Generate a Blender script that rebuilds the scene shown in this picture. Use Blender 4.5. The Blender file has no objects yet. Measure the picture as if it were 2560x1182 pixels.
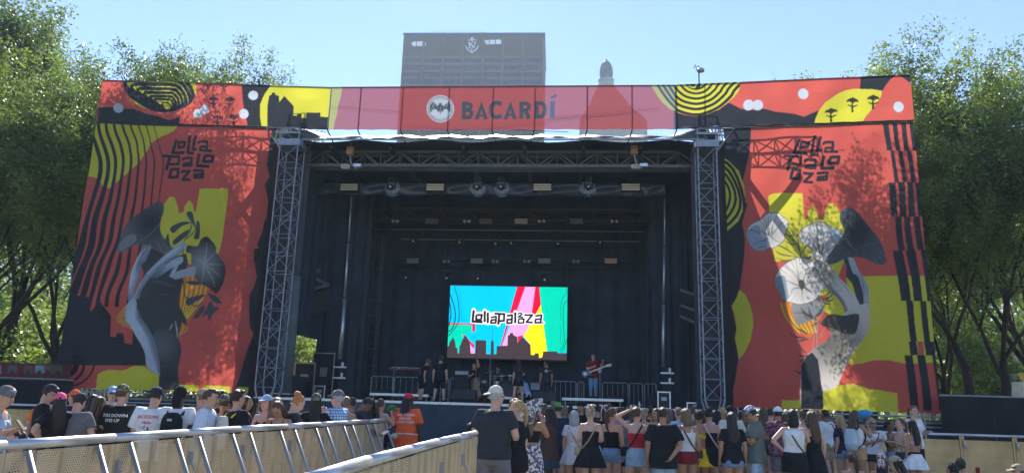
import bpy, bmesh, math, random
import numpy as np
from math import sin, cos, tan, radians, pi, sqrt, atan2
from mathutils import Vector, Matrix
random.seed(7); rng = np.random.default_rng(7)
sc = bpy.context.scene
COL = sc.collection

# ------------------------------------------------------------------ camera
F = 1849.0; PIT = radians(12.8); ROL = radians(1.7); EYE = 1.6
_U0 = np.array([0, -sin(PIT), cos(PIT)]); FWD = np.array([0, cos(PIT), sin(PIT)]); _X = np.array([1.0, 0, 0])
RGT = cos(ROL) * _X + sin(ROL) * _U0; UPV = cos(ROL) * _U0 - sin(ROL) * _X
cam_d = bpy.data.cameras.new('camera'); cam = bpy.data.objects.new('camera', cam_d); COL.objects.link(cam)
cam_d.sensor_width = 36; cam_d.lens = F / 2560 * 36; cam_d.clip_start = 0.05; cam_d.clip_end = 6000
cam.matrix_world = Matrix([[RGT[0], UPV[0], -FWD[0], 0], [RGT[1], UPV[1], -FWD[1], 0], [RGT[2], UPV[2], -FWD[2], EYE], [0, 0, 0, 1]])
sc.camera = cam
# ------------------------------------------------------------------ sky, sun, exposure
SUN_EL = radians(41); SUN_AZ = radians(-7)           # azimuth measured from +Y towards +X
w = bpy.data.worlds.new('World'); sc.world = w; w.use_nodes = True
nt = w.node_tree; bg = nt.nodes['Background']
sky = nt.nodes.new('ShaderNodeTexSky'); sky.sky_type = 'NISHITA'; sky.sun_disc = False
sky.sun_elevation = SUN_EL; sky.sun_rotation = SUN_AZ
sky.altitude = 100; sky.air_density = 1.0; sky.dust_density = 0.05; sky.ozone_density = 2.2
_vm = nt.nodes.new('ShaderNodeVectorMath'); _vm.operation = 'MULTIPLY'; _vm.inputs[1].default_value = (.90, .93, 1.06)
nt.links.new(sky.outputs[0], _vm.inputs[0]); nt.links.new(_vm.outputs[0], bg.inputs[0]); bg.inputs[1].default_value = 0.076
sd = bpy.data.lights.new('sun', 'SUN'); sd.energy = 4.2; sd.angle = radians(0.55); sd.color = (1.0, 0.93, 0.82)
sun = bpy.data.objects.new('sun', sd); COL.objects.link(sun)
_sd = Vector((cos(SUN_EL) * sin(SUN_AZ), cos(SUN_EL) * cos(SUN_AZ), sin(SUN_EL)))
sun.rotation_euler = _sd.to_track_quat('Z', 'Y').to_euler()
sc.view_settings.view_transform = 'Standard'; sc.view_settings.look = 'None'
sc.view_settings.exposure = 1.5; sc.view_settings.gamma = 1.0
sc.cycles.max_bounces = 8; sc.cycles.diffuse_bounces = 5; sc.cycles.transmission_bounces = 6; sc.cycles.transparent_max_bounces = 12; sc.cycles.use_denoising = True

# ------------------------------------------------------------------ picking points of the place
def ray(x, y): return FWD + RGT * (x - 1280) / F - UPV * (y - 591) / F
def at(x, y, Y):                       # point seen at a pixel, on the vertical plane at distance Y
    d = ray(x, y); return np.array([0, 0, EYE]) + d * Y / d[1]
def ground(x, y, z):
    d = ray(x, y); return np.array([0, 0, EYE]) + d * (z - EYE) / d[2]
def proj(p):
    d = p - np.array([0, 0, EYE]); k = d @ FWD
    return 1280 + F * (d @ RGT) / k, 591 - F * (d @ UPV) / k
SA = radians(4.9); SO = np.array([-.75, 27.06, 0]); SE = np.array([cos(SA), -sin(SA), 0]); SN = np.array([sin(SA), cos(SA), 0])
def S(s, d, z): return tuple(SO + SE * s + SN * d + np.array([0, 0, z]))    # stage frame: along the front, depth behind it, height
def SP(x, y, d):
    r = ray(x, y); c = np.array([0, 0, EYE]); p = c + r * ((d - SN @ (c - SO)) / (SN @ r)); return float(SE @ (p - SO)), float(p[2])

# ------------------------------------------------------------------ materials
MATS = {}
def lin(c):
    return tuple(((v / 12.92) if v <= .04045 else ((v + .055) / 1.055) ** 2.4) for v in c)
def rgb(r, g, b): return lin((r / 255, g / 255, b / 255))
def mat(name, col, rough=.7, metal=0, var=.15, scale=3., bump=0., bscale=30., spec=.3, emit=None, estr=0):
    if name in MATS: return MATS[name]
    m = bpy.data.materials.new(name); m.use_nodes = True; t = m.node_tree; b = t.nodes['Principled BSDF']
    b.inputs['Roughness'].default_value = rough; b.inputs['Metallic'].default_value = metal
    b.inputs['Specular IOR Level'].default_value = spec
    c4 = tuple(col[:3]) + (1,)
    tc = t.nodes.new('ShaderNodeTexCoord')
    if var:
        n = t.nodes.new('ShaderNodeTexNoise'); n.inputs['Scale'].default_value = scale; n.inputs['Detail'].default_value = 5
        t.links.new(tc.outputs['Object'], n.inputs['Vector'])
        mr = t.nodes.new('ShaderNodeMapRange'); mr.inputs[1].default_value = .3; mr.inputs[2].default_value = .7
        mr.inputs[3].default_value = 1 - var; mr.inputs[4].default_value = 1 + var
        t.links.new(n.outputs['Fac'], mr.inputs[0])
        mx = t.nodes.new('ShaderNodeVectorMath'); mx.operation = 'SCALE'; mx.inputs[0].default_value = c4[:3]
        t.links.new(mr.outputs[0], mx.inputs['Scale']); t.links.new(mx.outputs[0], b.inputs['Base Color'])
    else: b.inputs['Base Color'].default_value = c4
    if bump:
        n2 = t.nodes.new('ShaderNodeTexNoise'); n2.inputs['Scale'].default_value = bscale; n2.inputs['Detail'].default_value = 3
        t.links.new(tc.outputs['Object'], n2.inputs['Vector'])
        bp = t.nodes.new('ShaderNodeBump'); bp.inputs['Strength'].default_value = bump; bp.inputs['Distance'].default_value = .02
        t.links.new(n2.outputs['Fac'], bp.inputs['Height']); t.links.new(bp.outputs[0], b.inputs['Normal'])
    if emit:
        b.inputs['Emission Color'].default_value = tuple(emit[:3]) + (1,); b.inputs['Emission Strength'].default_value = estr
    MATS[name] = m; return m
def print_mat(name, transl=.45, transp=0., emit=0., rough=.6, gain=1.):
    """Printed cloth: the pattern is stored per vertex; light passes through the weave."""
    m = bpy.data.materials.new(name); m.use_nodes = True; t = m.node_tree
    for n in list(t.nodes): t.nodes.remove(n)
    out = t.nodes.new('ShaderNodeOutputMaterial'); at_ = t.nodes.new('ShaderNodeAttribute'); at_.attribute_name = 'print'
    if emit:
        e = t.nodes.new('ShaderNodeEmission'); e.inputs[1].default_value = emit
        t.links.new(at_.outputs[0], e.inputs[0]); t.links.new(e.outputs[0], out.inputs[0]); return m
    d = t.nodes.new('ShaderNodeBsdfPrincipled'); d.inputs['Roughness'].default_value = rough; d.inputs['Specular IOR Level'].default_value = .25
    tr = t.nodes.new('ShaderNodeBsdfTranslucent')
    sc_ = t.nodes.new('ShaderNodeVectorMath'); sc_.operation = 'SCALE'; sc_.inputs['Scale'].default_value = gain
    t.links.new(at_.outputs[0], sc_.inputs[0])
    t.links.new(at_.outputs[0], d.inputs['Base Color']); t.links.new(sc_.outputs[0], tr.inputs[0])
    tc = t.nodes.new('ShaderNodeTexCoord'); nz = t.nodes.new('ShaderNodeTexNoise'); nz.inputs['Scale'].default_value = 2.2; nz.inputs['Detail'].default_value = 6
    t.links.new(tc.outputs['Object'], nz.inputs['Vector']); bp = t.nodes.new('ShaderNodeBump'); bp.inputs['Strength'].default_value = .6; bp.inputs['Distance'].default_value = .14
    t.links.new(nz.outputs['Fac'], bp.inputs['Height']); t.links.new(bp.outputs[0], d.inputs['Normal'])
    mx = t.nodes.new('ShaderNodeMixShader'); mx.inputs[0].default_value = transl
    t.links.new(d.outputs[0], mx.inputs[1]); t.links.new(tr.outputs[0], mx.inputs[2]); last = mx
    if transp:
        tp = t.nodes.new('ShaderNodeBsdfTransparent'); m2 = t.nodes.new('ShaderNodeMixShader'); m2.inputs[0].default_value = transp
        t.links.new(mx.outputs[0], m2.inputs[1]); t.links.new(tp.outputs[0], m2.inputs[2]); last = m2
    t.links.new(last.outputs[0], out.inputs[0]); return m
def leaf_mat(name, col, var=.5):
    m = bpy.data.materials.new(name); m.use_nodes = True; t = m.node_tree
    for n in list(t.nodes): t.nodes.remove(n)
    out = t.nodes.new('ShaderNodeOutputMaterial'); oi = t.nodes.new('ShaderNodeObjectInfo'); tc = t.nodes.new('ShaderNodeTexCoord')
    nz = t.nodes.new('ShaderNodeTexNoise'); nz.inputs['Scale'].default_value = .55; nz.inputs['Detail'].default_value = 6
    t.links.new(tc.outputs['Object'], nz.inputs['Vector'])
    cr = t.nodes.new('ShaderNodeValToRGB'); cr.color_ramp.elements[0].position = .3; cr.color_ramp.elements[1].position = .72
    a = tuple(c * (1 - var) for c in col); b = (col[0] * 1.6, col[1] * 1.35, col[2] * .9)
    cr.color_ramp.elements[0].color = a + (1,); cr.color_ramp.elements[1].color = b + (1,)
    t.links.new(nz.outputs['Fac'], cr.inputs[0])
    d = t.nodes.new('ShaderNodeBsdfPrincipled'); d.inputs['Roughness'].default_value = .45; d.inputs['Specular IOR Level'].default_value = .35
    tr = t.nodes.new('ShaderNodeBsdfTranslucent'); mx = t.nodes.new('ShaderNodeMixShader'); mx.inputs[0].default_value = .45
    sc_ = t.nodes.new('ShaderNodeVectorMath'); sc_.operation = 'MULTIPLY'; sc_.inputs[1].default_value = (1.25, 1.3, .65)
    t.links.new(cr.outputs[0], d.inputs['Base Color']); t.links.new(cr.outputs[0], sc_.inputs[0]); t.links.new(sc_.outputs[0], tr.inputs[0])
    t.links.new(d.outputs[0], mx.inputs[1]); t.links.new(tr.outputs[0], mx.inputs[2]); t.links.new(mx.outputs[0], out.inputs[0]); return m

M_BLACK = mat('black_cloth', (.044, .058, .084), .85, var=.25, scale=1.2, bump=.3, bscale=4)  # black raised toward blue: the glare veil over the stage is put into this colour
M_BLACKM = mat('black_metal', (.02, .022, .026), .5, spec=.4)
M_ALU = mat('aluminium', (.55, .57, .60), .38, metal=.75, var=.12, scale=6)
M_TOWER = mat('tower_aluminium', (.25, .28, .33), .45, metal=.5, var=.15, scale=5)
M_FENCE = mat('fence_cloth', (.018, .019, .021), .9, var=.3, scale=1.2, bump=.35, bscale=5)
M_STEEL = mat('galvanised_steel', (.36, .38, .40), .45, metal=.6, var=.2, scale=4)
M_TARP = mat('silver_tarp', (.075, .08, .095), .5, metal=.0, var=.12, scale=2, bump=.5, bscale=3)
M_GREYB = mat('weathered_beam', (.30, .28, .26), .6, metal=.2, var=.25, scale=3)
M_BARK = mat('bark', (.035, .028, .022), .9, var=.4, scale=4, bump=.8, bscale=14)
M_PANEL = mat('barrier_panel', (.62, .52, .36), .42, metal=.55, var=.18, scale=2)
M_WHITE = mat('white_plastic', (.7, .7, .68), .5)
M_RUBBER = mat('rubber', (.02, .02, .02), .8)

# ------------------------------------------------------------------ objects
def tag(o, label=None, cat=None, group=None, kind=None):
    if label: o['label'] = label
    if cat: o['category'] = cat
    if group: o['group'] = group
    if kind: o['kind'] = kind
    return o
def thing(name, label, cat, loc=(0, 0, 0), rz=0., group=None, kind=None):
    o = bpy.data.objects.new(name, None); COL.objects.link(o); o.empty_display_size = .2
    o.location = loc; o.rotation_euler = (0, 0, rz); return tag(o, label, cat, group, kind)
def sthing(name, label, cat, s=0., d=0., z=0., group=None, rz=0.): return thing(name, label, cat, S(s, d, z), -SA + rz, group)
def copy_tree(o, parent=None):
    c = o.copy(); COL.objects.link(c); c.parent = parent
    for ch in o.children: copy_tree(ch, c)
    return c
def nrm(v):
    v = np.asarray(v, float); n = np.linalg.norm(v); return v / n if n > 1e-9 else v
class MB:
    def __init__(s): s.v = []; s.f = []; s.m = []
    def add(s, vs, fs, m=0):
        o = len(s.v); s.v.extend([tuple(map(float, p)) for p in vs]); s.f.extend([tuple(i + o for i in f) for f in fs]); s.m.extend([m] * len(fs)); return s
    def box(s, c, d, rz=0., m=0, rx=0.):
        x, y, z = (k / 2 for k in d); vs = [(a, b, e) for e in (-z, z) for b in (-y, y) for a in (-x, x)]
        M = Matrix.Rotation(rz, 3, 'Z') @ Matrix.Rotation(rx, 3, 'X')
        return s.add([tuple(M @ Vector(v) + Vector(c)) for v in vs], [(0, 2, 3, 1), (4, 5, 7, 6), (0, 1, 5, 4), (2, 6, 7, 3), (0, 4, 6, 2), (1, 3, 7, 5)], m)
    def bar(s, p, q, w, h, up=(0, 0, 1), m=0):
        p = np.array(p, float); q = np.array(q, float); t = nrm(q - p); u = np.array(up, float)
        if abs(t @ u) > .98: u = np.array([0, 1., 0])
        a = nrm(np.cross(t, u)); b = np.cross(a, t)
        vs = [e + a * i * w / 2 + b * j * h / 2 for e in (p, q) for i, j in ((-1, -1), (1, -1), (1, 1), (-1, 1))]
        return s.add(vs, [(0, 1, 2, 3), (7, 6, 5, 4), (0, 4, 5, 1), (1, 5, 6, 2), (2, 6, 7, 3), (3, 7, 4, 0)], m)
    def tube(s, pts, r, seg=8, m=0, ry=None, up=None, cap=True):
        pts = [np.array(p, float) for p in pts]; n = len(pts)
        r = [r] * n if np.isscalar(r) else list(r); ry = r if ry is None else ([ry] * n if np.isscalar(ry) else list(ry))
        t0 = nrm(pts[1] - pts[0]); u = np.array(up, float) if up is not None else (np.array([0, 0, 1.]) if abs(t0[2]) < .9 else np.array([0, 1., 0]))
        vs = []; a = None
        for i in range(n):
            t = nrm(pts[min(i + 1, n - 1)] - pts[max(i - 1, 0)])
            a = nrm(np.cross(u, t)) if a is None else nrm(a - t * (a @ t)); b = np.cross(t, a)
            for k in range(seg):
                g = 2 * pi * k / seg; vs.append(pts[i] + a * cos(g) * r[i] + b * sin(g) * ry[i])
        fs = [(i * seg + k, i * seg + (k + 1) % seg, (i + 1) * seg + (k + 1) % seg, (i + 1) * seg + k) for i in range(n - 1) for k in range(seg)]
        if cap: fs += [tuple(reversed(range(seg))), tuple(range((n - 1) * seg, n * seg))]
        return s.add(vs, fs, m)
    def loft(s, rings, m=0, closed=True, cap=True):
        n = len(rings[0]); vs = [p for r in rings for p in r]
        fs = [(i * n + k, i * n + (k + 1) % n, (i + 1) * n + (k + 1) % n, (i + 1) * n + k) for i in range(len(rings) - 1) for k in range(n if closed else n - 1)]
        if cap and closed: fs += [tuple(reversed(range(n))), tuple(range((len(rings) - 1) * n, len(rings) * n))]
        return s.add(vs, fs, m)
    def ell(s, c, r, seg=10, rings=6, m=0):
        c = np.array(c, float); rs = []
        for i in range(1, rings):
            ph = pi * i / rings
            rs.append([c + np.array([r[0] * sin(ph) * cos(2 * pi * k / seg), r[1] * sin(ph) * sin(2 * pi * k / seg), -r[2] * cos(ph)]) for k in range(seg)])
        s.loft(rs, m, cap=False); n = len(s.v); b = n - seg * (rings - 1)
        s.v += [tuple(c - np.array([0, 0, r[2]])), tuple(c + np.array([0, 0, r[2]]))]
        fs = [(b + (k + 1) % seg, b + k, n) for k in range(seg)] + [(n - seg + k, n - seg + (k + 1) % seg, n + 1) for k in range(seg)]
        s.f += fs; s.m += [m] * len(fs); return s
    def lathe(s, prof, c=(0, 0, 0), seg=16, m=0, axis='z'):
        rs = []
        for r, z in prof:
            ring = []
            for k in range(seg):
                g = 2 * pi * k / seg; x, y = r * cos(g), r * sin(g)
                ring.append((c[0] + x, c[1] + y, c[2] + z) if axis == 'z' else ((c[0] + x, c[1] - z, c[2] + y) if axis == 'y' else (c[0] + z, c[1] + x, c[2] + y)))
            rs.append(ring)
        return s.loft(rs, m)
    def prism(s, poly, y0, y1, m=0):                       # outline in x,z, thickness along y
        n = len(poly); vs = [(x, y0, z) for x, z in poly] + [(x, y1, z) for x, z in poly]
        return s.add(vs, [tuple(range(n)), tuple(range(2 * n - 1, n - 1, -1))] + [(k, n + k, n + (k + 1) % n, (k + 1) % n) for k in range(n)], m)
    def truss(s, p, q, w, h, bay, cr=.025, lr=.014, up=(0, 0, 1), faces=(0, 1, 2, 3)):
        p = np.array(p, float); q = np.array(q, float); t = nrm(q - p); u = np.array(up, float)
        a = nrm(np.cross(t, u)); b = np.cross(a, t); L = np.linalg.norm(q - p); n = max(2, int(round(L / bay)))
        cs = [a * i * w / 2 + b * j * h / 2 for i, j in ((-1, -1), (1, -1), (1, 1), (-1, 1))]
        for c in cs: s.tube([p + c, q + c], cr, 7)
        for fc in faces:
            c0, c1 = cs[fc], cs[(fc + 1) % 4]
            for k in range(n + 1):
                z = p + t * L * k / n
                s.tube([z + c0, z + c1], lr, 5)
                if k < n:
                    z2 = p + t * L * (k + 1) / n
                    s.tube([z + (c0 if k % 2 else c1), z2 + (c1 if k % 2 else c0)], lr, 5)
        return s
    def mesh(s, name, smooth=False):
        me = bpy.data.meshes.new(name); me.from_pydata(s.v, [], s.f)
        if any(s.m): me.polygons.foreach_set('material_index', s.m)
        if smooth: me.polygons.foreach_set('use_smooth', [True] * len(s.f))
        me.update(); return me
    def build(s, name, mats, parent=None, loc=(0, 0, 0), rz=0., smooth=False, label=None, cat=None, group=None, kind=None):
        me = s.mesh(name, smooth)
        for m in (mats if isinstance(mats, (list, tuple)) else [mats]): me.materials.append(m)
        o = bpy.data.objects.new(name, me); COL.objects.link(o); o.location = loc; o.rotation_euler = (0, 0, rz)
        if parent: o.parent = parent
        return tag(o, label, cat, group, kind)
def linkmesh(name, me, parent=None, loc=(0, 0, 0), rz=0., m=None):
    o = bpy.data.objects.new(name, me); COL.objects.link(o); o.location = loc; o.rotation_euler = (0, 0, rz)
    if parent: o.parent = parent
    if m is not None:
        if not me.materials: me.materials.append(None)
        o.material_slots[0].link = 'OBJECT'; o.material_slots[0].material = m
    return o
def curtain(mb, p, q, z0, z1, amp, wave, n=None, nz=8, flare=.3, seed=0):
    """Hanging cloth with folds between two points, a thin closed sheet."""
    p = np.array([p[0], p[1], 0.]); q = np.array([q[0], q[1], 0.]); t = q - p; L = np.linalg.norm(t); t = t / L; a = np.array([-t[1], t[0], 0]); n = n or max(8, int(L / wave * 6))
    r = random.Random(seed); ph = [r.uniform(0, 6.28) for _ in range(4)]
    rows = []
    for j in range(nz + 1):
        z = z0 + (z1 - z0) * j / nz; k = 1 + flare * (1 - j / nz); row = []
        for i in range(n + 1):
            u = L * i / n
            o = amp * k * (sin(u * 6.28 / wave + ph[0] + .4 * sin(u * .7 + ph[1])) * .6 + .4 * sin(u * 6.28 / wave * 1.7 + ph[2] + j * .1))
            row.append(np.array([p[0], p[1], 0]) + t * u + a * o + np.array([0, 0, z]))
        rows.append(row)
    return mb.loft(rows, closed=False, cap=False)

# ------------------------------------------------------------------ haze
def haze(dens, aniso):
    m = bpy.data.materials.new('haze'); m.use_nodes = True; t = m.node_tree
    for n in list(t.nodes): t.nodes.remove(n)
    out = t.nodes.new('ShaderNodeOutputMaterial'); v = t.nodes.new('ShaderNodeVolumePrincipled')
    v.inputs['Color'].default_value = (.60, .80, 1.0, 1); v.inputs['Density'].default_value = dens; v.inputs['Anisotropy'].default_value = aniso
    t.links.new(v.outputs[0], out.inputs['Volume'])
    b = MB(); b.box((0, 215, 99.5), (600, 530, 201)); o = b.build('haze', m, kind='stuff', label='thin bluish summer haze, added also to stand for camera glare')
    return o
haze(.00046, .2)  # air that fades far things; also added to stand in for camera glare
# ------------------------------------------------------------------ ground
def ground_mat():
    m = bpy.data.materials.new('trodden_ground'); m.use_nodes = True; t = m.node_tree; b = t.nodes['Principled BSDF']; b.inputs['Roughness'].default_value = .9
    tc = t.nodes.new('ShaderNodeTexCoord'); n = t.nodes.new('ShaderNodeTexNoise'); n.inputs['Scale'].default_value = .35; n.inputs['Detail'].default_value = 8
    n2 = t.nodes.new('ShaderNodeTexNoise'); n2.inputs['Scale'].default_value = 9; n2.inputs['Detail'].default_value = 6
    t.links.new(tc.outputs['Object'], n.inputs['Vector']); t.links.new(tc.outputs['Object'], n2.inputs['Vector'])
    cr = t.nodes.new('ShaderNodeValToRGB'); e = cr.color_ramp.elements
    e[0].position = .35; e[0].color = (.11, .125, .06, 1); e[1].position = .62; e[1].color = (.24, .215, .17, 1)
    ad = t.nodes.new('ShaderNodeMath'); ad.operation = 'MULTIPLY_ADD'; ad.inputs[1].default_value = .35
    t.links.new(n2.outputs['Fac'], ad.inputs[0]); 
    sb = t.nodes.new('ShaderNodeMath'); sb.operation = 'MULTIPLY_ADD'; sb.inputs[1].default_value = .75; sb.inputs[2].default_value = -.02
    t.links.new(n.outputs['Fac'], sb.inputs[0]); t.links.new(sb.outputs[0], ad.inputs[2])
    t.links.new(ad.outputs[0], cr.inputs[0]); t.links.new(cr.outputs[0], b.inputs['Base Color'])
    bp = t.nodes.new('ShaderNodeBump'); bp.inputs['Strength'].default_value = .5; t.links.new(n2.outputs['Fac'], bp.inputs['Height']); t.links.new(bp.outputs[0], b.inputs['Normal'])
    return m
g = MB(); g.add([(-3000, -600, 0), (3000, -600, 0), (3000, 4000, 0), (-3000, 4000, 0)], [(0, 1, 2, 3)])
g.build('ground', ground_mat(), label='trodden grass and dirt ground under the crowd', kind='structure')
# ------------------------------------------------------------------ trees
LEAF_M = [leaf_mat('foliage_deep', (.13, .205, .095)), leaf_mat('foliage_mid', (.15, .235, .095)), leaf_mat('foliage_light', (.175, .26, .10))]
def leaf_mesh(C, size, name, r):
    n = len(C); a = r.normal(size=(n, 3)); a[:, 2] *= .6; a /= np.linalg.norm(a, axis=1)[:, None]
    b = np.cross(a, r.normal(size=(n, 3))); b /= np.linalg.norm(b, axis=1)[:, None]
    l = (size * r.uniform(.6, 1.25, n))[:, None]; wd = l * r.uniform(.42, .62, n)[:, None]
    bend = np.cross(a, b) * l * .18
    V = np.stack([C - a * l, C + b * wd + bend, C + a * l, C - b * wd + bend], 1).reshape(-1, 3)
    me = bpy.data.meshes.new(name); me.vertices.add(4 * n); me.vertices.foreach_set('co', V.ravel().astype('f4'))
    me.loops.add(4 * n); me.loops.foreach_set('vertex_index', np.arange(4 * n, dtype='i4'))
    me.polygons.add(n); me.polygons.foreach_set('loop_start', np.arange(0, 4 * n, 4, dtype='i4')); me.polygons.foreach_set('loop_total', np.full(n, 4, 'i4'))
    me.update(calc_edges=True); me.validate(); return me
def make_tree(seed, H=20., leaves=50000, crown0=.22, spread=.36, forks=4, leaf=.088, lean=.04, density=1.):
    r = random.Random(seed); nr = np.random.default_rng(seed); mb = MB(); tips = []
    def branch(p, d, L, rad, lev):
        n = 4; pts = [p]; dd = d
        for i in range(n):
            dd = nrm(dd + np.array([r.gauss(0, .13), r.gauss(0, .13), r.gauss(.05, .08)])); pts.append(pts[-1] + dd * L / n)
        rr = [rad * (1 - .5 * i / n) for i in range(n + 1)]
        if lev < 4: mb.tube(pts, rr, 7 if lev < 2 else 4)
        if lev >= 2: tips.extend([(q, lev) for q in pts[1:]])
        if lev >= 4: return
        for k in range(3 if lev else forks):
            t = r.uniform(.45, 1.0) if lev else r.uniform(.75, 1.0); q = pts[0] + (pts[-1] - pts[0]) * t if lev else pts[-1] - dd * L * (1 - t) * .5
            i = min(n, max(1, int(round(t * n)))); q = pts[i]
            ang = r.uniform(0, 6.283) if lev else 6.283 * (k + r.uniform(-.25, .25)) / forks
            sp = r.uniform(.45, .95) if lev else r.uniform(.25, .75)
            nd = nrm(dd + sp * np.array([cos(ang), sin(ang), 0]) * 1.2 + np.array([0, 0, .10 if lev < 3 else -.15]))
            branch(q, nd, L * r.uniform(.55, .8) if lev else H * r.uniform(.24, .34), rr[i] * (.62 if lev else .55), lev + 1)
        if lev: branch(pts[-1], nrm(dd + np.array([r.gauss(0, .2), r.gauss(0, .2), .1])), L * .68, rr[-1] * .8, lev + 1)
    branch(np.zeros(3), nrm(np.array([r.gauss(0, lean), r.gauss(0, lean), 1])), H * crown0, H * .019, 0)
    T = np.array([t[0] for t in tips]); zmin = H * crown0 * .75
    T = T[T[:, 2] > zmin]; T[:, :2] *= spread / .36
    idx = nr.integers(0, len(T), leaves); C = T[idx] + nr.normal(size=(leaves, 3)) * np.array([.30, .30, .22]) * density * H / 20
    C = C[C[:, 2] > zmin * .8]
    k = H / max(C[:, 2].max(), 1); 
    return mb.mesh('trunk', True), leaf_mesh(C, leaf, 'crown', nr), float(C[:, 2].max())
TREES = [make_tree(11, leaves=105000, forks=4), make_tree(23, leaves=105000, forks=5, spread=.40), make_tree(38, leaves=100000, forks=3, crown0=.3, spread=.32), make_tree(52, leaves=64000, forks=4, crown0=.26, spread=.30, density=.8)]
for t in TREES: t[0].materials.append(M_BARK); t[1].materials.append(LEAF_M[0])
def tree(x, y, h, var, label, lm=0, rz=0., wide=1., group=None):
    tm, lm_, top = TREES[var]; k = h / top
    t = thing('tree', label, 'tree', (x, y, 0), rz, group); t.scale = (k * wide, k * wide, k)
    linkmesh('trunk', tm, t); c = linkmesh('crown', lm_, t, m=LEAF_M[lm]); return t
def bush(x, y, h, wdt, label, lm=1, seed=0, group=None):
    nr = np.random.default_rng(seed + 900); n = 5000
    d = nr.normal(size=(n, 3)); d /= np.linalg.norm(d, axis=1)[:, None]; k = nr.uniform(.55, 1.05, n)[:, None] * (1 + .25 * np.sin(d[:, :1] * 7 + seed) * np.cos(d[:, 2:] * 6))
    C = d * k * np.array([wdt / 2, wdt / 2, h / 2]) + np.array([0, 0, h * .52])
    t = thing('shrub', label, 'shrub', (x, y, 0), 0, group); me = leaf_mesh(C, .16, 'foliage', nr); me.materials.append(LEAF_M[lm]); linkmesh('foliage', me, t)
    mb = MB()
    for i in range(5): a = i * 1.26; mb.tube([(0, 0, 0), (cos(a) * wdt * .15, sin(a) * wdt * .15, h * .4), (cos(a) * wdt * .3, sin(a) * wdt * .3, h * .75)], [.05, .035, .015], 5)
    mb.build('stem', M_BARK, t)
def tx(px, Y): return at(px, 900, Y)[0]
TREE_SPOTS = [   # pixel column of the trunk, distance, height, variant, leaf tone, rotation, width, label
    (20, 41, 25.0, 3, 0, .3, .8, 'tall open-crowned tree at the far left, highest leaves of all'),
    (-30, 34, 17.5, 0, 1, 1.2, 1., 'dense tree behind the black fence left of the stage'),
    (130, 37, 18.2, 1, 0, 2.4, .9, 'broad dark tree touching the outer edge of the left banner'),
    (245, 36, 18.9, 0, 1, 4.0, .75, 'tree rising behind the left banner beside the tall open-crowned tree'),
    (400, 36, 19.2, 1, 0, 5.2, .72, 'thin-crowned tree peeking over the left header cloth toward the middle'),
    (525, 36, 18.2, 3, 1, 2.2, .75, 'small airy treetop at the inner end of the left header cloth'),
    (-200, 38, 19.0, 1, 2, .9, 1., 'light green leaning tree cut by the left side of the view'),
    (60, 54, 19.0, 2, 2, 3.3, 1., 'pale leafy tree further back on the left, seen between nearer trunks'),
    (2262, 35.5, 18.9, 0, 1, .6, .62, 'tree whose feathery top stands over the right end of the header'),
    (2365, 33, 14.0, 1, 1, 2.0, .9, 'low-branched tree just right of the right banner'),
    (2432, 30, 15.5, 2, 0, 4.1, .9, 'forked dark-trunked tree behind the right fence'),
    (2500, 31, 16.6, 0, 1, 1.4, .85, 'thick-trunked leaning tree right of the forked one'),
    (2610, 34, 20.2, 1, 1, 3.0, .9, 'tall full tree cut by the right side of the view'),
    (2400, 48, 19.0, 0, 2, 5.5, 1., 'bright green tree behind the forked dark-trunked tree'),
    (2560, 60, 20.0, 1, 2, 2.7, 1., 'distant sunlit tree at the right behind the lamp post'),
    (2165, 38, 20.2, 3, 2, 1.0, .7, 'small treetop showing over the header left of the feathery top'),
    (2005, 33.5, 17.0, 0, 1, .4, .72, 'full tree standing hidden behind the flower banner'),
    (2105, 34, 15.6, 1, 1, 2.0, .75, 'tree hidden behind the right banner, casting leaf shade on it'),
]
for px, Y, h, v, lm, rz, wd_, lab in TREE_SPOTS: tree(tx(px, Y), Y, h, v, lab, lm, rz, wd_)
for i, (px, Y, h, wd, lm, lab) in enumerate([(40, 44, 5, 8, 2, 'sunlit shrub low behind the left fence'), (170, 40, 4, 6, 1, 'dark shrub at the foot of the left banner edge'), (-60, 50, 7, 9, 1, 'large shrub at the far left under the trees'),
        (2375, 42, 5.5, 6, 2, 'bright shrub beside the right banner edge'), (2450, 52, 6, 9, 2, 'bright shrub seen between the two dark trunks'), (2600, 70, 8, 12, 1, 'wide shrub beyond the parked truck'), (722, 46, 5.5, 5, 2, 'green shrub seen through the gap in the left stage wing'), (2300, 60, 8, 12, 1, 'wide dark shrub behind the right banner edge'), (2420, 44, 6.5, 7, 1, 'leafy shrub between the right banner and the forked trunk'), (2520, 46, 7, 8, 2, 'sunlit shrub behind the thick leaning trunk'), (100, 47, 7.5, 9, 2, 'tall sunlit shrub between the trunks on the left'), (-20, 42, 6, 8, 1, 'dark shrub right behind the left fence corner'), (190, 50, 8, 8, 1, 'tall dark shrub beside the left banner edge'), (2340, 47, 9, 7, 2, 'tall bright shrub against the right banner edge')]):
    bush(tx(px, Y), Y, h, wd, lab, lm, i)
# far wood behind everything: one mass
_nr = np.random.default_rng(5); _C = []
for side, x0, x1 in ((0, -75, -24), (1, 27, 80)):
    for k in range(95):
        c = np.array([_nr.uniform(x0, x1), _nr.uniform(75, 95), _nr.uniform(2, 12)]); _C.append(c + _nr.normal(size=(420, 3)) * np.array([2.4, 2.2, 2.4]))
_C = np.concatenate(_C); _C = _C[_C[:, 2] > 0]
_me = leaf_mesh(_C, .42, 'distant_wood', _nr); _me.materials.append(LEAF_M[1]); tag(linkmesh('distant_wood', _me), 'far-off leafy wood closing the view between the tree trunks', 'wood', kind='stuff')

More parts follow.
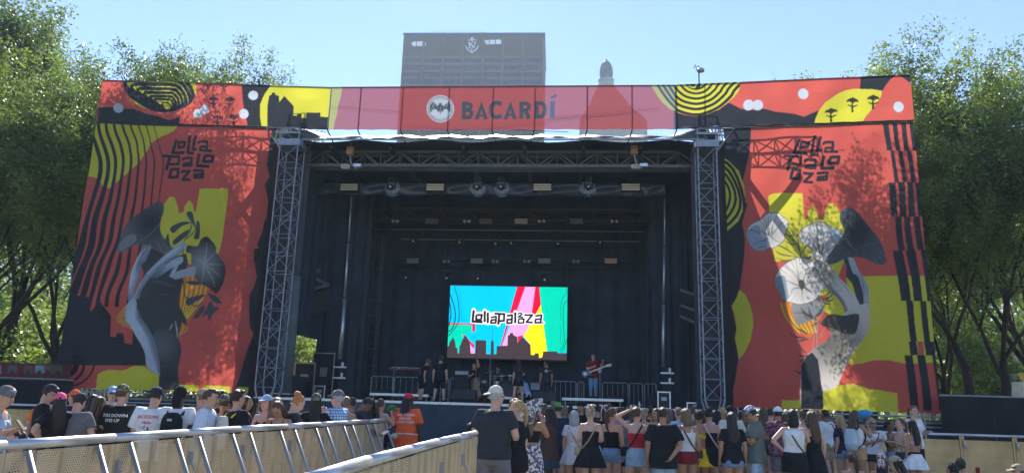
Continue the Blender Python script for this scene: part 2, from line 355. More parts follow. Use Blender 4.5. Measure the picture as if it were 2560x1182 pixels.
# ------------------------------------------------------------------ far buildings
M_OFF = mat('mauve_granite', rgb(112, 78, 70), .7, var=.06, scale=.05)
M_OFFD = mat('mauve_granite_dark', rgb(76, 58, 56), .7, var=.06, scale=.05)
M_WIN = mat('bluish_window', rgb(26, 50, 82), .25, spec=.5, var=.1, scale=.1)
M_LOGO = mat('pale_letters', rgb(225, 230, 240), .5, var=0)
OT = thing('office_tower', 'tall mauve office block with white anchor emblem behind the header', 'office building', tuple(at(1182, 150, 330) * np.array([1, 1, 0])), -SA * .75)
W2 = 34.4; TOP = 176.6
b = MB(); b.box((0, 20, TOP / 2), (2 * W2, 40, TOP)); b.build('wall', M_OFFD, OT)
b = MB(); FH = 3.66; Z0 = TOP - 11.4
for k in range(8): b.box((-W2 + .55 + k * (2 * W2 - 1.1) / 7, -.3, TOP / 2 - 1), (1.1 if 0 < k < 7 else 1.1, .8, TOP - 2))
b.build('pier', M_OFF, OT)
NR = 13
for k in range(NR):
    b = MB(); b.box((0, -.15, Z0 - .6 - k * FH + .0), (2 * W2 - .1, .44, FH - 2.15)); b.build('spandrel', M_OFF, OT)
    for j in range(7):
        x = -W2 + .55 + (j + .5) * (2 * W2 - 1.1) / 7; z = Z0 - .6 - k * FH - FH / 2; wv = (2 * W2 - 1.1) / 7 - 1.1
        if k > 7 : continue
        b = MB(); b.box((x, -.04, z), (wv, .14, 2.15)); wo = b.build('window', M_WIN, OT)
        for q in (-1, 1):
            b = MB(); b.box((x + q * wv / 6, -.16, z), (.14, .1, 2.15))
            if k < 4: b.build('mullion', M_OFF, wo)
b = MB(); b.box((0, -.2, TOP + .3), (2 * W2 + .8, 1.2, .9)); b.box((0, 20, TOP + .2), (2 * W2 + .6, 40.6, .5)); b.build('parapet', mat('dark_parapet', rgb(75, 75, 95), .7), OT)
b = MB()
for x in np.arange(-22, 6, 4.3): b.tube([(x, .4, TOP + .7), (x, .4, TOP + 2.2)], .07, 4)
b.tube([(-22.5, .4, TOP + 2.1), (5.5, .4, TOP + 2.1)], .07, 4); b.build('roof_railing', M_STEEL, OT)
def oz(px, py):                         # pixel of the facade -> local x,z on it
    p = at(px, py, 330); return p[0] - OT.location[0], p[2]
for poly in ([(1027, 104), (1031, 100.5), (1039, 100.5), (1039, 112), (1031, 112)], [(1041, 100.5), (1055, 100.5), (1055, 112), (1041, 112)], [(1059.5, 112), (1060, 108), (1064.5, 102), (1064, 112)],
             [(1209, 102), (1222, 102), (1222, 113), (1216, 113), (1213, 108)], [(1224, 102), (1237.5, 102), (1237.5, 113), (1224, 113)], [(1239.5, 102), (1251, 102), (1253.5, 105), (1253.5, 113), (1239.5, 113)]):
    b = MB(); b.prism([oz(*p) for p in poly], -.18, -.02); b.build('louvre_opening', mat('open_sky_louvre', rgb(235, 243, 252), .6, var=0), OT)
b = MB(); y = -.75
def seg(pts, r): b.tube([(oz(*p)[0], -.95, oz(*p)[1]) for p in pts], r, 6)
c = (1181, 99.5); seg([(c[0] + 2.9 * cos(a), c[1] + 2.9 * sin(a)) for a in np.linspace(0, 6.4, 13)], .26)
seg([(1170, 103.3), (1192, 103.3)], .24); seg([(1181, 102.5), (1181, 110)], .24)
seg([(1165, 118.5), (1169, 126), (1175, 131), (1180, 135), (1186, 130.5), (1192, 126), (1196.5, 118.5)], .3); seg([(1180, 122), (1180, 134)], .26)
seg([(1174, 109.5), (1174, 122.5)], .3); seg([(1173, 109.5), (1186.5, 122.5)], .42); seg([(1187.5, 109), (1187.5, 117)], .28); seg([(1171, 109.3), (1176, 109.3)], .2); seg([(1171, 122.6), (1177, 122.6)], .2); seg([(1184, 109), (1191, 109)], .2)
b.build('anchor_emblem', M_LOGO, OT)

M_LIME = mat('limestone', rgb(150, 150, 150), .8, var=.1, scale=.2)
BT = thing('stepped_tower', 'pale stone tower crowned by a domed beehive lantern', 'tower', tuple(at(1521, 180, 363) * np.array([1, 1, 0])), -SA)
b = MB(); b.box((2.5, 17, 74), (35, 34, 148)); b.build('shaft', M_LIME, BT)
b = MB(); b.loft([[(x * k + xo, 17 + y * k, z) for x, y in ((-1, -1), (1, -1), (1, 1), (-1, 1))] for k, z, xo in ((17, 148, 2.5), (15.5, 151, 2), (11, 158, 1), (8, 165, .2), (5.6, 170, -.4), (4.6, 173, -.4))]); b.build('pyramid_roof', M_LIME, BT)
b = MB(); b.lathe([(4.3, 173), (4.6, 174.6), (4.6, 175.2), (3.9, 175.5), (3.9, 176.9), (4.5, 177.4), (4.5, 178.1), (3.2, 178.3)], (-.4, 17, 0), 12); b.build('gallery', M_LIME, BT)
M_DOME = mat('verdigris_dome', rgb(92, 104, 108), .45, metal=.3, var=.3, scale=.8)
b = MB(); b.lathe([(2.7, 178.3), (3.2, 179.4), (3.45, 181), (3.5, 183), (3.3, 185), (2.7, 187), (1.8, 188.5), (.9, 189.3), (.6, 189.9), (.6, 190.4), (.1, 190.8)], (-.4, 17, 0), 16); b.build('beehive_dome', M_DOME, BT, smooth=True)
for z, rr in ((179.6, 3.35), (181.2, 3.55), (182.8, 3.62), (184.4, 3.5), (186, 3.1), (187.5, 2.5)):
    b = MB(); b.tube([(-.4 + rr * cos(a), 17 + rr * sin(a), z) for a in np.linspace(0, 2 * pi, 17)], .15, 5); b.build('dome_rib', mat('dome_rib', rgb(40, 50, 56), .5), BT)
for k in range(12):
    a = k * pi / 6; b = MB(); b.tube([(-.4 + q * cos(a), 17 + q * sin(a), z) for q, z in ((2.8, 178.3), (3.5, 181), (3.6, 183), (3.3, 185.2), (2.7, 187.1), (1.7, 188.7))], .15, 5); b.build('dome_rib', mat('dome_rib', rgb(40, 50, 56), .5), BT)
for k in range(8):
    b = MB(); b.box((-13 + k * 4.1, -.05, 145.8), (1.6, .3, 1.7)); b.build('window', M_WIN, BT)

# ------------------------------------------------------------------ stage platform, curtains, roof
ST = sthing('stage_platform', 'wide black stage deck with pale front edge and black cloth skirt', 'stage')
b = MB(); b.box((0, 5.4, 1.53), (17.0, 10.8, .16)); b.build('deck', mat('black_ply', (.03, .032, .035), .5, var=.2), ST)
b = MB(); b.box((0, -.03, 1.585), (17.04, .05, .085)); b.build('edge_trim', M_ALU, ST)
b = MB(); curtain(b, (-8.5, -.02), (8.5, -.02), 0.01, 1.54, .03, 1.1, seed=3); b.build('skirt', M_BLACK, ST, smooth=True)
for s in (-8.3, -4.2, 0, 4.2, 8.3):
    b = MB(); b.tube([(s, .5, 0), (s, .5, 1.45)], .04); b.build('support_leg', M_STEEL, ST)
o = sthing('backdrop_curtain', 'full-height black curtain closing the back of the stage', 'curtain', 0, 10.3)
b = MB(); curtain(b, (-8.6, 0), (8.6, 0), 1.62, 12.6, .07, .9, seed=5); b.build('cloth', M_BLACK, o, smooth=True)
b = MB(); b.tube([(-8.6, 0, 12.62), (8.6, 0, 12.62)], .04); b.build('rail', M_BLACKM, o)
for sg, lab, op in ((-1, 'black side curtain inside the left of the stage, open low down', (2.3, 5.2, 2.5, 4.15)), (1, 'black side curtain inside the right of the stage', (1.2, 2.2, 2.2, 4.0))):
    o = sthing('side_curtain', lab, 'curtain', sg * 8.25)
    b = MB()
    curtain(b, (0, op[1]), (0, 10.2), 1.62, 12.6, .05, .8, seed=7 + sg); curtain(b, (0, .75), (0, op[1]), op[3], 12.4, .05, .8, seed=9 + sg); curtain(b, (0, .75), (0, op[0]), 1.62, op[3], .04, .7, seed=11)
    curtain(b, (0, op[0]), (0, op[1]), 1.62, op[2], .03, .7, seed=12); b.build('cloth', M_BLACK, o, smooth=True)
    b = MB(); b.tube([(0, .75, 11.72), (0, 10.2, 11.72)], .04); b.build('rail', M_BLACKM, o)
    # inner black leg hanging at mid depth
    o = sthing('leg_curtain', 'narrow black masking curtain on the %s, behind the lighting pole' % ('left' if sg < 0 else 'right'), 'curtain', sg * 7.35, 6.6)
    b = MB(); curtain(b, (-.85, 0), (.85, 0), 1.62, 11.2, .05, .5, seed=20 + sg); b.build('cloth', M_BLACK, o, smooth=True)
    b = MB(); b.tube([(-.85, 0, 11.22), (.85, 0, 11.22)], .03); b.build('rail', M_BLACKM, o)
RF = sthing('stage_roof', 'black stage roof with silver tarp hem along its front edge', 'roof')
b = MB(); nx = 40
top = []
for d, z in ((.35, 11.62), (3, 12.2), (7, 12.5), (10.8, 12.3)):
    top.append([(x, d, z + .05 * sin(x * 2.1 + d)) for x in np.linspace(-8.9, 8.9, nx)])
b.loft(top, closed=False, cap=False); b.build('canopy', M_BLACK, RF, smooth=True)
b = MB(); rows = []
for j, (d, z) in enumerate(((-.28, 11.50), (-.24, 11.56), (-.05, 11.66), (.25, 11.80), (.62, 11.95))):
    rows.append([(x, d, z + .035 * sin(x * 3.3 + j * .5) + .03 * sin(x * 7.1 + 2 * j) + (.22 * max(0, abs(x) - 6.6) if j > 1 else -.1 * max(0, abs(x) - 6.6))) for x in np.linspace(-8.1, 8.0, 120)])
b.loft(rows, closed=False, cap=False); b.build('tarp_hem', M_TARP, RF, smooth=True)
b = MB(); b.tube([(-7.9, -.26, 11.47), (7.9, -.26, 11.47)], .03, 6); b.build('hem_pipe', M_STEEL, RF)
for s in (-6.6, -4.2, -1.3, 1.1, 3.4, 5.6):
    b = MB(); b.bar((s, .3, 11.35), (s * .97, 8, 11.6), .12, .16); b.build('rafter', M_BLACKM, RF)
for s in (-7.2, -4.9, 5.0): pass
# trusses
def wtruss(name, lab, s0, s1, d, z0, z1, bay, m, tw=.09, th=.13, dd=.5):
    o = sthing(name, lab, 'truss', (s0 + s1) / 2, d, z0); L = s1 - s0; h = z1 - z0
    n = int(round(L / bay / 2)) * 2; b0 = MB(); b0.bar((-L / 2, 0, 0), (L / 2, 0, 0), .16, th); b0.bar((-L / 2, dd, 0), (L / 2, dd, 0), .16, th); b0.build('bottom_chord', m, o)
    b0 = MB(); b0.bar((-L / 2 + bay, 0, h), (L / 2 - bay, 0, h), .14, tw); b0.bar((-L / 2 + bay, dd, h), (L / 2 - bay, dd, h), .14, tw); b0.build('top_chord', m, o)
    b0 = MB()
    for y in (0, dd):
        for k in range(n):
            x = -L / 2 + L * k / n; x2 = x + L / n
            b0.tube([(x, y, .0 if k % 2 == 0 else h), (x2, y, h if k % 2 == 0 else 0)], .035, 5)
            if 0 < k < n: b0.tube([(x, y, 0), (x, y, h)], .022, 5)
    for k in range(1, n): b0.tube([(-L / 2 + L * k / n, 0, h), (-L / 2 + L * k / n, dd, h)], .02, 4)
    b0.build('web', m, o); return o
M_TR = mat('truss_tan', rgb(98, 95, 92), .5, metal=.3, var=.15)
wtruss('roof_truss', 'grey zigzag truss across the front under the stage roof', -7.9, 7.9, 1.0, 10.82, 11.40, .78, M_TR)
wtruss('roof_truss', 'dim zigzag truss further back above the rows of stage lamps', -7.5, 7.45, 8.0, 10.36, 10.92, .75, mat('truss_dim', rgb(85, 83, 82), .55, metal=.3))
def tower(name, lab, s, d, z0, z1, w_, bay, m, base=True):
    o = sthing(name, lab, 'truss tower', s, d, z0); b0 = MB(); b0.truss((0, 0, .02), (0, 0, z1 - z0), w_, w_, bay, .027, .0145, up=(0, 1, 0)); b0.build('lattice', m, o)
    if base:
        for sx in (-1, 1):
            for sy in (-1, 1): b0 = MB(); b0.tube([(sx * w_ * .5, sy * w_ / 2, .02), (sx * w_ * .16, sy * w_ / 2, -.85)], .04); b0.build('base_leg', m, o)
        b0 = MB(); b0.box((0, 0, -.9), (w_ * 1.3, w_ * 1.3, .1)); b0.build('base_plate', M_STEEL, o)
    return o
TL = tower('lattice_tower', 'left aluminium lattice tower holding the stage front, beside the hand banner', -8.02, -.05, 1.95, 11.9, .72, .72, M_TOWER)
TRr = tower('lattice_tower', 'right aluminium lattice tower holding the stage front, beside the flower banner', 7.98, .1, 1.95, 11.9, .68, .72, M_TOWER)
for o, sg in ((TL, -1), (TRr, 1)):
    b = MB(); b.box((0, 0, 9.35), (.86, .86, .26)); b.box((0, 0, 9.75), (.8, .8, .08)); b.build('sleeve_block', M_TOWER, o)
    b = MB()
    for y in (-.35, .35): b.tube([(sg * .35, y, 9.1), (sg * 1.0, y, 9.95), (sg * -.3, y, 9.95)], .04); b.tube([(sg * .6, y, 9.4), (sg * .5, y, 9.95)], .025)
    b.tube([(sg * 1.0, -.35, 9.95), (sg * 1.0, .35, 9.95)], .04); b.build('head_bracket', M_TOWER, o)
    b = MB(); b.truss((0, .55, 10.0), (0, .55, 10.9), .62, .62, .45, .03, .018, up=(0, 1, 0)); b.build('head_section', M_TOWER, o)
for sg, lab in ((-1, 'dark inner lattice tower left of the screen'), (1, 'dark inner lattice tower right of the screen')):
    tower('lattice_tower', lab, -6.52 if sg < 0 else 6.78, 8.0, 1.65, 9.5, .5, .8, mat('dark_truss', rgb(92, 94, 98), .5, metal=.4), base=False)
for sg, s0, s1, lab in ((-1, -6.55, -6.62, 'pale vertical pole hung from the left end of the cloth-wrapped truss'), (1, 6.68, 6.86, 'pale vertical pole hung from the right end of the cloth-wrapped truss')):
    o = sthing('hanging_pole', lab, 'pole', s0, 3.5, 3.25); L = 7.0
    b = MB(); b.tube([(0, 0, 0), ((s1 - s0) * .36, 0, L * .36)], .085 if sg < 0 else .07, 10); b.build('lower_tube', M_ALU, o, smooth=True)
    b = MB(); b.tube([((s1 - s0) * .37, 0, L * .37), ((s1 - s0) * .7, 0, L * .7)], .055, 10); b.build('middle_tube', M_ALU, o, smooth=True)
    b = MB(); b.tube([((s1 - s0) * .71, 0, L * .71), (s1 - s0, 0, L)], .032, 8); b.build('upper_tube', M_ALU, o, smooth=True)
    b = MB(); b.tube([(sg * .16, .1, .2), (sg * .16, .1, L)], .012, 5); b.build('cable', M_BLACKM, o)
# cloth-wrapped lighting truss
o = sthing('lighting_truss', 'lighting bar wrapped in shiny dark blue-grey cloth', 'truss', -.6, 3.5, 10.3)
M_WRAP = mat('shiny_wrap', rgb(62, 72, 92), .28, var=.25, scale=2, bump=1.0, bscale=3.5, spec=.6)
b = MB(); rows = []
for j in range(9):
    zz = .5 - .5 * j / 8; rows.append([(x, -.22 - .06 * sin(j * .8) + .05 * sin(x * 5 + 3 * sin(x * .9) + j * .7), zz + (.03 * sin(x * 2.7) - .04 * abs(sin(x * 1.35)) if j > 5 else 0)) for x in np.linspace(-7.45, 7.45, 190)])
b.loft(rows, closed=False, cap=False); b.build('wrap', M_WRAP, o, smooth=True)
b = MB(); b.truss((-7.4, .1, .28), (7.4, .1, .28), .36, .36, .5, .025, .014); b.build('lattice', M_BLACKM, o)

# stage lamps
M_LENS = mat('lamp_lens', rgb(235, 225, 205), .25, var=.1, scale=40, spec=.6); M_BAG = mat('clear_plastic_bag', rgb(150, 165, 190), .18, var=.3, scale=8, bump=1., bscale=18, spec=.7)
M_LENSD = mat('lamp_lens_dim', rgb(150, 146, 136), .3, var=.1, scale=40)
def blinder(px, py, d, lab, w_=.62, h_=.28, lens=None):
    s, z = SP(px, py, d); o = sthing('blinder_lamp', lab, 'stage lamp', s, d, z, 'rectangular lamps over the stage')
    b0 = MB(); b0.box((0, .1, 0), (w_ + .06, .2, h_ + .05)); b0.box((0, .1, h_ * .75), (.05, .05, h_ * .5)); b0.build('housing', M_BLACKM, o)
    for k in (-1, 0, 1):
        b0 = MB(); b0.box((0, -.015, k * h_ / 3), (w_, .03, h_ / 3 - .03)); b0.build('lens', lens or M_LENSD, o)
def duo(px, py, d, lab, gap=.19, lens=None):
    s, z = SP(px, py, d); o = sthing('twin_lamp', lab, 'stage lamp', s, d, z, 'paired round lamps over the stage')
    b0 = MB(); b0.box((0, .12, 0), (gap * 2 + .06, .22, .26)); b0.build('housing', M_BLACKM, o)
    for k in (-1, 1):
        b0 = MB(); b0.lathe([(.02, .05), (.075, .045), (.085, 0), (.085, -.02)], (k * gap / 1.75, 0, 0), 14, axis='y'); b0.build('lens', lens or M_LENS, o, smooth=True)
def mover(px, py, d, lab, bag=False):
    s, z = SP(px, py, d); o = sthing('moving_head', lab, 'stage lamp', s, d, z, None)
    b0 = MB(); b0.box((0, 0, .34), (.3, .26, .14)); b0.build('base', M_BLACKM, o)
    for k in (-1, 1): b0 = MB(); b0.bar((k * .17, 0, .3), (k * .17, 0, -.08), .04, .08); b0.build('yoke_arm', M_BLACKM, o)
    b0 = MB(); b0.lathe([(.02, -.16), (.1, -.15), (.13, 0), (.12, .16), (.05, .22)], (0, 0, -.02), 14, axis='y'); b0.build('head', M_BLACKM, o, smooth=True)
    b0 = MB(); b0.ell((0, -.2, -.03), (.06, .05, .06), 12, 8); b0.build('lens', M_LENS, o, smooth=True)
    if bag:
        r = random.Random(px); b0 = MB(); b0.ell((0, 0, .02), (.4, .3, .33), 22, 14)
        b0.v = [(x * (1 + r.uniform(-.12, .12)), y * (1 + r.uniform(-.1, .1)), zz * (1 + r.uniform(-.1, .14))) for x, y, zz in b0.v]
        b0.v = [(x, y + .33, zz) for x, y, zz in b0.v]; b0.build('rain_bag', M_BAG, o, smooth=True)
N4 = ('first', 'second', 'third', 'fourth', 'fifth', 'sixth')
for k, px in enumerate((873, 1088, 1356, 1577)): blinder(px, 468, 3.05, '%s rectangular lamp from the left on the cloth-wrapped truss' % N4[k], .74, .30, M_LENS)
for k, px in enumerate((978, 1193, 1253, 1471)): mover(px, 468, 3.1, '%s plastic-bagged moving lamp from the left on the cloth-wrapped truss' % N4[k], True)
for k, (px, l) in enumerate(((1079, M_LENSD), (1214, M_LENSD), (1303, M_LENS), (1441, M_LENSD))): blinder(px, 553, 7.7, '%s rectangular lamp from the left along the back truss' % N4[k], .62, .27, l)
for k, px in enumerate((988, 1167, 1354, 1536)): duo(px, 553, 7.7, '%s round lamp pair from the left along the back truss' % N4[k])
for k, (px, l) in enumerate(((1032, M_LENSD), (1192, M_LENSD), (1361, M_LENSD), (1527, mat('amber_lens', rgb(225, 180, 130), .3)))): blinder(px, 652, 9.3, '%s rectangular lamp from the left in the row above the screen' % N4[k], .6, .26, l)
for k, px in enumerate((1116, 1238, 1317, 1440)): duo(px, 653, 9.3, '%s round lamp pair from the left in the row above the screen' % N4[k], lens=M_LENSD)
for k, (px, py) in enumerate(((1017, 694), (1118, 695), (1196, 696), (1362, 699))): mover(px, py, 9.0, '%s bare moving lamp from the left in the lowest row over the screen' % N4[k])
for k, (px, py) in enumerate(((1035, 603), (1150, 606), (1240, 610), (1278, 608), (1395, 610), (1500, 606))): mover(px, py, 8.6, '%s dark moving lamp from the left in the second row down' % N4[k])
for k, (py, d, x0, x1) in enumerate(((552, 7.8, 960, 1660), (572, 8.4, 930, 1610), (597, 8.6, 1000, 1600), (650, 9.4, 980, 1590), (669, 9.1, 980, 1590), (612, 8.7, 1060, 1590))):
    a, z0 = SP(x0, py + (2 if k else 0), d); c, z1 = SP(x1, py + 12, d); z0 = z1 = (z0 + z1) / 2 + .12
    o = sthing('lamp_bar', '%s thin hanging lamp bar counted down from the back truss' % N4[k], 'bar', (a + c) / 2, d + .25, z0)
    b = MB(); b.tube([((a - c) / 2, 0, 0), ((c - a) / 2, 0, 0)], .03, 6); b.build('pipe', M_STEEL if k in (1, 2) else M_BLACKM, o)
    b = MB()
    for q in (-.7, 0, .7): b.tube([((c - a) / 2 * q, 0, 0), ((c - a) / 2 * q, 0, 11.9 - z0)], .008, 4)
    b.build('hanging_cable', M_BLACKM, o)
# hoists on the front truss
for px, py, lab in ((878, 380, 'tan chain hoist on the left of the front roof truss'), (1585, 378, 'tan chain hoist on the right of the front roof truss')):
    s, z = SP(px, py, .8); o = sthing('chain_hoist', lab, 'hoist', s, .7, z)
    b = MB(); b.box((0, 0, 0), (.26, .22, .34)); b.tube([(0, -.12, .1), (0, -.16, .1)], .05); b.build('motor', mat('tan_motor', rgb(165, 130, 100), .5), o)
    b = MB(); b.tube([(0, 0, .17), (0, 0, .55)], .02); b.tube([(0, 0, -.17), (.06, 0, -.5), (.3, 0, -.75)], .03); b.build('chain', M_STEEL, o)
    b = MB(); b.box((.35, .0, -.62), (.3, .2, .12)); b.build('hook_block', M_ALU, o)
for px, py, k in ((868, 421, 'left'), (1588, 421, 'right')):
    s, z = SP(px, py, 1.0); o = sthing('floodlight', 'small white floodlight hanging under the front truss at the %s' % k, 'floodlight', s, .8, z)
    b = MB(); b.box((0, 0, 0), (.32, .18, .14)); b.build('housing', M_WHITE, o); b = MB(); b.tube([(0, 0, .06), (0, .05, .28)], .015); b.build('bracket', M_BLACKM, o)
    b = MB(); b.box((0, -.1, 0), (.26, .02, .09)); b.build('glass', M_LENSD, o)

# left and right wing clutter inside the stage
for sg, lab, pts in ((-1, 'pale sloping roof brace in the left stage wing', [((700, 655), (822, 712)), ((735, 738), (822, 712)), ((760, 690), (800, 675))]), (1, 'pale sloping roof brace in the right stage wing', [((1700, 725), (1750, 742)), ((1700, 763), (1755, 783)), ((1700, 790), (1758, 815))])):
    d = 4.5; q = [[SP(x, y, d) for x, y in pr_] for pr_ in pts]; o = sthing('wing_brace', lab, 'brace', 0, d)
    for (s0, z0), (s1, z1) in q: b = MB(); b.bar((s0, 0, z0), (s1, 0, z1), .14, .12); b.build('beam', mat('brace_grey', rgb(120, 125, 130), .5, metal=.2), o)
    b = MB(); (s0, z0), (s1, z1) = q[0]
    zl = 4.6; b.prism([(s0, z0), (s1, z1), (s1 + .2 * -sg, zl + .8), (s0 - .2, zl)], .1, .14); b.build('tarp', mat('grey_tarp', rgb(62, 64, 68), .7, bump=.4, bscale=3), o)
for px0, py0, px1, py1, w_, d, lab in ((706, 985, 737, 690, .34, .6, 'leaning grey padded column right of the left lattice tower'), (1795, 1010, 1783, 690, .3, .9, 'grey padded column behind the right lattice tower')):
    s0, z0 = SP(px0, py0, d); s1, z1 = SP(px1, py1, d); o = sthing('padded_column', lab, 'column', s0, d, z0)
    b = MB(); b.tube([(0, 0, 0), ((s1 - s0) * .5, 0, (z1 - z0) * .5), (s1 - s0, 0, z1 - z0)], [w_, w_ * .9, w_ * .75], 10, ry=.14); b.build('padding', mat('grey_padding', rgb(92, 96, 100), .75, bump=.5, bscale=4), o, smooth=True)
    b = MB(); b.box((0, 0, .02), (w_ * 2.2, .5, .04)); b.build('foot', M_STEEL, o)

# ------------------------------------------------------------------ wing scaffolds, platforms and fences
def WL(s): return -.8 * (abs(s) - 6.75) / 8.7      # the side cloths swing a little toward the crowd
for sg, lab in ((-1, 'scaffold frame behind the left banner'), (1, 'scaffold frame behind the right banner')):
    o = sthing('scaffold_frame', lab, 'scaffold'); s0, s1 = sg * 8.7, sg * 15.4
    sm_ = s0 + (s1 - s0) * .45; b = MB(); b.truss((s0, WL(s0) + 1.3, 12.1), (sm_, WL(sm_) + 1.3, 12.1), .6, .6, .7, .035, .025); b.build('top_truss', M_ALU, o)
    for k in (.03, .98):
        s = s0 + (s1 - s0) * k; b = MB(); b.truss((s, WL(s) + 1.3, 0), (s, WL(s) + 1.3, 11.3), .55, .55, .9, .032, .018, up=(0, 1, 0)); b.build('upright', M_ALU, o)
    for a, c, z0, z1 in ((.02, .34, 8.1, 11.2), (.34, .04, 8.1, 11.2)):
        b = MB(); b.bar((s0 + (s1 - s0) * a, WL(s0) + 1.1, z0), (s0 + (s1 - s0) * c, WL(s0) + 1.1, z1), .2, .2); b.build('diagonal_brace', M_STEEL, o)
    o = sthing('side_platform', 'low scaffold platform under the %s banner' % ('left' if sg < 0 else 'right'), 'platform')
    b = MB(); b.bar((s0, WL(s0) + .35, 1.42), (s1, WL(s1) + .35, 1.42), 1.2, .08); b.build('deck', mat('worn_ply', rgb(120, 112, 100), .8, var=.3), o)
    b = MB()
    for z in (1.62, 1.28): b.tube([(s0, WL(s0) - .28, z), (s1, WL(s1) - .28, z)], .028, 6)
    b.build('rail', M_STEEL, o)
    for k in range(9):
        s = s0 + (s1 - s0) * k / 8; b = MB(); b.tube([(s, WL(s) - .25, 0), (s, WL(s) - .25, 1.74)], .026, 6); b.build('post', M_STEEL, o)
    b = MB(); curtain(b, (s0, WL(s0) - .14), (s1, WL(s1) - .14), .02, 1.5, .02, .9, seed=31 + sg); b.build('skirt', M_BLACK, o, smooth=True)
def fence(name, lab, pts, z, m=M_FENCE, seed=0):
    p0 = np.array(pts[0]); o = thing(name, lab, 'fence', (p0[0], p0[1], 0))
    b0 = MB(); q = [np.array(p) - p0 for p in pts]
    for i in range(len(q) - 1): curtain(b0, q[i], q[i + 1], .02, z, .02, 1.3, seed=seed + i)
    b0.build('screen_cloth', m, o, smooth=True)
    b0 = MB(); b0.tube([(a[0], a[1], z) for a in q], .03, 6); b0.build('top_rail', M_STEEL, o)
    for i in range(len(q) - 1):
        n = max(1, int(np.linalg.norm(q[i + 1] - q[i]) / 2.4))
        for k in range(n): c = q[i] + (q[i + 1] - q[i]) * (k + .5) / n; b0 = MB(); b0.tube([(c[0], c[1] + .06, 0), (c[0], c[1] + .06, z + .03)], .03, 6); b0.build('post', M_STEEL, o)
    return o
_l = at(0, 945, 26.8); FL = fence('screen_fence', 'black screened fence left of the stage with a picture strip along its top', [(-24, 26.2), (-15.6, 27.2)], 2.0)
_p = [at(2350, 1000, 24.4), at(2480, 1000, 24.2), at(2760, 1000, 24.0)]; fence('screen_fence', 'black screened fence running off to the right of the stage', [(p[0], p[1]) for p in _p], float(at(2420, 989, 24.3)[2]), seed=4)

# ------------------------------------------------------------------ crowd barriers
BW = 1.22
def barrier(x, y, rz, lab, h=1.12, back=True, solid=False, group=None):
    o = thing('crowd_barrier', lab, 'crowd barrier', (x, y, 0), rz, group); k = BW
    b0 = MB(); b0.tube([(0, 0, h), (k - .004, 0, h)], .036, 10); b0.build('top_rail', M_ALU, o, smooth=True)
    me = BARR['panel_solid' if solid else 'panel']; linkmesh('panel', me, o)
    linkmesh('frame', BARR['frame_solid' if solid else 'frame'], o)
    if back:
        for q in (.2, .98): linkmesh('brace', BARR['brace'], o, (q, 0, 0))
        linkmesh('foot_plate', BARR['foot'], o)
    linkmesh('latch', BARR['latch'], o)
    return o
def perforated():
    m = bpy.data.materials.new('perforated_plate'); m.use_nodes = True; t = m.node_tree; bs = t.nodes['Principled BSDF']; out = t.nodes['Material Output']
    bs.inputs['Base Color'].default_value = (.70, .56, .36, 1); bs.inputs['Roughness'].default_value = .55; bs.inputs['Metallic'].default_value = .0
    tc = t.nodes.new('ShaderNodeTexCoord'); mp = t.nodes.new('ShaderNodeMapping'); mp.inputs['Scale'].default_value = (1 / .028, 1, 1 / .017)
    t.links.new(tc.outputs['Object'], mp.inputs[0]); br = t.nodes.new('ShaderNodeSeparateXYZ'); t.links.new(mp.outputs[0], br.inputs[0])
    def fr(sock, off=None):
        f = t.nodes.new('ShaderNodeMath'); f.operation = 'FRACT'; t.links.new(sock, f.inputs[0]); s_ = t.nodes.new('ShaderNodeMath'); s_.operation = 'SUBTRACT'; s_.inputs[1].default_value = .5; t.links.new(f.outputs[0], s_.inputs[0])
        p_ = t.nodes.new('ShaderNodeMath'); p_.operation = 'ABSOLUTE'; t.links.new(s_.outputs[0], p_.inputs[0]); return p_.outputs[0]
    fl = t.nodes.new('ShaderNodeMath'); fl.operation = 'FLOOR'; t.links.new(br.outputs[2], fl.inputs[0])
    ml = t.nodes.new('ShaderNodeMath'); ml.operation = 'MULTIPLY_ADD'; ml.inputs[1].default_value = .5; t.links.new(fl.outputs[0], ml.inputs[0]); t.links.new(br.outputs[0], ml.inputs[2])
    ax = fr(ml.outputs[0]); az = fr(br.outputs[2])
    c1 = t.nodes.new('ShaderNodeMath'); c1.operation = 'LESS_THAN'; c1.inputs[1].default_value = .34; t.links.new(ax, c1.inputs[0])
    c2 = t.nodes.new('ShaderNodeMath'); c2.operation = 'LESS_THAN'; c2.inputs[1].default_value = .26; t.links.new(az, c2.inputs[0])
    mu = t.nodes.new('ShaderNodeMath'); mu.operation = 'MULTIPLY'; t.links.new(c1.outputs[0], mu.inputs[0]); t.links.new(c2.outputs[0], mu.inputs[1])
    tp = t.nodes.new('ShaderNodeBsdfTransparent'); mx = t.nodes.new('ShaderNodeMixShader')
    t.links.new(mu.outputs[0], mx.inputs[0]); t.links.new(bs.outputs[0], mx.inputs[1]); t.links.new(tp.outputs[0], mx.inputs[2]); t.links.new(mx.outputs[0], out.inputs[0]); return m
M_PERF = perforated()
BARR = {}
def _bm(fn, m, smooth=False):
    b0 = MB(); fn(b0); me = b0.mesh('part', smooth); me.materials.append(m); return me
BARR['panel'] = _bm(lambda q: [q.box((.045 + .285 * k + .14, 0, .64), (.245, .006, 1.10)) for k in range(4)], M_PERF)
BARR['panel_solid'] = _bm(lambda q: [q.box((BW / 2, 0, .58), (BW - .06, .01, 1.0))], mat('golden_sheet', rgb(185, 155, 112), .34, metal=.3, var=.3, scale=1.5, bump=.4, bscale=2.5))
BARR['frame'] = _bm(lambda q: [q.box((.03 + .29 * k, -.012, .62), (.05 if k % 2 == 0 else .03, .03, 1.14)) for k in range(5)] + [q.box((BW / 2, -.004, .07), (BW - .01, .035, .045))], mat('barrier_frame', (.56, .44, .28), .5, metal=.15, var=.15))
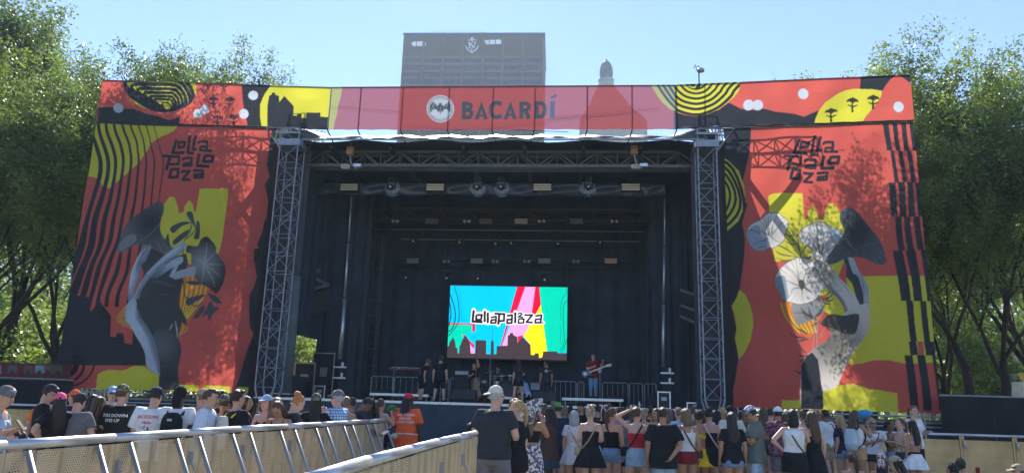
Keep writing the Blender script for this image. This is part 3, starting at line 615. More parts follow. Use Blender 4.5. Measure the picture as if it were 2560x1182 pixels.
BARR['frame_solid'] = _bm(lambda q: [q.box((.03, -.012, .62), (.05, .03, 1.14)), q.box((BW - .03, -.012, .62), (.05, .03, 1.14)), q.box((BW / 2, -.004, .07), (BW - .01, .035, .045))], MATS['golden_sheet'])
BARR['brace'] = _bm(lambda q: q.tube([(0, -.03, 1.19), (.0, -.55, .05)], .022, 8), M_STEEL, True)
BARR['foot'] = _bm(lambda q: q.box((BW / 2, -.3, .02), (BW - .02, .62, .035)), mat('tread_plate', (.3, .31, .33), .5, metal=.5, bump=.6, bscale=60))
BARR['latch'] = _bm(lambda q: [q.box((.05, -.035, 1.0), (.05, .05, .12)), q.tube([(.05, -.06, .96), (.07, -.1, .88)], .014, 6)], M_STEEL)
def along(pts):
    pts = [np.array(p, float) for p in pts]; out = []; i = 0; p = pts[0]
    while i < len(pts) - 1:
        d = pts[i + 1] - p; L = np.linalg.norm(d)
        if L < BW * .5: i += 1; continue
        t = d / L; out.append((p, atan2(t[1], t[0]))); p = p + t * BW
        if np.linalg.norm(pts[i + 1] - p) < BW * .5 or (pts[i + 1] - p) @ t < 0: i += 1
    return out
ORD = ('nearest', 'second nearest', 'third nearest', 'fourth nearest', 'fifth nearest', 'sixth nearest', 'seventh nearest', 'eighth nearest', 'ninth nearest', 'tenth nearest', 'eleventh nearest', 'twelfth nearest', 'thirteenth nearest', 'fourteenth nearest')
RZ = 1.24
def rail(pts): return [tuple(ground(x, y, RZ)[:2]) for x, y in pts]
_l1 = rail([(0, 1113), (350, 1089), (620, 1070), (760, 1063), (975, 1049)]); _l1 = [(_l1[0][0] + .12, _l1[0][1] - 2.4)] + _l1
for k, (p, a) in enumerate(along(_l1)): barrier(p[0], p[1], a, '%s braced panel of the left barrier line' % ORD[k], h=RZ, group='panels of the left barrier line')
_l2 = rail([(830, 1182), (950, 1142), (1100, 1103), (1203, 1079)]); _l2 = [(_l2[0][0] - .1, _l2[0][1] - 1.6)] + _l2
for k, (p, a) in enumerate(along(_l2)): barrier(p[0], p[1], a, '%s panel of the middle barrier line' % ORD[k], h=RZ, back=False, group='panels of the middle barrier line')
_b0, _b1 = np.array([-15.5, 21.6]), np.array([14.6, 18.4]); _t = nrm(_b1 - _b0); _n = int(np.linalg.norm(_b1 - _b0) / BW)
NUM = 'first second third fourth fifth sixth seventh eighth ninth tenth eleventh twelfth thirteenth fourteenth fifteenth sixteenth seventeenth eighteenth nineteenth twentieth'.split()
ri = li = 0
for k in range(_n):
    p = _b0 + _t * BW * k
    if -3.4 < p[0] < 1.0: continue
    if p[0] > 0: lab = '%s sheet-faced panel from the left in the barrier before the right banner' % NUM[ri]; ri += 1
    else: lab = '%s sheet-faced panel from the left in the barrier before the left banner' % NUM[li]; li += 1
    barrier(p[0], p[1], atan2(_t[1], _t[0]), lab, h=1.2, back=False, solid=True, group='panels of the front barrier')
# ------------------------------------------------------------------ printed cloths (designs drawn as filled outlines and brush strokes on the flat cloth)
def smooth_poly(p, n=5):
    p = np.array(p, float); m = len(p); out = []
    for i in range(m):
        a, b, c, d = p[i - 1], p[i], p[(i + 1) % m], p[(i + 2) % m]
        for k in range(n):
            t = k / n; out.append(.5 * (2 * b + (c - a) * t + (2 * a - 5 * b + 4 * c - d) * t * t + (3 * b - a - 3 * c + d) * t ** 3))
    return np.array(out)
def smooth_line(p, n=5):
    p = np.array(p, float); q = np.vstack([2 * p[0] - p[1], p, 2 * p[-1] - p[-2]]); out = []
    for i in range(1, len(q) - 2):
        a, b, c, d = q[i - 1:i + 3]
        for k in range(n):
            t = k / n; out.append(.5 * (2 * b + (c - a) * t + (2 * a - 5 * b + 4 * c - d) * t * t + (3 * b - a - 3 * c + d) * t ** 3))
    return np.array(out + [p[-1]])
def inside(P, poly):
    r = np.zeros(len(P), bool); n = len(poly); lo = poly.min(0); hi = poly.max(0)
    k = np.where((P[:, 0] >= lo[0]) & (P[:, 0] <= hi[0]) & (P[:, 1] >= lo[1]) & (P[:, 1] <= hi[1]))[0]
    if len(k) == 0: return r
    x, y = P[k, 0], P[k, 1]; c = np.zeros(len(k), bool)
    for i in range(n):
        x0, y0 = poly[i]; x1, y1 = poly[(i + 1) % n]
        if y0 == y1: continue
        c ^= ((y0 > y) != (y1 > y)) & (x < (x1 - x0) * (y - y0) / (y1 - y0) + x0)
    r[k] = c; return r
def near(P, line, wd, cap=False):
    r = np.zeros(len(P), bool); wd = np.broadcast_to(np.asarray(wd, float), (len(line),)); M = wd.max()
    lo = line.min(0) - M; hi = line.max(0) + M
    k = np.where((P[:, 0] >= lo[0]) & (P[:, 0] <= hi[0]) & (P[:, 1] >= lo[1]) & (P[:, 1] <= hi[1]))[0]
    if len(k) == 0: return r
    Q = P[k]; c = np.zeros(len(k), bool); n = len(line)
    for i in range(n - 1):
        a, b = line[i], line[i + 1]; d = b - a; L2 = d @ d
        if L2 == 0: continue
        t = (Q - a) @ d / L2; tc = np.clip(t, 0, 1); e = Q - a - tc[:, None] * d; w_ = wd[i] + (wd[i + 1] - wd[i]) * tc
        h = (e ** 2).sum(1) < (w_ / 2) ** 2
        if not cap:
            if i == 0: h &= t >= 0
            if i == n - 2: h &= t <= 1
        c |= h
    r[k] = c; return r
class Art:
    """A design: list of painters applied in order; coordinates are those of the flat design sheet."""
    def __init__(s, base): s.base = base; s.ops = []; s.x0 = s.y0 = 0.; s.k = 1.; s.clip = None
    def zoom(s, x0, y0, k): s.x0, s.y0, s.k = x0, y0, k; return s
    def T(s, p): return np.array(p, float) / s.k + np.array([s.x0, s.y0])
    def poly(s, c, p, sm=False, n=5): q = s.T(p); s.ops.append(('p', c, smooth_poly(q, n) if sm else q, s.clip)); return s
    def line(s, c, p, wd, sm=False, cap=False):
        q = s.T(p); wv = np.asarray(wd, float) / s.k; L = smooth_line(q) if sm else q
        if wv.ndim: wv = np.interp(np.linspace(0, 1, len(L)), np.linspace(0, 1, len(wv)), wv)
        s.ops.append(('l', c, L, s.clip, wv, cap)); return s
    def loop(s, c, p, wd, sm=False): return s.line(c, list(p) + [p[0]], wd, sm, True) if not sm else s.line(c, list(p) + [p[0], p[1]], wd, True, True)
    def disc(s, c, ctr, r, ry=None, n=28): return s.poly(c, [(ctr[0] + r * cos(a), ctr[1] + (ry or r) * sin(a)) for a in np.linspace(0, 2 * pi, n, endpoint=False)])
    def rad(s, ctr, r, c0, c1, p, st=0.):    # shaded fill (drawing of a petal or a hand) running from c0 to c1, with drawn pleats
        s.ops.append(('g', (c0, c1), smooth_poly(s.T(p)), s.clip, s.T([ctr])[0], r / s.k, st)); return s
    def paint(s, P):
        C = np.tile(np.array(s.base, float), (len(P), 1))
        for op in s.ops:
            m = inside(P, op[2]) if op[0] in 'pg' else near(P, op[2], op[4], op[5])
            if op[3] is not None: m &= inside(P, op[3])
            if op[0] == 'g':
                d = np.clip(np.linalg.norm(P[m] - op[4], axis=1) / op[5], 0, 1)[:, None]; d = d * d * (3 - 2 * d); q = P[m] - op[4]; a = np.arctan2(q[:, 1], q[:, 0]); gr = np.sin(P[m][:, 0] * .61 + 2 * np.sin(P[m][:, 1] * .23)) * np.sin(P[m][:, 1] * .47 + 1.5 * np.sin(P[m][:, 0] * .19))
                C[m] = (np.array(op[1][0]) * (1 - d) + np.array(op[1][1]) * d) * (1 + .035 * gr + op[6] * (np.sin(a * 31 + 2 * np.sin(a * 7)) * .6 + np.sin(a * 53) * .4) * d[:, 0])[:, None]
            else: C[m] = op[1]
        return C
def cloth_grid(name, corner, art, m, parent, step=.03, wr=.05, seed=0, ss=2, loc=(0, 0, 0), flat=False, seam=None):
    """Printed cloth between four world corners (bl, br, tr, tl); colours come from the design."""
    bl, br, tr, tl = [np.array(c, float) for c in corner]; L = np.linalg.norm(br - bl); Hh = np.linalg.norm(tl - bl); nu = int(L / step); nv = int(Hh / step)
    u, v = np.meshgrid(np.linspace(0, 1, nu + 1), np.linspace(0, 1, nv + 1)); u = u.ravel(); v = v.ravel()
    Pw = (1 - v)[:, None] * ((1 - u)[:, None] * bl + u[:, None] * br) + v[:, None] * ((1 - u)[:, None] * tl + u[:, None] * tr)
    n = nrm(np.cross(br - bl, tl - bl)); C = 0
    for i in range(ss):
        for j in range(ss):
            o = (br - bl) / nu * ((i + .5) / ss - .5) + (tl - bl) / nv * ((j + .5) / ss - .5); d = Pw + o - np.array([0, 0, EYE]); kk = d @ FWD
            C = C + art.paint(np.stack([1280 + F * (d @ RGT) / kk, 591 - F * (d @ UPV) / kk], 1))
    C = C / ss ** 2
    if not flat:
        r = np.random.default_rng(seed); X = u * L; Y = v * Hh; D = 0
        for k in range(9):
            a = r.uniform(-1.2, 1.2); f = r.uniform(.35, 2.4); D = D + np.sin((X * cos(a) + Y * sin(a)) * f * 2 + r.uniform(0, 6.28) + .8 * np.sin((X * .6 - Y * .4) * r.uniform(.3, .9) + k)) / (1 + f)
        e = np.minimum(np.minimum(u, 1 - u) * L, np.minimum(v, 1 - v) * Hh); hang = np.minimum(1, e / .5)
        edge = .5 * np.abs(np.sin(X * pi / .9)) * np.exp(-Y / .25)
        Pw = Pw + n * (wr * D * (.25 + .75 * hang))[:, None] + np.array([0, 0, 1.]) * (.04 * edge)[:, None]
    f = (np.arange(nu)[None, :] + np.arange(nv)[:, None] * (nu + 1)).ravel()
    fs = np.stack([f, f + 1, f + nu + 2, f + nu + 1], 1); me = bpy.data.meshes.new(name)
    me.vertices.add(len(Pw)); me.vertices.foreach_set('co', (Pw - np.array(loc)).ravel().astype('f4')); me.loops.add(4 * len(fs)); me.loops.foreach_set('vertex_index', fs.ravel().astype('i4'))
    me.polygons.add(len(fs)); me.polygons.foreach_set('loop_start', np.arange(0, 4 * len(fs), 4, dtype='i4')); me.polygons.foreach_set('loop_total', np.full(len(fs), 4, 'i4')); me.polygons.foreach_set('use_smooth', np.ones(len(fs), bool))
    me.update(calc_edges=True); ca = me.color_attributes.new('print', 'FLOAT_COLOR', 'POINT'); ca.data.foreach_set('color', np.concatenate([C, np.ones((len(C), 1))], 1).ravel().astype('f4'))
    me.materials.append(m); o = bpy.data.objects.new(name, me); COL.objects.link(o)
    if parent: o.parent = parent
    return o
RED = (.47, .088, .072); YEL = (.50, .48, .045); INK = (.024, .028, .036); ORA = (.55, .14, .035); PALE = (.42, .47, .55)
GL = (.40, .43, .48); GM = (.15, .17, .20); GD = (.045, .05, .058); SK = (.22, .28, .37)

def letters(A, rows):
    for p, wd in rows: A.line(INK, p, wd, cap=False)
def rr(x0, y0, x1, y1, s=0):             # rounded-square letter bowl, slanted
    return [(x0 + s, y0), (x1 + s, y0), (x1, y1), (x0, y1)]
def lolla(A):
    w_ = 62
    A.line(INK, [(525, 165), (418, 428), (692, 440)], w_); A.loop(INK, [(570, 225), (715, 232), (690, 320), (560, 330)], 58)
    A.line(INK, [(828, 92), (768, 455), (910, 468)], w_); A.line(INK, [(945, 105), (885, 385), (965, 388)], 60)
    A.line(INK, [(985, 262), (1040, 222), (1185, 225), (1190, 300), (1165, 412), (1285, 420)], 56); A.loop(INK, [(1180, 330), (1050, 335), (1035, 405), (1165, 412)], 48)
    A.line(INK, [(210, 495), (340, 492), (555, 512), (545, 660), (340, 665)], 56); A.line(INK, [(355, 500), (282, 795)], 68)
    A.line(INK, [(620, 600), (660, 560), (855, 560), (850, 715), (660, 715), (668, 672), (850, 660)], 56)
    A.line(INK, [(1020, 478), (972, 725), (1220, 735)], 65); A.loop(INK, [(1150, 520), (1300, 522), (1285, 640), (1105, 640)], 63)
    A.loop(INK, [(390, 770), (540, 768), (520, 942), (350, 945)], 63); A.line(INK, [(598, 825), (800, 832), (625, 995), (805, 1005)], 58)
    A.line(INK, [(878, 822), (1078, 822), (1065, 955), (895, 960), (905, 905), (1065, 895)], 55)

# ---- left banner
LB = Art(RED).zoom(100, 300, 1.6879)
LB.poly(YEL, [(200, -20), (600, -20), (578, 30), (560, 48), (505, 70), (470, 95), (450, 135), (420, 180), (370, 230), (325, 265), (298, 290), (270, 282), (240, 245), (180, 230)])
for k in range(9):
    x = 245 + 33 * k; q = k - 2
    pts = [(x - 32, 10), (x - 22, 60), (x - 4, 120), (x + 8, 175), (x + 4, 250), (x - 10, 330), (x - 34 + q * 3, 420), (x - 62 + q * 4, 520), (x - 92 + q * 5, 620), (x - 128 + q * 7, 710), (x - 150 + q * 9, 790)]
    th = 15 - 1.4 * k if k > 1 else 15
    LB.line(INK, pts, [th, th, th * 1.1, th * 1.2, th * 1.25, th * 1.3, th * 1.5, th * 1.8, th * 2, th * 2.2, th * 2.1], sm=True)
LB.poly(INK, [(60, 1032), (60, 780), (120, 745), (150, 738), (200, 746), (215, 808), (258, 760), (302, 825), (293, 912), (318, 914), (325, 897), (350, 899), (355, 940), (386, 946), (392, 870), (445, 960), (450, 1034)])
LB.zoom(140, 660, 3.476)
for rx, ry, wd in ((150, 110, 52), (225, 175, 26), (318, 215, 17)): LB.line(INK, [(rx * cos(a) + 10, 862 + ry * sin(a)) for a in np.linspace(0, 1.57, 12)], wd)
LB.poly(INK, [(-60, 870), (40, 866), (50, 1000), (20, 1085), (-60, 1085)])
LB.poly(YEL, [(345, 1100), (352, 1020), (362, 955), (395, 935), (450, 915), (560, 922), (600, 912), (640, 893), (690, 879), (765, 888), (830, 930), (905, 965), (905, 1110)])
for p in ([(1072, 1045), (1235, 1050), (1230, 1128), (935, 1112), (990, 1092), (1070, 1090)], [(1284, 1052), (1512, 1062), (1510, 1135), (1280, 1122)], [(1572, 1068), (1740, 1072), (1740, 1150), (1570, 1138)]): LB.poly(YEL, p)
LB.zoom(100, 300, 1.6879)
LB.poly(INK, [(985, -20), (970, 110), (958, 190), (969, 240), (948, 275), (958, 320), (974, 380), (946, 430), (940, 470), (918, 528), (925, 540), (905, 545), (899, 590), (914, 660), (902, 700), (880, 740), (880, 790), (886, 870), (901, 903), (874, 975), (842, 1060), (822, 1130), (905, 1142), (912, 1136), (1100, 1180), (1100, -20)])
LB.zoom(140, 660, 3.476).poly(YEL, [(1572, 1068), (1740, 1072), (1740, 1150), (1570, 1138)]).zoom(100, 300, 1.6879)
LB.poly(YEL, [(502, 440), (518, 360), (545, 322), (565, 325), (578, 362), (583, 392), (604, 385), (607, 362), (627, 335), (643, 355), (648, 385), (657, 385), (672, 290), (700, 286), (797, 291), (795, 320), (755, 560), (690, 620), (500, 580)])
# orange and yellow wavy lines behind the hand
LB.poly(ORA, [(590, 640), (650, 640), (705, 700), (690, 750), (640, 830), (600, 890), (575, 890)], sm=True)
for k in range(6): LB.line(YEL, [(612 + k * 16, 640 + k * 6), (606 + k * 17, 690 + k * 4), (598 + k * 17, 740 + k * 2), (590 + k * 12, 800), (580 + k * 8, 850 - k * 3)], 5.5, sm=True)
for k in range(3): LB.line(YEL, [(368, 780 + k * 8), (340 + k * 9, 815), (328 + k * 10, 840), (350 + k * 8, 862 - k * 6), (392, 880 - k * 9)], 2.6, sm=True)
LB.line(YEL, [(590, 905), (618, 885), (614, 860), (600, 850)], 3, sm=True); LB.line(YEL, [(590, 895), (605, 880), (600, 862)], 3, sm=True)
LB.poly(YEL, [(475, 700), (500, 692), (518, 715), (518, 735), (480, 730)]); LB.line(ORA, [(485, 725), (488, 700)], 4); LB.line(ORA, [(502, 730), (505, 702)], 4)
# hand, flowers and leaves
LB.zoom(280, 460, 3.475)
LB.poly(GD, [(330, 550), (430, 590), (520, 640), (640, 600), (665, 690), (640, 800), (560, 1060), (330, 960), (250, 700)])
LB.rad((790, 690), 240, (.22, .23, .25), (.030, .033, .038), [(820, 455), (862, 490), (900, 545), (905, 590), (950, 650), (980, 705), (975, 780), (950, 870), (900, 945), (850, 912), (800, 880), (740, 850), (712, 780), (690, 690), (680, 605), (640, 590), (650, 530), (730, 535), (770, 480)])
for a in ((820, 500), (960, 700), (880, 890), (720, 640), (760, 850), (930, 800), (900, 580)): LB.line((.30, .31, .33), [(790, 690), ((790 + a[0]) / 2 + 8, (690 + a[1]) / 2), a], [16, 8, 2], sm=True)
LB.rad((330, 330), 290, (.028, .032, .04), (.10, .11, .125), [(444, 175), (440, 240), (405, 320), (410, 390), (440, 455), (500, 525), (540, 570), (480, 602), (420, 585), (330, 545), (250, 530), (180, 560), (105, 597), (50, 572), (60, 500), (95, 410), (150, 330), (240, 240), (320, 180), (380, 150), (425, 155)], .25)
LB.line((.14, .15, .17), [(405, 330), (330, 430), (270, 490), (255, 500)], [8, 6, 2], sm=True); LB.line((.10, .11, .12), [(100, 400), (180, 420), (270, 470)], 10, sm=True)
LB.poly((.17, .18, .20), [(60, 560), (110, 470), (200, 440), (225, 500), (170, 545), (110, 585)], sm=True)
LEAF = (.05, .065, .075)
for p in ([(640, 255), (690, 240), (720, 330), (745, 400), (700, 345)], [(500, 375), (600, 325), (690, 335), (600, 365), (530, 425)], [(525, 495), (600, 430), (675, 392), (640, 450), (545, 525)], [(740, 320), (768, 350), (765, 430), (748, 475), (708, 468), (735, 400)], [(460, 490), (485, 430), (500, 540)],
          [(650, 850), (720, 838), (750, 865), (690, 875)], [(640, 1000), (720, 970), (800, 955), (740, 1010), (660, 1055)], [(820, 945), (900, 970), (950, 1035), (880, 1020)], [(850, 1015), (885, 1060), (930, 1075), (880, 1130), (850, 1190), (830, 1130), (790, 1160), (820, 1080)], [(740, 1110), (790, 1050), (810, 1090), (750, 1160), (705, 1165)]): LB.poly(LEAF, p, sm=True)
for p in ([(690, 340), (680, 410), (640, 460), (620, 500)], [(735, 390), (690, 440), (640, 470)], [(620, 500), (612, 600), (625, 760), (630, 960), (660, 985)], [(660, 660), (640, 720), (600, 760)], [(660, 1010), (720, 1060), (790, 1030)]): LB.line(LEAF, p, 9, sm=True)
LB.poly((.30, .33, .40), [(495, 830), (560, 775), (650, 740), (720, 715), (715, 790), (620, 820), (540, 840)], sm=True)
LB.poly((.33, .38, .46), [(450, 975), (500, 850), (545, 740), (590, 700), (560, 790), (520, 870), (480, 985)], sm=True)
LB.poly(GD, [(330, 800), (420, 825), (500, 800), (600, 850), (580, 1050), (650, 1190), (200, 1190), (230, 980), (270, 880)])
LB.rad((180, 800), 240, (.36, .43, .54), (.17, .20, .25), [(290, 540), (340, 545), (285, 650), (240, 690), (225, 800), (200, 900), (178, 1005), (145, 1010), (148, 900), (160, 770), (205, 680), (250, 600)])
LB.rad((440, 640), 200, (.34, .41, .51), (.28, .34, .43), [(632, 500), (628, 560), (570, 615), (480, 662), (400, 722), (335, 800), (270, 885), (225, 980), (205, 1100), (215, 1200), (120, 1200), (130, 1060), (200, 960), (250, 850), (300, 765), (400, 655), (520, 560), (595, 508)])
LB.rad((560, 660), 260, (.34, .41, .51), (.10, .12, .15), [(500, 672), (560, 640), (612, 632), (612, 690), (520, 742), (400, 815), (335, 800), (400, 722)])
LB.line(GD, [(505, 675), (420, 710), (345, 775), (300, 850)], [4, 10, 14, 6], sm=True)
for c_, wd, off in (((.24, .29, .37), 34, 0), ((.16, .19, .25), 18, 6)):
    LB.line(c_, [(622 + off, 560), (560, 612 + off), (478, 660 + off), (395 + off, 720 + off), (328 + off, 798 + off), (262 + off, 890), (222 + off, 985), (206 + off, 1100), (214 + off, 1185)], [wd * .4, wd * .7, wd, wd, wd, wd, wd * 1.1, wd * 1.2, wd], sm=True)
    LB.line(c_, [(338 + off, 550), (282 + off, 650), (238 + off, 695), (222 + off, 800), (198 + off, 900), (180, 990)], [wd * .5, wd, wd, wd, wd * .8, wd * .3], sm=True)
for p in ([(606, 520), (540, 575), (450, 625), (360, 705), (300, 775)], [(300, 560), (240, 640), (190, 720), (162, 800), (156, 900)], [(145, 1060), (140, 1120), (135, 1180)]): LB.line((.46, .53, .64), p, [4, 12, 14, 12, 5][:len(p)], sm=True)
for p, wd in (([(300, 770), (360, 700), (450, 620), (540, 560)], [3, 7, 3]), ([(255, 860), (300, 790), (330, 800)], [3, 8, 4]), ([(290, 560), (255, 640), (215, 730), (180, 900)], [2, 6, 3]), ([(590, 520), (610, 545), (600, 580)], [3, 5, 2]), ([(540, 660), (585, 655), (605, 670)], [3, 6, 2]), ([(470, 690), (440, 740), (380, 800)], [3, 8, 3])): LB.line((.11, .13, .17), p, wd, sm=True)
for p, wd in (([(350, 840), (450, 860), (560, 900)], [6, 22, 6]), ([(300, 1000), (420, 1010), (540, 1080)], [4, 26, 4]), ([(360, 920), (440, 960), (520, 960)], [4, 14, 4])): LB.line((.075, .085, .10), p, wd, sm=True)
LB.zoom(140, 660, 3.476)
LB.poly(GD, [(690, 320), (830, 225), (900, 235), (1000, 350), (1060, 380), (1100, 425), (1142, 540), (1085, 500), (1060, 640), (1102, 755), (1078, 900), (1070, 1085), (1000, 1098), (890, 1092), (912, 960), (860, 720), (790, 560), (700, 460)])
LB.rad((900, 720), 230, (.10, .11, .125), GD, [(880, 560), (1040, 610), (1100, 755), (1040, 850), (900, 830), (850, 690)])
LB.rad((720, 560), 330, (.42, .48, .58), (.34, .40, .50), [(612, 400), (630, 340), (670, 300), (702, 330), (700, 400), (715, 470), (770, 545), (815, 640), (850, 740), (885, 850), (912, 962), (850, 935), (785, 885), (770, 780), (735, 700), (690, 620), (650, 540), (614, 470)])
for c_, wd, off in (((.24, .29, .36), 46, 0), ((.15, .18, .23), 24, 10)): LB.line(c_, [(702 + off, 400), (718 + off, 470), (772 + off, 545), (818 + off, 640), (852 + off, 740), (888 + off, 850), (905, 950)], [wd * .6, wd, wd, wd * 1.2, wd * 1.2, wd, wd * .5], sm=True)
LB.line((.40, .43, .46), [(1030, 490), (1045, 560), (1058, 640)], [4, 12, 4]); LB.line((.3, .33, .37), [(985, 570), (1010, 520)], 10)
LB.zoom(380, 330, 8.444); lolla(LB)

# ---- right banner
RB = Art(RED).zoom(1720, 300, 1.597)
RB.poly(INK, [(40, -20), (255, -20), (245, 130), (222, 235), (212, 300), (240, 330), (216, 410), (226, 480), (222, 545), (204, 690), (174, 742), (194, 830), (188, 870), (203, 952), (186, 1050), (166, 1132), (150, 1160), (40, 1160)])
blob = [(60, 138), (125, 140), (165, 165), (205, 200), (228, 260), (232, 310), (222, 355), (200, 405), (150, 450), (95, 478), (60, 480)]
RB.poly(YEL, blob); RB.clip = smooth_poly(RB.T(blob), 1)
for k, f in enumerate((.93, .80, .67, .54, .41, .27, .14)):
    RB.loop(INK, [(88 + 148 * f * cos(a) * (1 + .06 * sin(3 * a + k)), 312 + 178 * f * sin(a) * (1 + .05 * cos(2 * a + k))) for a in np.linspace(0, 6.28, 24, endpoint=False)], 12 - .6 * k)
RB.clip = None
RB.poly(YEL, [(204, 678), (230, 700), (250, 740), (260, 780), (262, 820), (250, 880), (228, 925), (204, 955), (198, 910), (188, 870), (194, 830), (186, 775), (174, 742), (192, 712)])
RB.poly(YEL, [(322, 300), (340, 292), (458, 292), (464, 397), (478, 396), (478, 366), (496, 338), (514, 368), (520, 398), (540, 402), (545, 360), (562, 335), (580, 335), (604, 370), (622, 420), (630, 560), (600, 640), (700, 770), (590, 790), (500, 740), (420, 560), (345, 568), (330, 450)])
RB.poly(YEL, [(640, 622), (1000, 622), (1000, 965), (872, 974), (800, 958), (742, 958), (695, 970), (640, 975), (660, 800)])
RB.poly(ORA, [(380, 730), (560, 700), (520, 800), (480, 870), (410, 790)], sm=True)
for k in range(6): RB.line(YEL, [(372 + k * 20, 725), (388 + k * 20, 770), (415 + k * 17, 810), (450 + k * 12, 850)], 5, sm=True)
RB.poly(YEL, [(535, 1090), (560, 1075), (600, 1060), (660, 1050), (720, 1072), (765, 1076), (838, 1090), (842, 1175), (535, 1170)], sm=False)
RB.poly(YEL, [(374, 1117), (460, 1118), (460, 1150), (374, 1150)])
bars = [(8, 124, [(778, 800), (815, 834), (850, 870), (884, 914)]), (124, 252, [(806, 822), (838, 856), (872, 892)]), (252, 383, [(798, 824), (834, 860), (869, 894), (905, 940)]), (383, 517, [(830, 856), (866, 890), (902, 926)]),
        (517, 722, [(822, 862), (874, 910), (930, 1000)]), (722, 883, [(868, 896), (926, 950)]), (883, 938, [(880, 912), (944, 1010)]), (938, 1160, [(862, 894), (912, 946), (975, 1040)])]
for y0, y1, xs in bars:
    dx = (y1 - y0) * .125
    for a, c in xs: RB.poly(INK, [(a, y0), (c, y0), (c + dx, y1), (a + dx, y1)])
RB.poly(INK, [(985, 722), (992, 883), (1010, 1170), (1100, 1170), (1100, 722)]); RB.poly(INK, [(1000, 938), (1018, 1170), (1100, 1170), (1100, 938)])
RB.poly(RED, [(916, 883), (940, 883), (944, 938), (920, 938)])
FL0, FL1 = (.52, .51, .50), (.30, .31, .33); VEIN = (.05, .05, .055)
def flower(A, ctr, out, veins, r):
    A.rad(ctr, r, FL1, FL0, out, .28)
    A.loop((.12, .12, .13), out, 7, sm=True)
    for v in veins: A.line(VEIN, v, [9, 5, 1.5], sm=True)
RB.zoom(1840, 500, 3.94)
RB.poly((.20, .21, .23), [(560, 960), (800, 930), (860, 1100), (700, 1200), (600, 1200)], sm=True)
for p in ([(480, 320), (560, 400), (620, 520)], [(530, 260), (560, 350), (480, 340)], [(610, 285), (600, 380), (625, 540), (640, 580)], [(690, 390), (670, 480), (630, 540)], [(375, 490), (440, 540), (600, 575)], [(385, 570), (470, 605), (570, 590)], [(380, 440), (460, 470), (600, 570)], [(460, 390), (540, 440), (610, 440)], [(750, 520), (720, 575), (650, 560)],
          [(880, 830), (930, 900), (830, 960)], [(980, 900), (920, 960), (860, 970)], [(970, 965), (900, 990), (830, 975)], [(940, 1020), (880, 1020), (820, 980)], [(570, 1100), (680, 1110), (760, 1150)], [(640, 1050), (690, 1150), (740, 1180)], [(860, 1050), (800, 1120), (770, 1180)]): RB.line((.10, .10, .09), p, [3, 15, 7], sm=True)
flower(RB, (340, 320), [(320, 125), (420, 125), (450, 150), (500, 185), (520, 230), (500, 300), (480, 340), (470, 400), (380, 470), (300, 480), (250, 508), (165, 490), (115, 400), (105, 310), (150, 240), (240, 190)], [[(330, 350), (320, 240), (320, 135)], [(330, 350), (220, 300), (120, 290)], [(340, 360), (440, 240), (515, 200)], [(340, 360), (390, 400), (460, 420)], [(320, 350), (300, 240), (280, 170)], [(310, 380), (220, 410), (160, 460)], [(350, 330), (370, 220), (420, 150)]], 190)
RB.poly((.22, .28, .36), [(105, 320), (180, 250), (235, 260), (240, 350), (300, 400), (300, 480), (250, 508), (165, 490), (115, 400)], sm=True)
for v in ([(240, 330), (170, 300), (110, 300)], [(290, 400), (210, 420), (150, 470)], [(270, 460), (230, 470), (200, 500)]): RB.line(VEIN, v, [8, 5, 2], sm=True)
flower(RB, (830, 520), [(650, 290), (750, 230), (850, 225), (920, 265), (1000, 290), (1050, 340), (1000, 450), (960, 560), (880, 595), (800, 530), (740, 490), (640, 420), (615, 350)], [[(820, 520), (790, 380), (745, 240)], [(830, 520), (800, 360), (780, 230)], [(840, 520), (900, 420), (1030, 340)], [(840, 530), (930, 480), (980, 440)], [(800, 500), (720, 400), (630, 370)], [(845, 510), (880, 380), (930, 300)]], 300)
RB.poly((.25, .31, .38), [(900, 300), (950, 280), (1050, 335), (1000, 440), (960, 420), (930, 370)], sm=True)
flower(RB, (645, 840), [(620, 575), (720, 590), (800, 650), (880, 725), (890, 830), (830, 920), (765, 990), (640, 1022), (540, 1000), (465, 975), (420, 900), (375, 830), (395, 730), (460, 650), (540, 600)], [[(640, 840), (560, 720), (465, 655)], [(640, 840), (600, 720), (590, 600)], [(655, 840), (680, 720), (740, 620)], [(660, 850), (760, 800), (870, 800)], [(640, 860), (560, 880), (520, 980)], [(650, 870), (655, 930), (650, 1010)], [(670, 860), (740, 900), (780, 960)], [(630, 850), (520, 810), (400, 780)]], 250)
RB.poly((.18, .23, .30), [(378, 830), (400, 760), (470, 760), (500, 860), (520, 970), (465, 975), (420, 900)], sm=True); RB.poly(VEIN, [(610, 800), (660, 790), (680, 850), (640, 880)], sm=True)
RB.rad((1200, 300), 330, (.026, .03, .038), (.075, .085, .105), [(1020, 130), (1080, 85), (1150, 98), (1230, 170), (1300, 240), (1400, 350), (1460, 460), (1485, 600), (1440, 635), (1360, 610), (1240, 550), (1100, 562), (960, 622), (880, 600), (960, 480), (1030, 370), (1060, 310), (1020, 220)], .25)
RB.line((.14, .15, .17), [(1070, 340), (1130, 430), (1215, 500)], [4, 9, 3], sm=True); RB.line((.11, .12, .14), [(1215, 470), (1320, 430), (1420, 410)], [3, 8, 3], sm=True)
RB.rad((1250, 850), 320, (.24, .30, .39), (.36, .38, .42), [(1080, 570), (1170, 558), (1225, 680), (1292, 820), (1305, 950), (1292, 1200), (1240, 1200), (1180, 1000), (1200, 880), (1160, 750), (1110, 650)])
RB.poly(GD, [(1080, 575), (1120, 560), (1170, 700), (1215, 740), (1240, 850), (1252, 950), (1240, 1115), (1185, 960), (1160, 820), (1110, 740), (1110, 650)], sm=True)
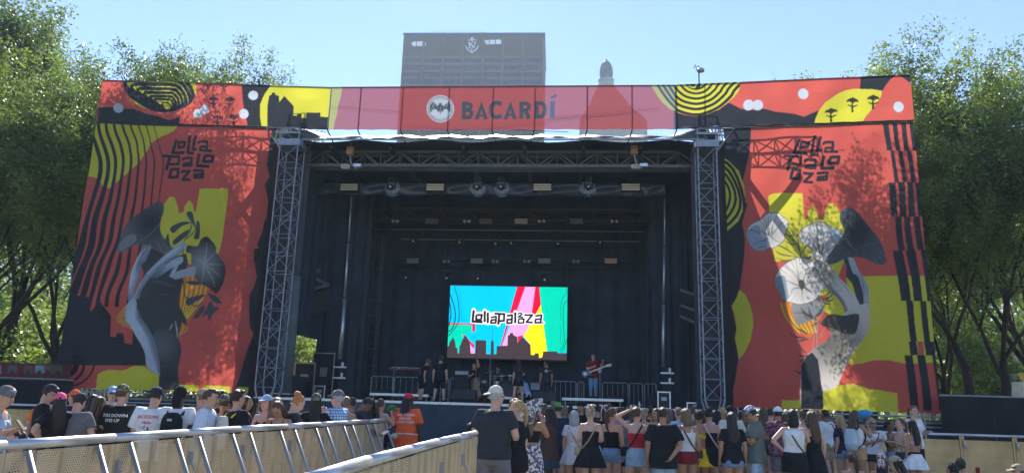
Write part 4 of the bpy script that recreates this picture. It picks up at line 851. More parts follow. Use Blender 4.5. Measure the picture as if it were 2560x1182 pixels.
RB.rad((860, 640), 330, (.24, .23, .22), (.50, .48, .46), [(742, 512), (782, 502), (870, 580), (960, 655), (1030, 740), (1105, 820), (1150, 900), (1200, 1000), (1235, 1110), (1300, 1200), (1040, 1200), (1050, 1030), (960, 890), (880, 760), (790, 660), (745, 590)])
RB.poly((.50, .47, .44), [(745, 515), (782, 505), (875, 590), (860, 612), (800, 585), (750, 555)], sm=True)
RB.rad((760, 700), 300, (.16, .155, .15), (.42, .41, .39), [(745, 685), (775, 660), (880, 718), (1000, 800), (1070, 890), (1000, 900), (940, 860), (850, 800), (770, 745)])
RB.line(GD, [(880, 600), (800, 590), (752, 575)], [2, 7, 4], sm=True); RB.line((.3, .29, .28), [(1000, 745), (960, 740), (880, 715)], 6, sm=True); RB.line(VEIN, [(950, 860), (1000, 960), (1045, 1040)], [6, 16, 6], sm=True)
for c_, wd in (((.26, .25, .24), 40), ((.17, .165, .16), 20)):
    RB.line(c_, [(760, 560), (840, 640), (920, 700), (985, 760)], [wd * .3, wd, wd, wd * .3], sm=True); RB.line(c_, [(790, 730), (880, 800), (960, 880), (1030, 980), (1060, 1100)], [wd * .4, wd, wd * 1.2, wd * 1.6, wd * 2], sm=True)
for p, wd in (([(800, 640), (880, 700), (960, 770), (1010, 830)], [3, 9, 3]), ([(1010, 745), (1060, 800), (1110, 870), (1150, 960)], [2, 7, 3]), ([(930, 690), (950, 720), (945, 750)], [2, 7, 2]), ([(1230, 700), (1255, 790), (1262, 900)], [2, 8, 3]), ([(880, 760), (930, 800), (960, 850)], [3, 12, 4])): RB.line((.13, .13, .14), p, wd, sm=True)
RB.zoom(1820, 700, 3.476)
RB.poly(YEL, [(820, 210), (870, 170), (930, 130), (985, 200), (998, 300), (900, 315), (840, 260)], sm=True)
for p in ([(930, 90), (880, 150), (800, 160)], [(935, 150), (880, 180), (820, 170)], [(900, 205), (860, 205), (810, 180)]): RB.line((.10, .10, .09), p, [3, 15, 8], sm=True)
RB.rad((900, 560), 420, (.12, .115, .11), (.48, .46, .44), [(1080, 180), (1120, 220), (1215, 220), (1218, 420), (1180, 500), (1095, 620), (1035, 735), (985, 850), (965, 912), (895, 950), (828, 980), (790, 1100), (640, 1100), (650, 730), (740, 600), (870, 500), (880, 400), (1000, 330)])
RB.poly((.055, .052, .05), [(880, 300), (1000, 312), (1122, 300), (1112, 420), (1080, 470), (1000, 470), (880, 420), (800, 380)], sm=True)
RB.poly(INK, [(638, 740), (680, 660), (730, 625), (780, 690), (800, 800), (812, 900), (830, 975), (832, 1120), (638, 1120)])
for p in ([(540, 450), (600, 490), (680, 500)], [(600, 410), (650, 440), (690, 470)], [(590, 530), (650, 520), (700, 510)], [(615, 540), (640, 600), (680, 630)], [(610, 640), (650, 660), (690, 650)], [(570, 770), (610, 800), (650, 810)], [(610, 700), (640, 700), (660, 680)], [(640, 240), (690, 300), (740, 340)], [(830, 220), (800, 290), (750, 320)], [(700, 230), (720, 300), (770, 350)], [(720, 400), (760, 380), (800, 360)]): RB.line((.06, .06, .065), p, [3, 19, 9], sm=True)
for p in ([(740, 200), (745, 400), (735, 600)], [(780, 330), (770, 450), (770, 580)], [(820, 430), (800, 500)]): RB.line((.22, .22, .22), p, 9, sm=True)
RB.x0, RB.y0, RB.k = 1958 - 204 / 8.444 * 1.066, 337 - 75 / 8.444 * 1.066, 8.444 / 1.066
lolla(RB)

# ---- header cloths
HL = Art(RED).zoom(240, 180, 3.879)
bl_ = [(258, 80), (262, 120), (275, 165), (300, 200), (350, 275), (400, 320), (450, 350), (520, 378), (600, 388), (690, 387), (780, 372), (860, 335), (920, 290), (952, 240), (966, 190), (966, 80)]
HL.poly(YEL, bl_); HL.clip = HL.T(bl_)
for k, f in enumerate((1.05, .9, .74, .60, .47, .35, .25)):
    sh = [(-430, -330), (60, -330), (190, -250), (240, -100), (210, 10), (90, 65), (-20, 62), (-110, 40), (-230, -40), (-330, -130)]
    HL.loop(INK, [(685 + x * f * 1.02, 335 + y * f * (.95 if y > 0 else .85)) for x, y in sh], 40 - 3 * k, sm=True)
HL.poly(INK, [(640, 300), (690, 290), (730, 330), (720, 372), (660, 372), (630, 340)], sm=True); HL.poly(YEL, [(652, 312), (690, 305), (715, 335), (705, 358), (670, 352)], sm=True); HL.clip = None
HL.poly(INK, [(20, 345), (150, 343), (260, 352), (360, 356), (420, 382), (480, 408), (600, 430), (660, 450), (700, 466), (720, 466), (760, 450), (806, 438), (800, 530), (20, 530)])
HL.poly(INK, [(1408, 100), (1720, 100), (1690, 142), (1640, 215), (1595, 320), (1595, 440), (1612, 560), (1478, 560), (1455, 430), (1432, 300), (1420, 200)])
HL.poly(YEL, [(1690, 140), (1720, 100), (2400, 100), (2385, 170), (2372, 250), (2350, 320), (2335, 420), (2310, 500), (2290, 600), (1612, 560), (1595, 440), (1595, 320), (1640, 215)])
HL.poly(INK, [(1666, 330), (1685, 235), (1705, 230), (1710, 207), (1740, 208), (1745, 230), (1780, 242), (1784, 300), (1830, 240), (1915, 328), (1912, 420), (1945, 421), (1950, 402), (1990, 403), (1992, 446), (2005, 438), (2015, 446), (2032, 446), (2035, 386), (2172, 390), (2174, 428), (2252, 438), (2252, 600), (1662, 560)])
for c in ((215, 350), (1045, 360), (977, 397), (1530, 235), (1441, 416)): HL.disc(PALE, c, 46)
def sprig(A, x, y, s, c=(.06, .035, .045)):          # small plain plant motif
    A.line(c, [(x, y + 75 * s), (x - 4 * s, y + 20 * s), (x, y - 20 * s)], [20 * s, 16 * s, 12 * s], sm=True)
    for a in (-1, -.5, 0, .5, 1): A.line(c, [(x, y - 5 * s), (x + 34 * s * a, y - 42 * s + 14 * abs(a) * s), (x + 52 * s * a, y - 52 * s + 40 * abs(a) * s)], [8 * s, 24 * s, 8 * s], sm=True)
    for a in (-1, 1): A.line(c, [(x, y + 30 * s), (x + 45 * s * a, y + 12 * s)], [16 * s, 8 * s])
for x, y in ((1140, 285), (1295, 290), (1183, 470), (1340, 470), (1085, 110), (1238, 118)): sprig(HL, x, y, .95)
HR = Art(RED).zoom(1600, 160, 3.5556)
bl_ = [(70, 150), (105, 200), (160, 295), (205, 350), (270, 405), (330, 435), (420, 455), (500, 460), (600, 445), (700, 408), (770, 350), (830, 300), (872, 250), (890, 200), (892, 120), (70, 120)]
HR.poly(YEL, bl_); HR.clip = HR.T(bl_)
for k, f in enumerate((.95, .80, .66, .52, .38, .25)):
    HR.loop(INK, [(500 + (x - 500) * f, 150 + (y - 150) * f) for x, y in [(60, 80), (120, 210), (200, 330), (330, 430), (500, 465), (680, 415), (800, 320), (850, 250), (910, 80)]], 26 - 1.5 * k, sm=True)
HR.poly(INK, [(430, 100), (545, 100), (535, 210), (470, 215), (400, 180)], sm=True); HR.line(YEL, [(430, 195), (480, 215), (500, 180), (505, 130)], 14, sm=True); HR.clip = None
HR.poly(INK, [(302, 600), (302, 412), (330, 432), (400, 458), (500, 462), (600, 447), (700, 410), (790, 346), (850, 372), (900, 396), (1000, 412), (1100, 402), (1200, 422), (1300, 428), (1380, 442), (1462, 468), (1520, 440), (1592, 408), (1570, 540), (302, 620)])
HR.poly(INK, [(1962, 90), (1962, 122), (1950, 228), (2150, 246), (2185, 190), (2225, 140), (2270, 105), (2290, 80)]); HR.poly(INK, [(2290, 80), (2300, 102), (2340, 125), (2398, 168), (2440, 160), (2440, 70)])
HR.poly(YEL, [(1545, 560), (1560, 490), (1590, 420), (1650, 335), (1760, 265), (1830, 242), (1900, 230), (2060, 230), (2148, 246), (2140, 290), (2110, 345), (2045, 425), (2000, 480), (1960, 560)])
for c in ((965, 366), (1046, 370), (1452, 267), (2296, 386)): HR.disc(PALE, c, 47)
for x, y in ((1700, 445), (1885, 360), (2070, 335)): sprig(HR, x, y, 1.0, (.03, .03, .02))
HC = Art((.44, .080, .082)).zoom(1050, 230, 7.314)
HC.disc((.62, .65, .70), (372, 310), 250); HC.disc(INK, (372, 310), 236); HC.disc((.62, .65, .70), (372, 310), 228); HC.disc(INK, (372, 310), 216); HC.disc((.56, .61, .68), (372, 310), 206)
BATC = (.05, .065, .085)
HC.poly(BATC, [(190, 380), (178, 300), (190, 240), (235, 180), (262, 190), (320, 255), (345, 230), (335, 195), (360, 215), (372, 185), (380, 215), (402, 190), (395, 232), (430, 255), (490, 195), (520, 178), (555, 240), (562, 320), (545, 395), (535, 365), (500, 320), (470, 310), (430, 320), (415, 375), (395, 340), (372, 410), (345, 340), (325, 378), (310, 325), (270, 315), (230, 330), (210, 370)])
for p in ([(245, 200), (230, 270), (205, 350)], [(250, 200), (255, 260), (250, 310)], [(262, 200), (300, 260), (330, 300)], [(505, 195), (515, 270), (535, 350)], [(495, 200), (485, 260), (480, 305)], [(485, 205), (450, 255), (415, 300)], [(372, 250), (372, 330), (370, 390)]): HC.line((.40, .44, .50), p, 7)
for p in ([(300, 145), (345, 130)], [(365, 128), (390, 128)], [(405, 130), (440, 145)], [(225, 435), (265, 465)], [(280, 470), (320, 490)], [(340, 494), (400, 494)], [(420, 488), (460, 470)], [(475, 460), (500, 435)]): HC.line((.2, .22, .25), p, 9)
BL = (.045, .065, .085)
HC.line(BL, [(803, 178), (803, 502)], 78); HC.line(BL, [(800, 212), (895, 214), (930, 240), (932, 285), (895, 318), (800, 322)], 66); HC.line(BL, [(800, 330), (905, 338), (940, 375), (938, 430), (905, 466), (800, 468)], 70)
for dx in (0, 528):
    HC.poly(BL, [(1128 + dx, 175), (1245 + dx, 503), (1168 + dx, 506), (1150 + dx, 448), (1094 + dx, 448), (1072 + dx, 505), (995 + dx, 505)]); HC.poly((.44, .080, .082), [(1126 + dx, 318), (1143 + dx, 408), (1104 + dx, 408)])
HC.line(BL, [(1490, 240), (1455, 212), (1405, 202), (1345, 220), (1305, 265), (1297, 340), (1310, 410), (1350, 452), (1405, 464), (1455, 452), (1490, 428)], 76)
HC.line(BL, [(1855, 178), (1850, 498)], 76); HC.line(BL, [(1850, 212), (1950, 214), (1990, 245), (1990, 300), (1950, 335), (1850, 338)], 66); HC.line(BL, [(1925, 330), (1990, 497)], 78)
HC.line(BL, [(2135, 172), (2130, 494)], 76); HC.line(BL, [(2130, 206), (2215, 206), (2270, 245), (2290, 320), (2272, 400), (2215, 458), (2130, 460)], 72)
HC.line(BL, [(2425, 168), (2420, 488)], 80); HC.line(BL, [(2388, 112), (2500, 66)], 44)
HC.zoom(850, 60, 3.2).poly(YEL, [(-40, 400), (2, 400), (-8, 560), (-30, 700), (-60, 900), (-160, 900), (-160, 400)]); HC.zoom(240, 180, 3.879)
HC.poly(YEL, [(2100, 60), (2392, 60), (2385, 170), (2372, 250), (2350, 320), (2335, 420), (2310, 500), (2290, 620), (2100, 620)]); HC.poly(INK, [(2100, 426), (2174, 428), (2252, 438), (2252, 620), (2100, 620)])
HC.zoom(1600, 160, 3.5556); HC.poly(YEL, [(85, 120), (105, 200), (160, 295), (205, 350), (270, 405), (400, 440), (400, 120)]); HC.clip = HC.T([(85, 120), (105, 200), (160, 295), (205, 350), (270, 405), (400, 440), (400, 120)])
for k in range(5): HC.line(INK, [(145 + k * 48, 170), (230 + k * 48, 300), (330 + k * 48, 410)], 24, sm=True)
HC.clip = None; HC.poly(INK, [(302, 412), (420, 452), (420, 620), (302, 620)])

# ---- LED screen picture
LS = Art(rgb(0, 178, 226)).zoom(1100, 700, 5.629)
CY, GR, PK, RD, YE, DK = rgb(0, 178, 226), rgb(0, 190, 160), rgb(222, 150, 205), rgb(225, 20, 60), rgb(252, 228, 30), rgb(62, 52, 58)
LS.poly(RD, [(1090, 80), (1205, 80), (1080, 430), (960, 640), (870, 920), (850, 920)]); LS.poly(PK, [(1205, 80), (1345, 80), (1295, 450), (1250, 640), (1180, 780), (1090, 800), (1000, 760), (950, 920), (880, 920), (990, 640), (1080, 430)])
LS.poly(RD, [(1345, 80), (1395, 80), (1420, 345), (1345, 480), (1290, 470)]); LS.poly(YE, [(1420, 345), (1508, 1000), (1508, 1100), (1280, 1110), (1270, 900), (1175, 790)]); LS.poly(GR, [(1395, 80), (1850, 80), (1850, 1010), (1508, 1010), (1420, 345)])
LS.poly(GR, [(90, 625), (440, 625), (440, 735), (330, 780), (270, 1040), (90, 1040)]); LS.line(RD, [(90, 612), (495, 622)], 20); LS.line(RD, [(475, 620), (472, 720)], 40); LS.poly(RD, [(305, 775), (350, 770), (410, 840), (485, 915), (485, 990), (440, 920), (400, 850)])
LS.poly(RD, [(1090, 790), (1180, 770), (1095, 890)]); LS.poly(PK, [(430, 920), (485, 960), (485, 1030), (430, 1030)])
BLK = rgb(20, 30, 45)
for p, wd in (([(135, 180), (170, 280), (210, 420), (212, 560), (170, 680), (110, 730)], 14), ([(205, 90), (250, 260), (268, 430), (260, 580), (190, 700), (120, 780)], 11), ([(250, 90), (285, 250), (300, 400), (302, 560)], 4), ([(125, 260), (150, 400), (150, 520), (125, 640)], 14), ([(1780, 110), (1770, 190), (1715, 290), (1698, 420), (1705, 560)], 6), ([(1790, 280), (1750, 340), (1735, 480), (1740, 700), (1750, 800), (1740, 900), (1690, 1010)], 8), ([(1795, 800), (1770, 880), (1740, 960), (1720, 1015)], 8), ([(1690, 600), (1698, 760), (1690, 900)], 4)): LS.line(BLK, p, wd, sm=True)
LS.poly(DK, [(85, 935), (125, 925), (135, 870), (165, 830), (182, 795), (205, 840), (218, 900), (222, 945), (245, 955), (248, 1030), (268, 1030), (275, 920), (290, 910), (300, 870), (335, 800), (355, 775), (385, 810), (420, 880), (432, 1030), (495, 1030), (500, 850), (515, 842), (630, 842), (650, 855), (650, 1040), (712, 1040), (716, 858), (733, 850), (735, 670), (739, 670), (741, 850), (756, 858), (758, 1040), (795, 1040), (797, 925), (950, 920), (955, 778), (983, 768), (985, 742), (1028, 742), (1030, 770), (1085, 795), (1092, 885), (1155, 790), (1275, 910), (1280, 1050), (1330, 1050), (1335, 1025), (1390, 1025), (1395, 1095), (1440, 1080), (1450, 1000), (1650, 1000), (1655, 1025), (1850, 1025), (1850, 1200), (60, 1200)])
WH = rgb(245, 235, 245); KK = rgb(38, 32, 38)
LOGO = [([(475, 420), (458, 580), (600, 590)], 36), ([(510, 490), (590, 488), (575, 560), (508, 550), (510, 490)], 32), ([(630, 430), (628, 590)], 34), ([(673, 455), (672, 605)], 34), ([(715, 525), (790, 510), (785, 600), (715, 600), (722, 560), (785, 555)], 28), ([(765, 470), (905, 475), (900, 570), (830, 575)], 32), ([(835, 480), (820, 625)], 34), ([(940, 500), (1015, 490), (1010, 600), (945, 605), (945, 555), (1010, 550)], 30), ([(1060, 450), (1058, 605)], 34), ([(1090, 475), (1135, 460), (1155, 480), (1100, 515), (1170, 520)], 22), ([(1105, 545), (1180, 545), (1175, 600), (1105, 600), (1105, 545)], 26), ([(1185, 490), (1300, 490), (1215, 590), (1310, 595)], 28), ([(1340, 505), (1430, 490), (1415, 595), (1340, 598), (1345, 550), (1425, 545)], 28), ([(1415, 595), (1460, 598)], 20)]
for p, wd in LOGO: LS.line(WH, p, wd + 22, cap=True)
LS.poly(WH, [(480, 440), (1440, 490), (1440, 590), (470, 590)])
for p, wd in LOGO: LS.line(KK, p, wd)
for k in range(3): LS.line(WH, [(1140 - 20 * cos(k * 1.047), 573 - 20 * sin(k * 1.047)), (1140 + 20 * cos(k * 1.047), 573 + 20 * sin(k * 1.047))], 9)

# ---- hang them
M_PRINT = print_mat('printed_mesh_cloth', .40, .0, gain=1.3); M_MESH = print_mat('open_mesh_cloth', .32, .13, gain=.8)
def wing(s, z, off=0.): return S(s, WL(s) + off, z)
def banner(name, lab, art, s0, s1, z0, z1, seed, m=M_PRINT, wr=.085, skew=(0, 0)):
    c = [wing(s0 + skew[0], z0), wing(s1, z0), wing(s1, z1), wing(s0, z1)] if s0 < 0 else [wing(s0, z0), wing(s1 + skew[0], z0), wing(s1, z1), wing(s0, z1)]
    o = thing(name, lab, 'banner', c[0]); cl = cloth_grid('cloth', c, art, m, o, step=.022, seed=seed, wr=wr, loc=c[0])
    return o, c
o, c = banner('printed_banner', 'tall red banner with grey hand, two dark flowers and yellow skyline', LB, -15.75, -8.72, 1.72, 11.92, 3)
b = MB(); b.tube([np.array(wing(-15.75, 11.95, .06)) - c[0], np.array(wing(-8.6, 11.95, .06)) - c[0]], .035); b.build('top_pipe', M_BLACKM, o)
o, c = banner('printed_banner', 'tall red banner with raised hand holding three pale flowers', RB, 8.62, 15.2, 1.72, 11.92, 8)
b = MB(); b.tube([np.array(wing(8.5, 11.95, .06)) - c[0], np.array(wing(15.2, 11.95, .06)) - c[0]], .035); b.build('top_pipe', M_BLACKM, o)
zt, zb = 13.78, 12.02
o, c = banner('header_banner', 'left stretch of the header cloth with dark skyline and wood-grain blob', HL, -15.8, -6.72, zb, zt, 12, wr=.045)
b = MB(); b.tube([np.array(wing(-15.8, zt, .05)) - c[0], np.array(wing(-6.72, zt, .05)) - c[0]], .03); b.build('top_pipe', M_BLACKM, o)
b = MB(); b.tube([np.array(wing(-15.8, zb, .05)) - c[0], np.array(wing(-6.72, zb, .05)) - c[0]], .03); b.build('bottom_pipe', M_BLACKM, o)
o, c = banner('header_banner', 'right stretch of the header cloth with black hills and yellow half disc', HR, 6.9, 15.25, zb, zt, 15, wr=.05)
b = MB(); b.tube([np.array(wing(6.9, zt, .05)) - c[0], np.array(wing(15.25, zt, .05)) - c[0]], .03); b.build('top_pipe', M_BLACKM, o)
b = MB(); b.tube([np.array(wing(6.9, zb, .05)) - c[0], np.array(wing(15.25, zb, .05)) - c[0]], .03); b.build('bottom_pipe', M_BLACKM, o)
c = [S(-6.7, 0, zb - .06), S(6.88, 0, zb - .06), S(6.88, 0, zt), S(-6.7, 0, zt)]
o = thing('header_banner', 'middle stretch of see-through red header mesh with bat badge and dark lettering', 'banner', c[0], -SA); oz_ = thing
cl = cloth_grid('cloth', c, HC, M_MESH, None, step=.022, wr=.012, seed=4, loc=c[0]); cl.parent = o; cl.rotation_euler = (0, 0, SA)
b = MB(); b.tube([(0, .04, zt - zb + .06), (13.58, .04, zt - zb + .06)], .03); b.build('top_pipe', M_BLACKM, o)
for px in (825, 900, 1006, 1122, 1232, 1337, 1468, 1580, 1690):
    s, z = SP(px, 260, .05); x = s + 6.7
    b = MB(); b.tube([(x, .06, 0), (x, .06, zt - zb + .06)], .028, 6); b.tube([(x, .06, 0), (x + (.16 if px < 1280 else -.16), .45, -.42)], .026, 6); b.build('post', M_BLACKM, o)
for a, z0, c_, z1 in ((0, 1.1, 3.2, .8), (3.0, .3, 9.5, -.02), (5.0, .05, 12.4, .9), (9, .6, 13, .95)):
    b = MB(); b.tube([(a, .2, z0), (c_, .2, z1)], .012, 4); b.build('cable', M_BLACKM, o)
# screen
sc0 = S(-2.99, 9, 3.76); c = [S(-3.0, 8.98, 3.75), S(2.78, 8.98, 3.75), S(2.78, 8.98, 7.26), S(-3.0, 8.98, 7.26)]
o = thing('video_screen', 'lit video screen with bright colour bands and a dark skyline', 'screen', c[0], -SA)
cl = cloth_grid('display', c, LS, print_mat('screen_pixels', emit=.60), None, step=.016, flat=True, loc=c[0]); cl.parent = o; cl.rotation_euler = (0, 0, SA)
b = MB()
for x in np.arange(0, 5.7, .964): b.box((x + .482, .09, 1.75), (.95, .14, 3.5))
b.build('cabinet', M_BLACKM, o)
b = MB(); b.box((2.89, .06, -.03), (5.86, .2, .06)); b.build('bottom_frame', M_BLACKM, o)
b = MB(); b.box((2.89, .06, 3.55), (5.86, .2, .06)); b.build('top_frame', M_BLACKM, o)
# picture strip on the left fence
PS = Art((.12, .03, .03)); 
for k, (x, cc) in enumerate(((-20, (.16, .30, .36)), (20, (.10, .10, .13)), (60, (.12, .08, .09)), (88, (.22, .28, .30)), (110, (.13, .09, .12)), (134, (.10, .11, .07)))):
    PS.poly(cc, [(x, 912), (x + 22, 913), (x + 22, 934), (x, 933)]); PS.poly((.05, .05, .05), [(x + 3, 934), (x + 6, 924), (x + 9, 927), (x + 13, 922), (x + 17, 934)])
p0, p1 = (-21.5, 26.42), (-15.7, 27.1); o = thing('picture_strip', 'dark red strip of small pictures tied along the left fence top', 'banner', (p0[0], p0[1], 2.02))
cloth_grid('cloth', [(p0[0], p0[1], 2.02), (p1[0], p1[1], 2.02), (p1[0], p1[1], 2.55), (p0[0], p0[1], 2.55)], PS, M_PRINT, o, step=.04, wr=.01, loc=(p0[0], p0[1], 2.02))
b = MB(); b.tube([(0, -.05, 0), (p1[0] - p0[0], p1[1] - p0[1] - .05, 0)], .02); b.build('bottom_pipe', M_STEEL, o)
# ------------------------------------------------------------------ people
def solid(mb, vox, sm=4, lead=None):
    me = mb.mesh('tmp'); o = bpy.data.objects.new('tmp', me); COL.objects.link(o)
    r = o.modifiers.new('r', 'REMESH'); r.mode = 'VOXEL'; r.voxel_size = vox
    if sm: s_ = o.modifiers.new('s', 'SMOOTH'); s_.factor = .5; s_.iterations = sm
    dg = bpy.context.evaluated_depsgraph_get(); out = bpy.data.meshes.new_from_object(o.evaluated_get(dg))
    bpy.data.objects.remove(o); bpy.data.meshes.remove(me)
    out.polygons.foreach_set('use_smooth', [True] * len(out.polygons)); return out
def join_mb(me, mb):                     # add the loose small forms (fingers, eyes, ears) to a grown surface
    bm = bmesh.new(); bm.from_mesh(me); vs = [bm.verts.new(v) for v in mb.v]
    for f, m in zip(mb.f, mb.m):
        try: q = bm.faces.new([vs[i] for i in f]); q.smooth = True; q.material_index = m
        except ValueError: pass
    bm.to_mesh(me); bm.free(); return me
TZ = [.78, .84, .90, .96, 1.03, 1.12, 1.22, 1.32, 1.39, 1.435, 1.465, 1.49]
TR = {'m': ([.10, .150, .170, .172, .162, .158, .172, .188, .180, .130, .082, .060], [.085, .110, .120, .118, .110, .108, .116, .120, .108, .088, .068, .058]),
      'f': ([.10, .155, .178, .176, .150, .133, .146, .158, .150, .105, .066, .048], [.09, .115, .124, .118, .100, .094, .112, .116, .098, .076, .058, .048])}
SHX = {'m': .182, 'f': .158}; SHZ = 1.408
def trad(sex, g, z):
    a, b = TR[sex]; k = g if z < 1.36 else 1 + (g - 1) * max(0, (1.46 - z) / .1); k2 = 1 + (k - 1) * 1.5
    return np.interp(z, TZ, a) * k, np.interp(z, TZ, b) * k2
ARM = {'down': ((.045, -.03, -.285), (.055, .03, -.535)), 'hips': ((.19, -.12, -.20), (-.01, .02, -.37)), 'phone': ((.05, .02, -.28), (-.07, .23, -.20)), 'raise': ((.09, .17, -.20), (-.03, .25, .05)),
       'head': ((.22, .05, .17), (-.03, .02, .30)), 'rest': ((.06, .17, -.23), (-.06, .40, -.26)), 'cross': ((.06, .04, -.275), (-.19, .18, -.19)), 'back': ((.07, -.10, -.27), (-.09, -.17, -.46)), 'reach': ((.06, .20, -.20), (.02, .42, -.10)),
       'neck': ((.16, .16, -.14), (.20, .36, .02)), 'strum': ((.10, -.07, -.27), (-.04, .14, -.34)), 'up': ((.10, .10, .24), (.04, .14, .48)), 'knee': ((.05, .14, -.25), (-.02, .30, -.42)), 'side': ((.20, .02, -.20), (.36, .10, -.36)), 'far': ((.14, .20, -.15), (.20, .43, -.05))}
LEG = {'stand': (0, ((.088, 0, .90), (.095, .015, .49), (.10, -.02, .085)), ((.088, 0, .90), (.095, .015, .49), (.10, -.02, .085))),
       'wide': (-.02, ((.095, 0, .88), (.15, .02, .48), (.185, -.02, .085)), ((.095, 0, .88), (.15, .02, .48), (.185, -.02, .085))),
       'shift': (-.01, ((.09, 0, .89), (.10, .0, .48), (.10, -.03, .085)), ((.09, 0, .89), (.13, .09, .50), (.15, .05, .085))),
       'sit': (-.74, ((.10, 0, .15), (.14, .36, .44), (.12, .52, .085)), ((.10, 0, .15), (.17, .34, .42), (.13, .55, .085))),
       'chair': (-.42, ((.10, 0, .48), (.14, .40, .48), (.13, .42, .085)), ((.10, 0, .48), (.16, .40, .48), (.15, .44, .085))),
       'crouch': (-.56, ((.10, 0, .33), (.17, .34, .48), (.14, .12, .085)), ((.10, 0, .33), (.15, .30, .22), (.13, -.05, .10)))}
class Fig:
    """Joint positions and bending of one posture; every surface of a person is grown from these."""
    def __init__(s, sex='m', g=1., al='down', ar='down', legs='stand', lean=0, hy=0, hp=0):
        s.sex, s.g, s.lean = sex, g, radians(lean); s.dz, L, R_ = LEG[legs]; s.legs = [(-1, L), (1, R_)]; s.arm = []; s.hy, s.hp = radians(hy), radians(hp); s.sitting = legs in ('sit', 'chair', 'crouch')
        k = .94 if sex == 'f' else 1.; sx = SHX[sex] * (1 + (g - 1) * .35)
        for sg, nm in ((-1, al), (1, ar)):
            e, w_ = ARM[nm]; S_ = np.array([sg * sx, -.005, SHZ]); gx = (g - 1) * .18
            s.arm.append((S_, S_ + np.array([sg * (e[0] + gx), e[1], e[2]]) * k, S_ + np.array([sg * (w_[0] + gx), w_[1], w_[2]]) * k, nm))
    def upper(s, p):                      # bend at the hips, then lower for sitting
        x, y, z = p
        if z > .92 and s.lean:
            t = min(1, (z - .92) / .22); a = s.lean * t; dz = z - .92; y, z = y * cos(a) + dz * sin(a), .92 + dz * cos(a) - y * sin(a)
        return (x, y, z + s.dz)
    def head(s, p):
        x, y, z = p; y += .01; z -= 1.50; c, d = cos(s.hp), sin(s.hp); y, z = y * c + z * d, z * c - y * d
        c, d = cos(s.hy), sin(s.hy); x, y = x * c - y * d, x * d + y * c
        return s.upper((x, y - .01, z + 1.50))
def limb(mb, pts, r, seg=10): mb.tube(pts, r, seg)
HEADR = [(1.505, .034, .044, .034), (1.522, .050, .064, .030), (1.555, .064, .082, .022), (1.60, .072, .091, .014), (1.645, .0755, .096, .006), (1.69, .069, .089, .0), (1.725, .048, .062, -.004), (1.745, .02, .026, -.005)]
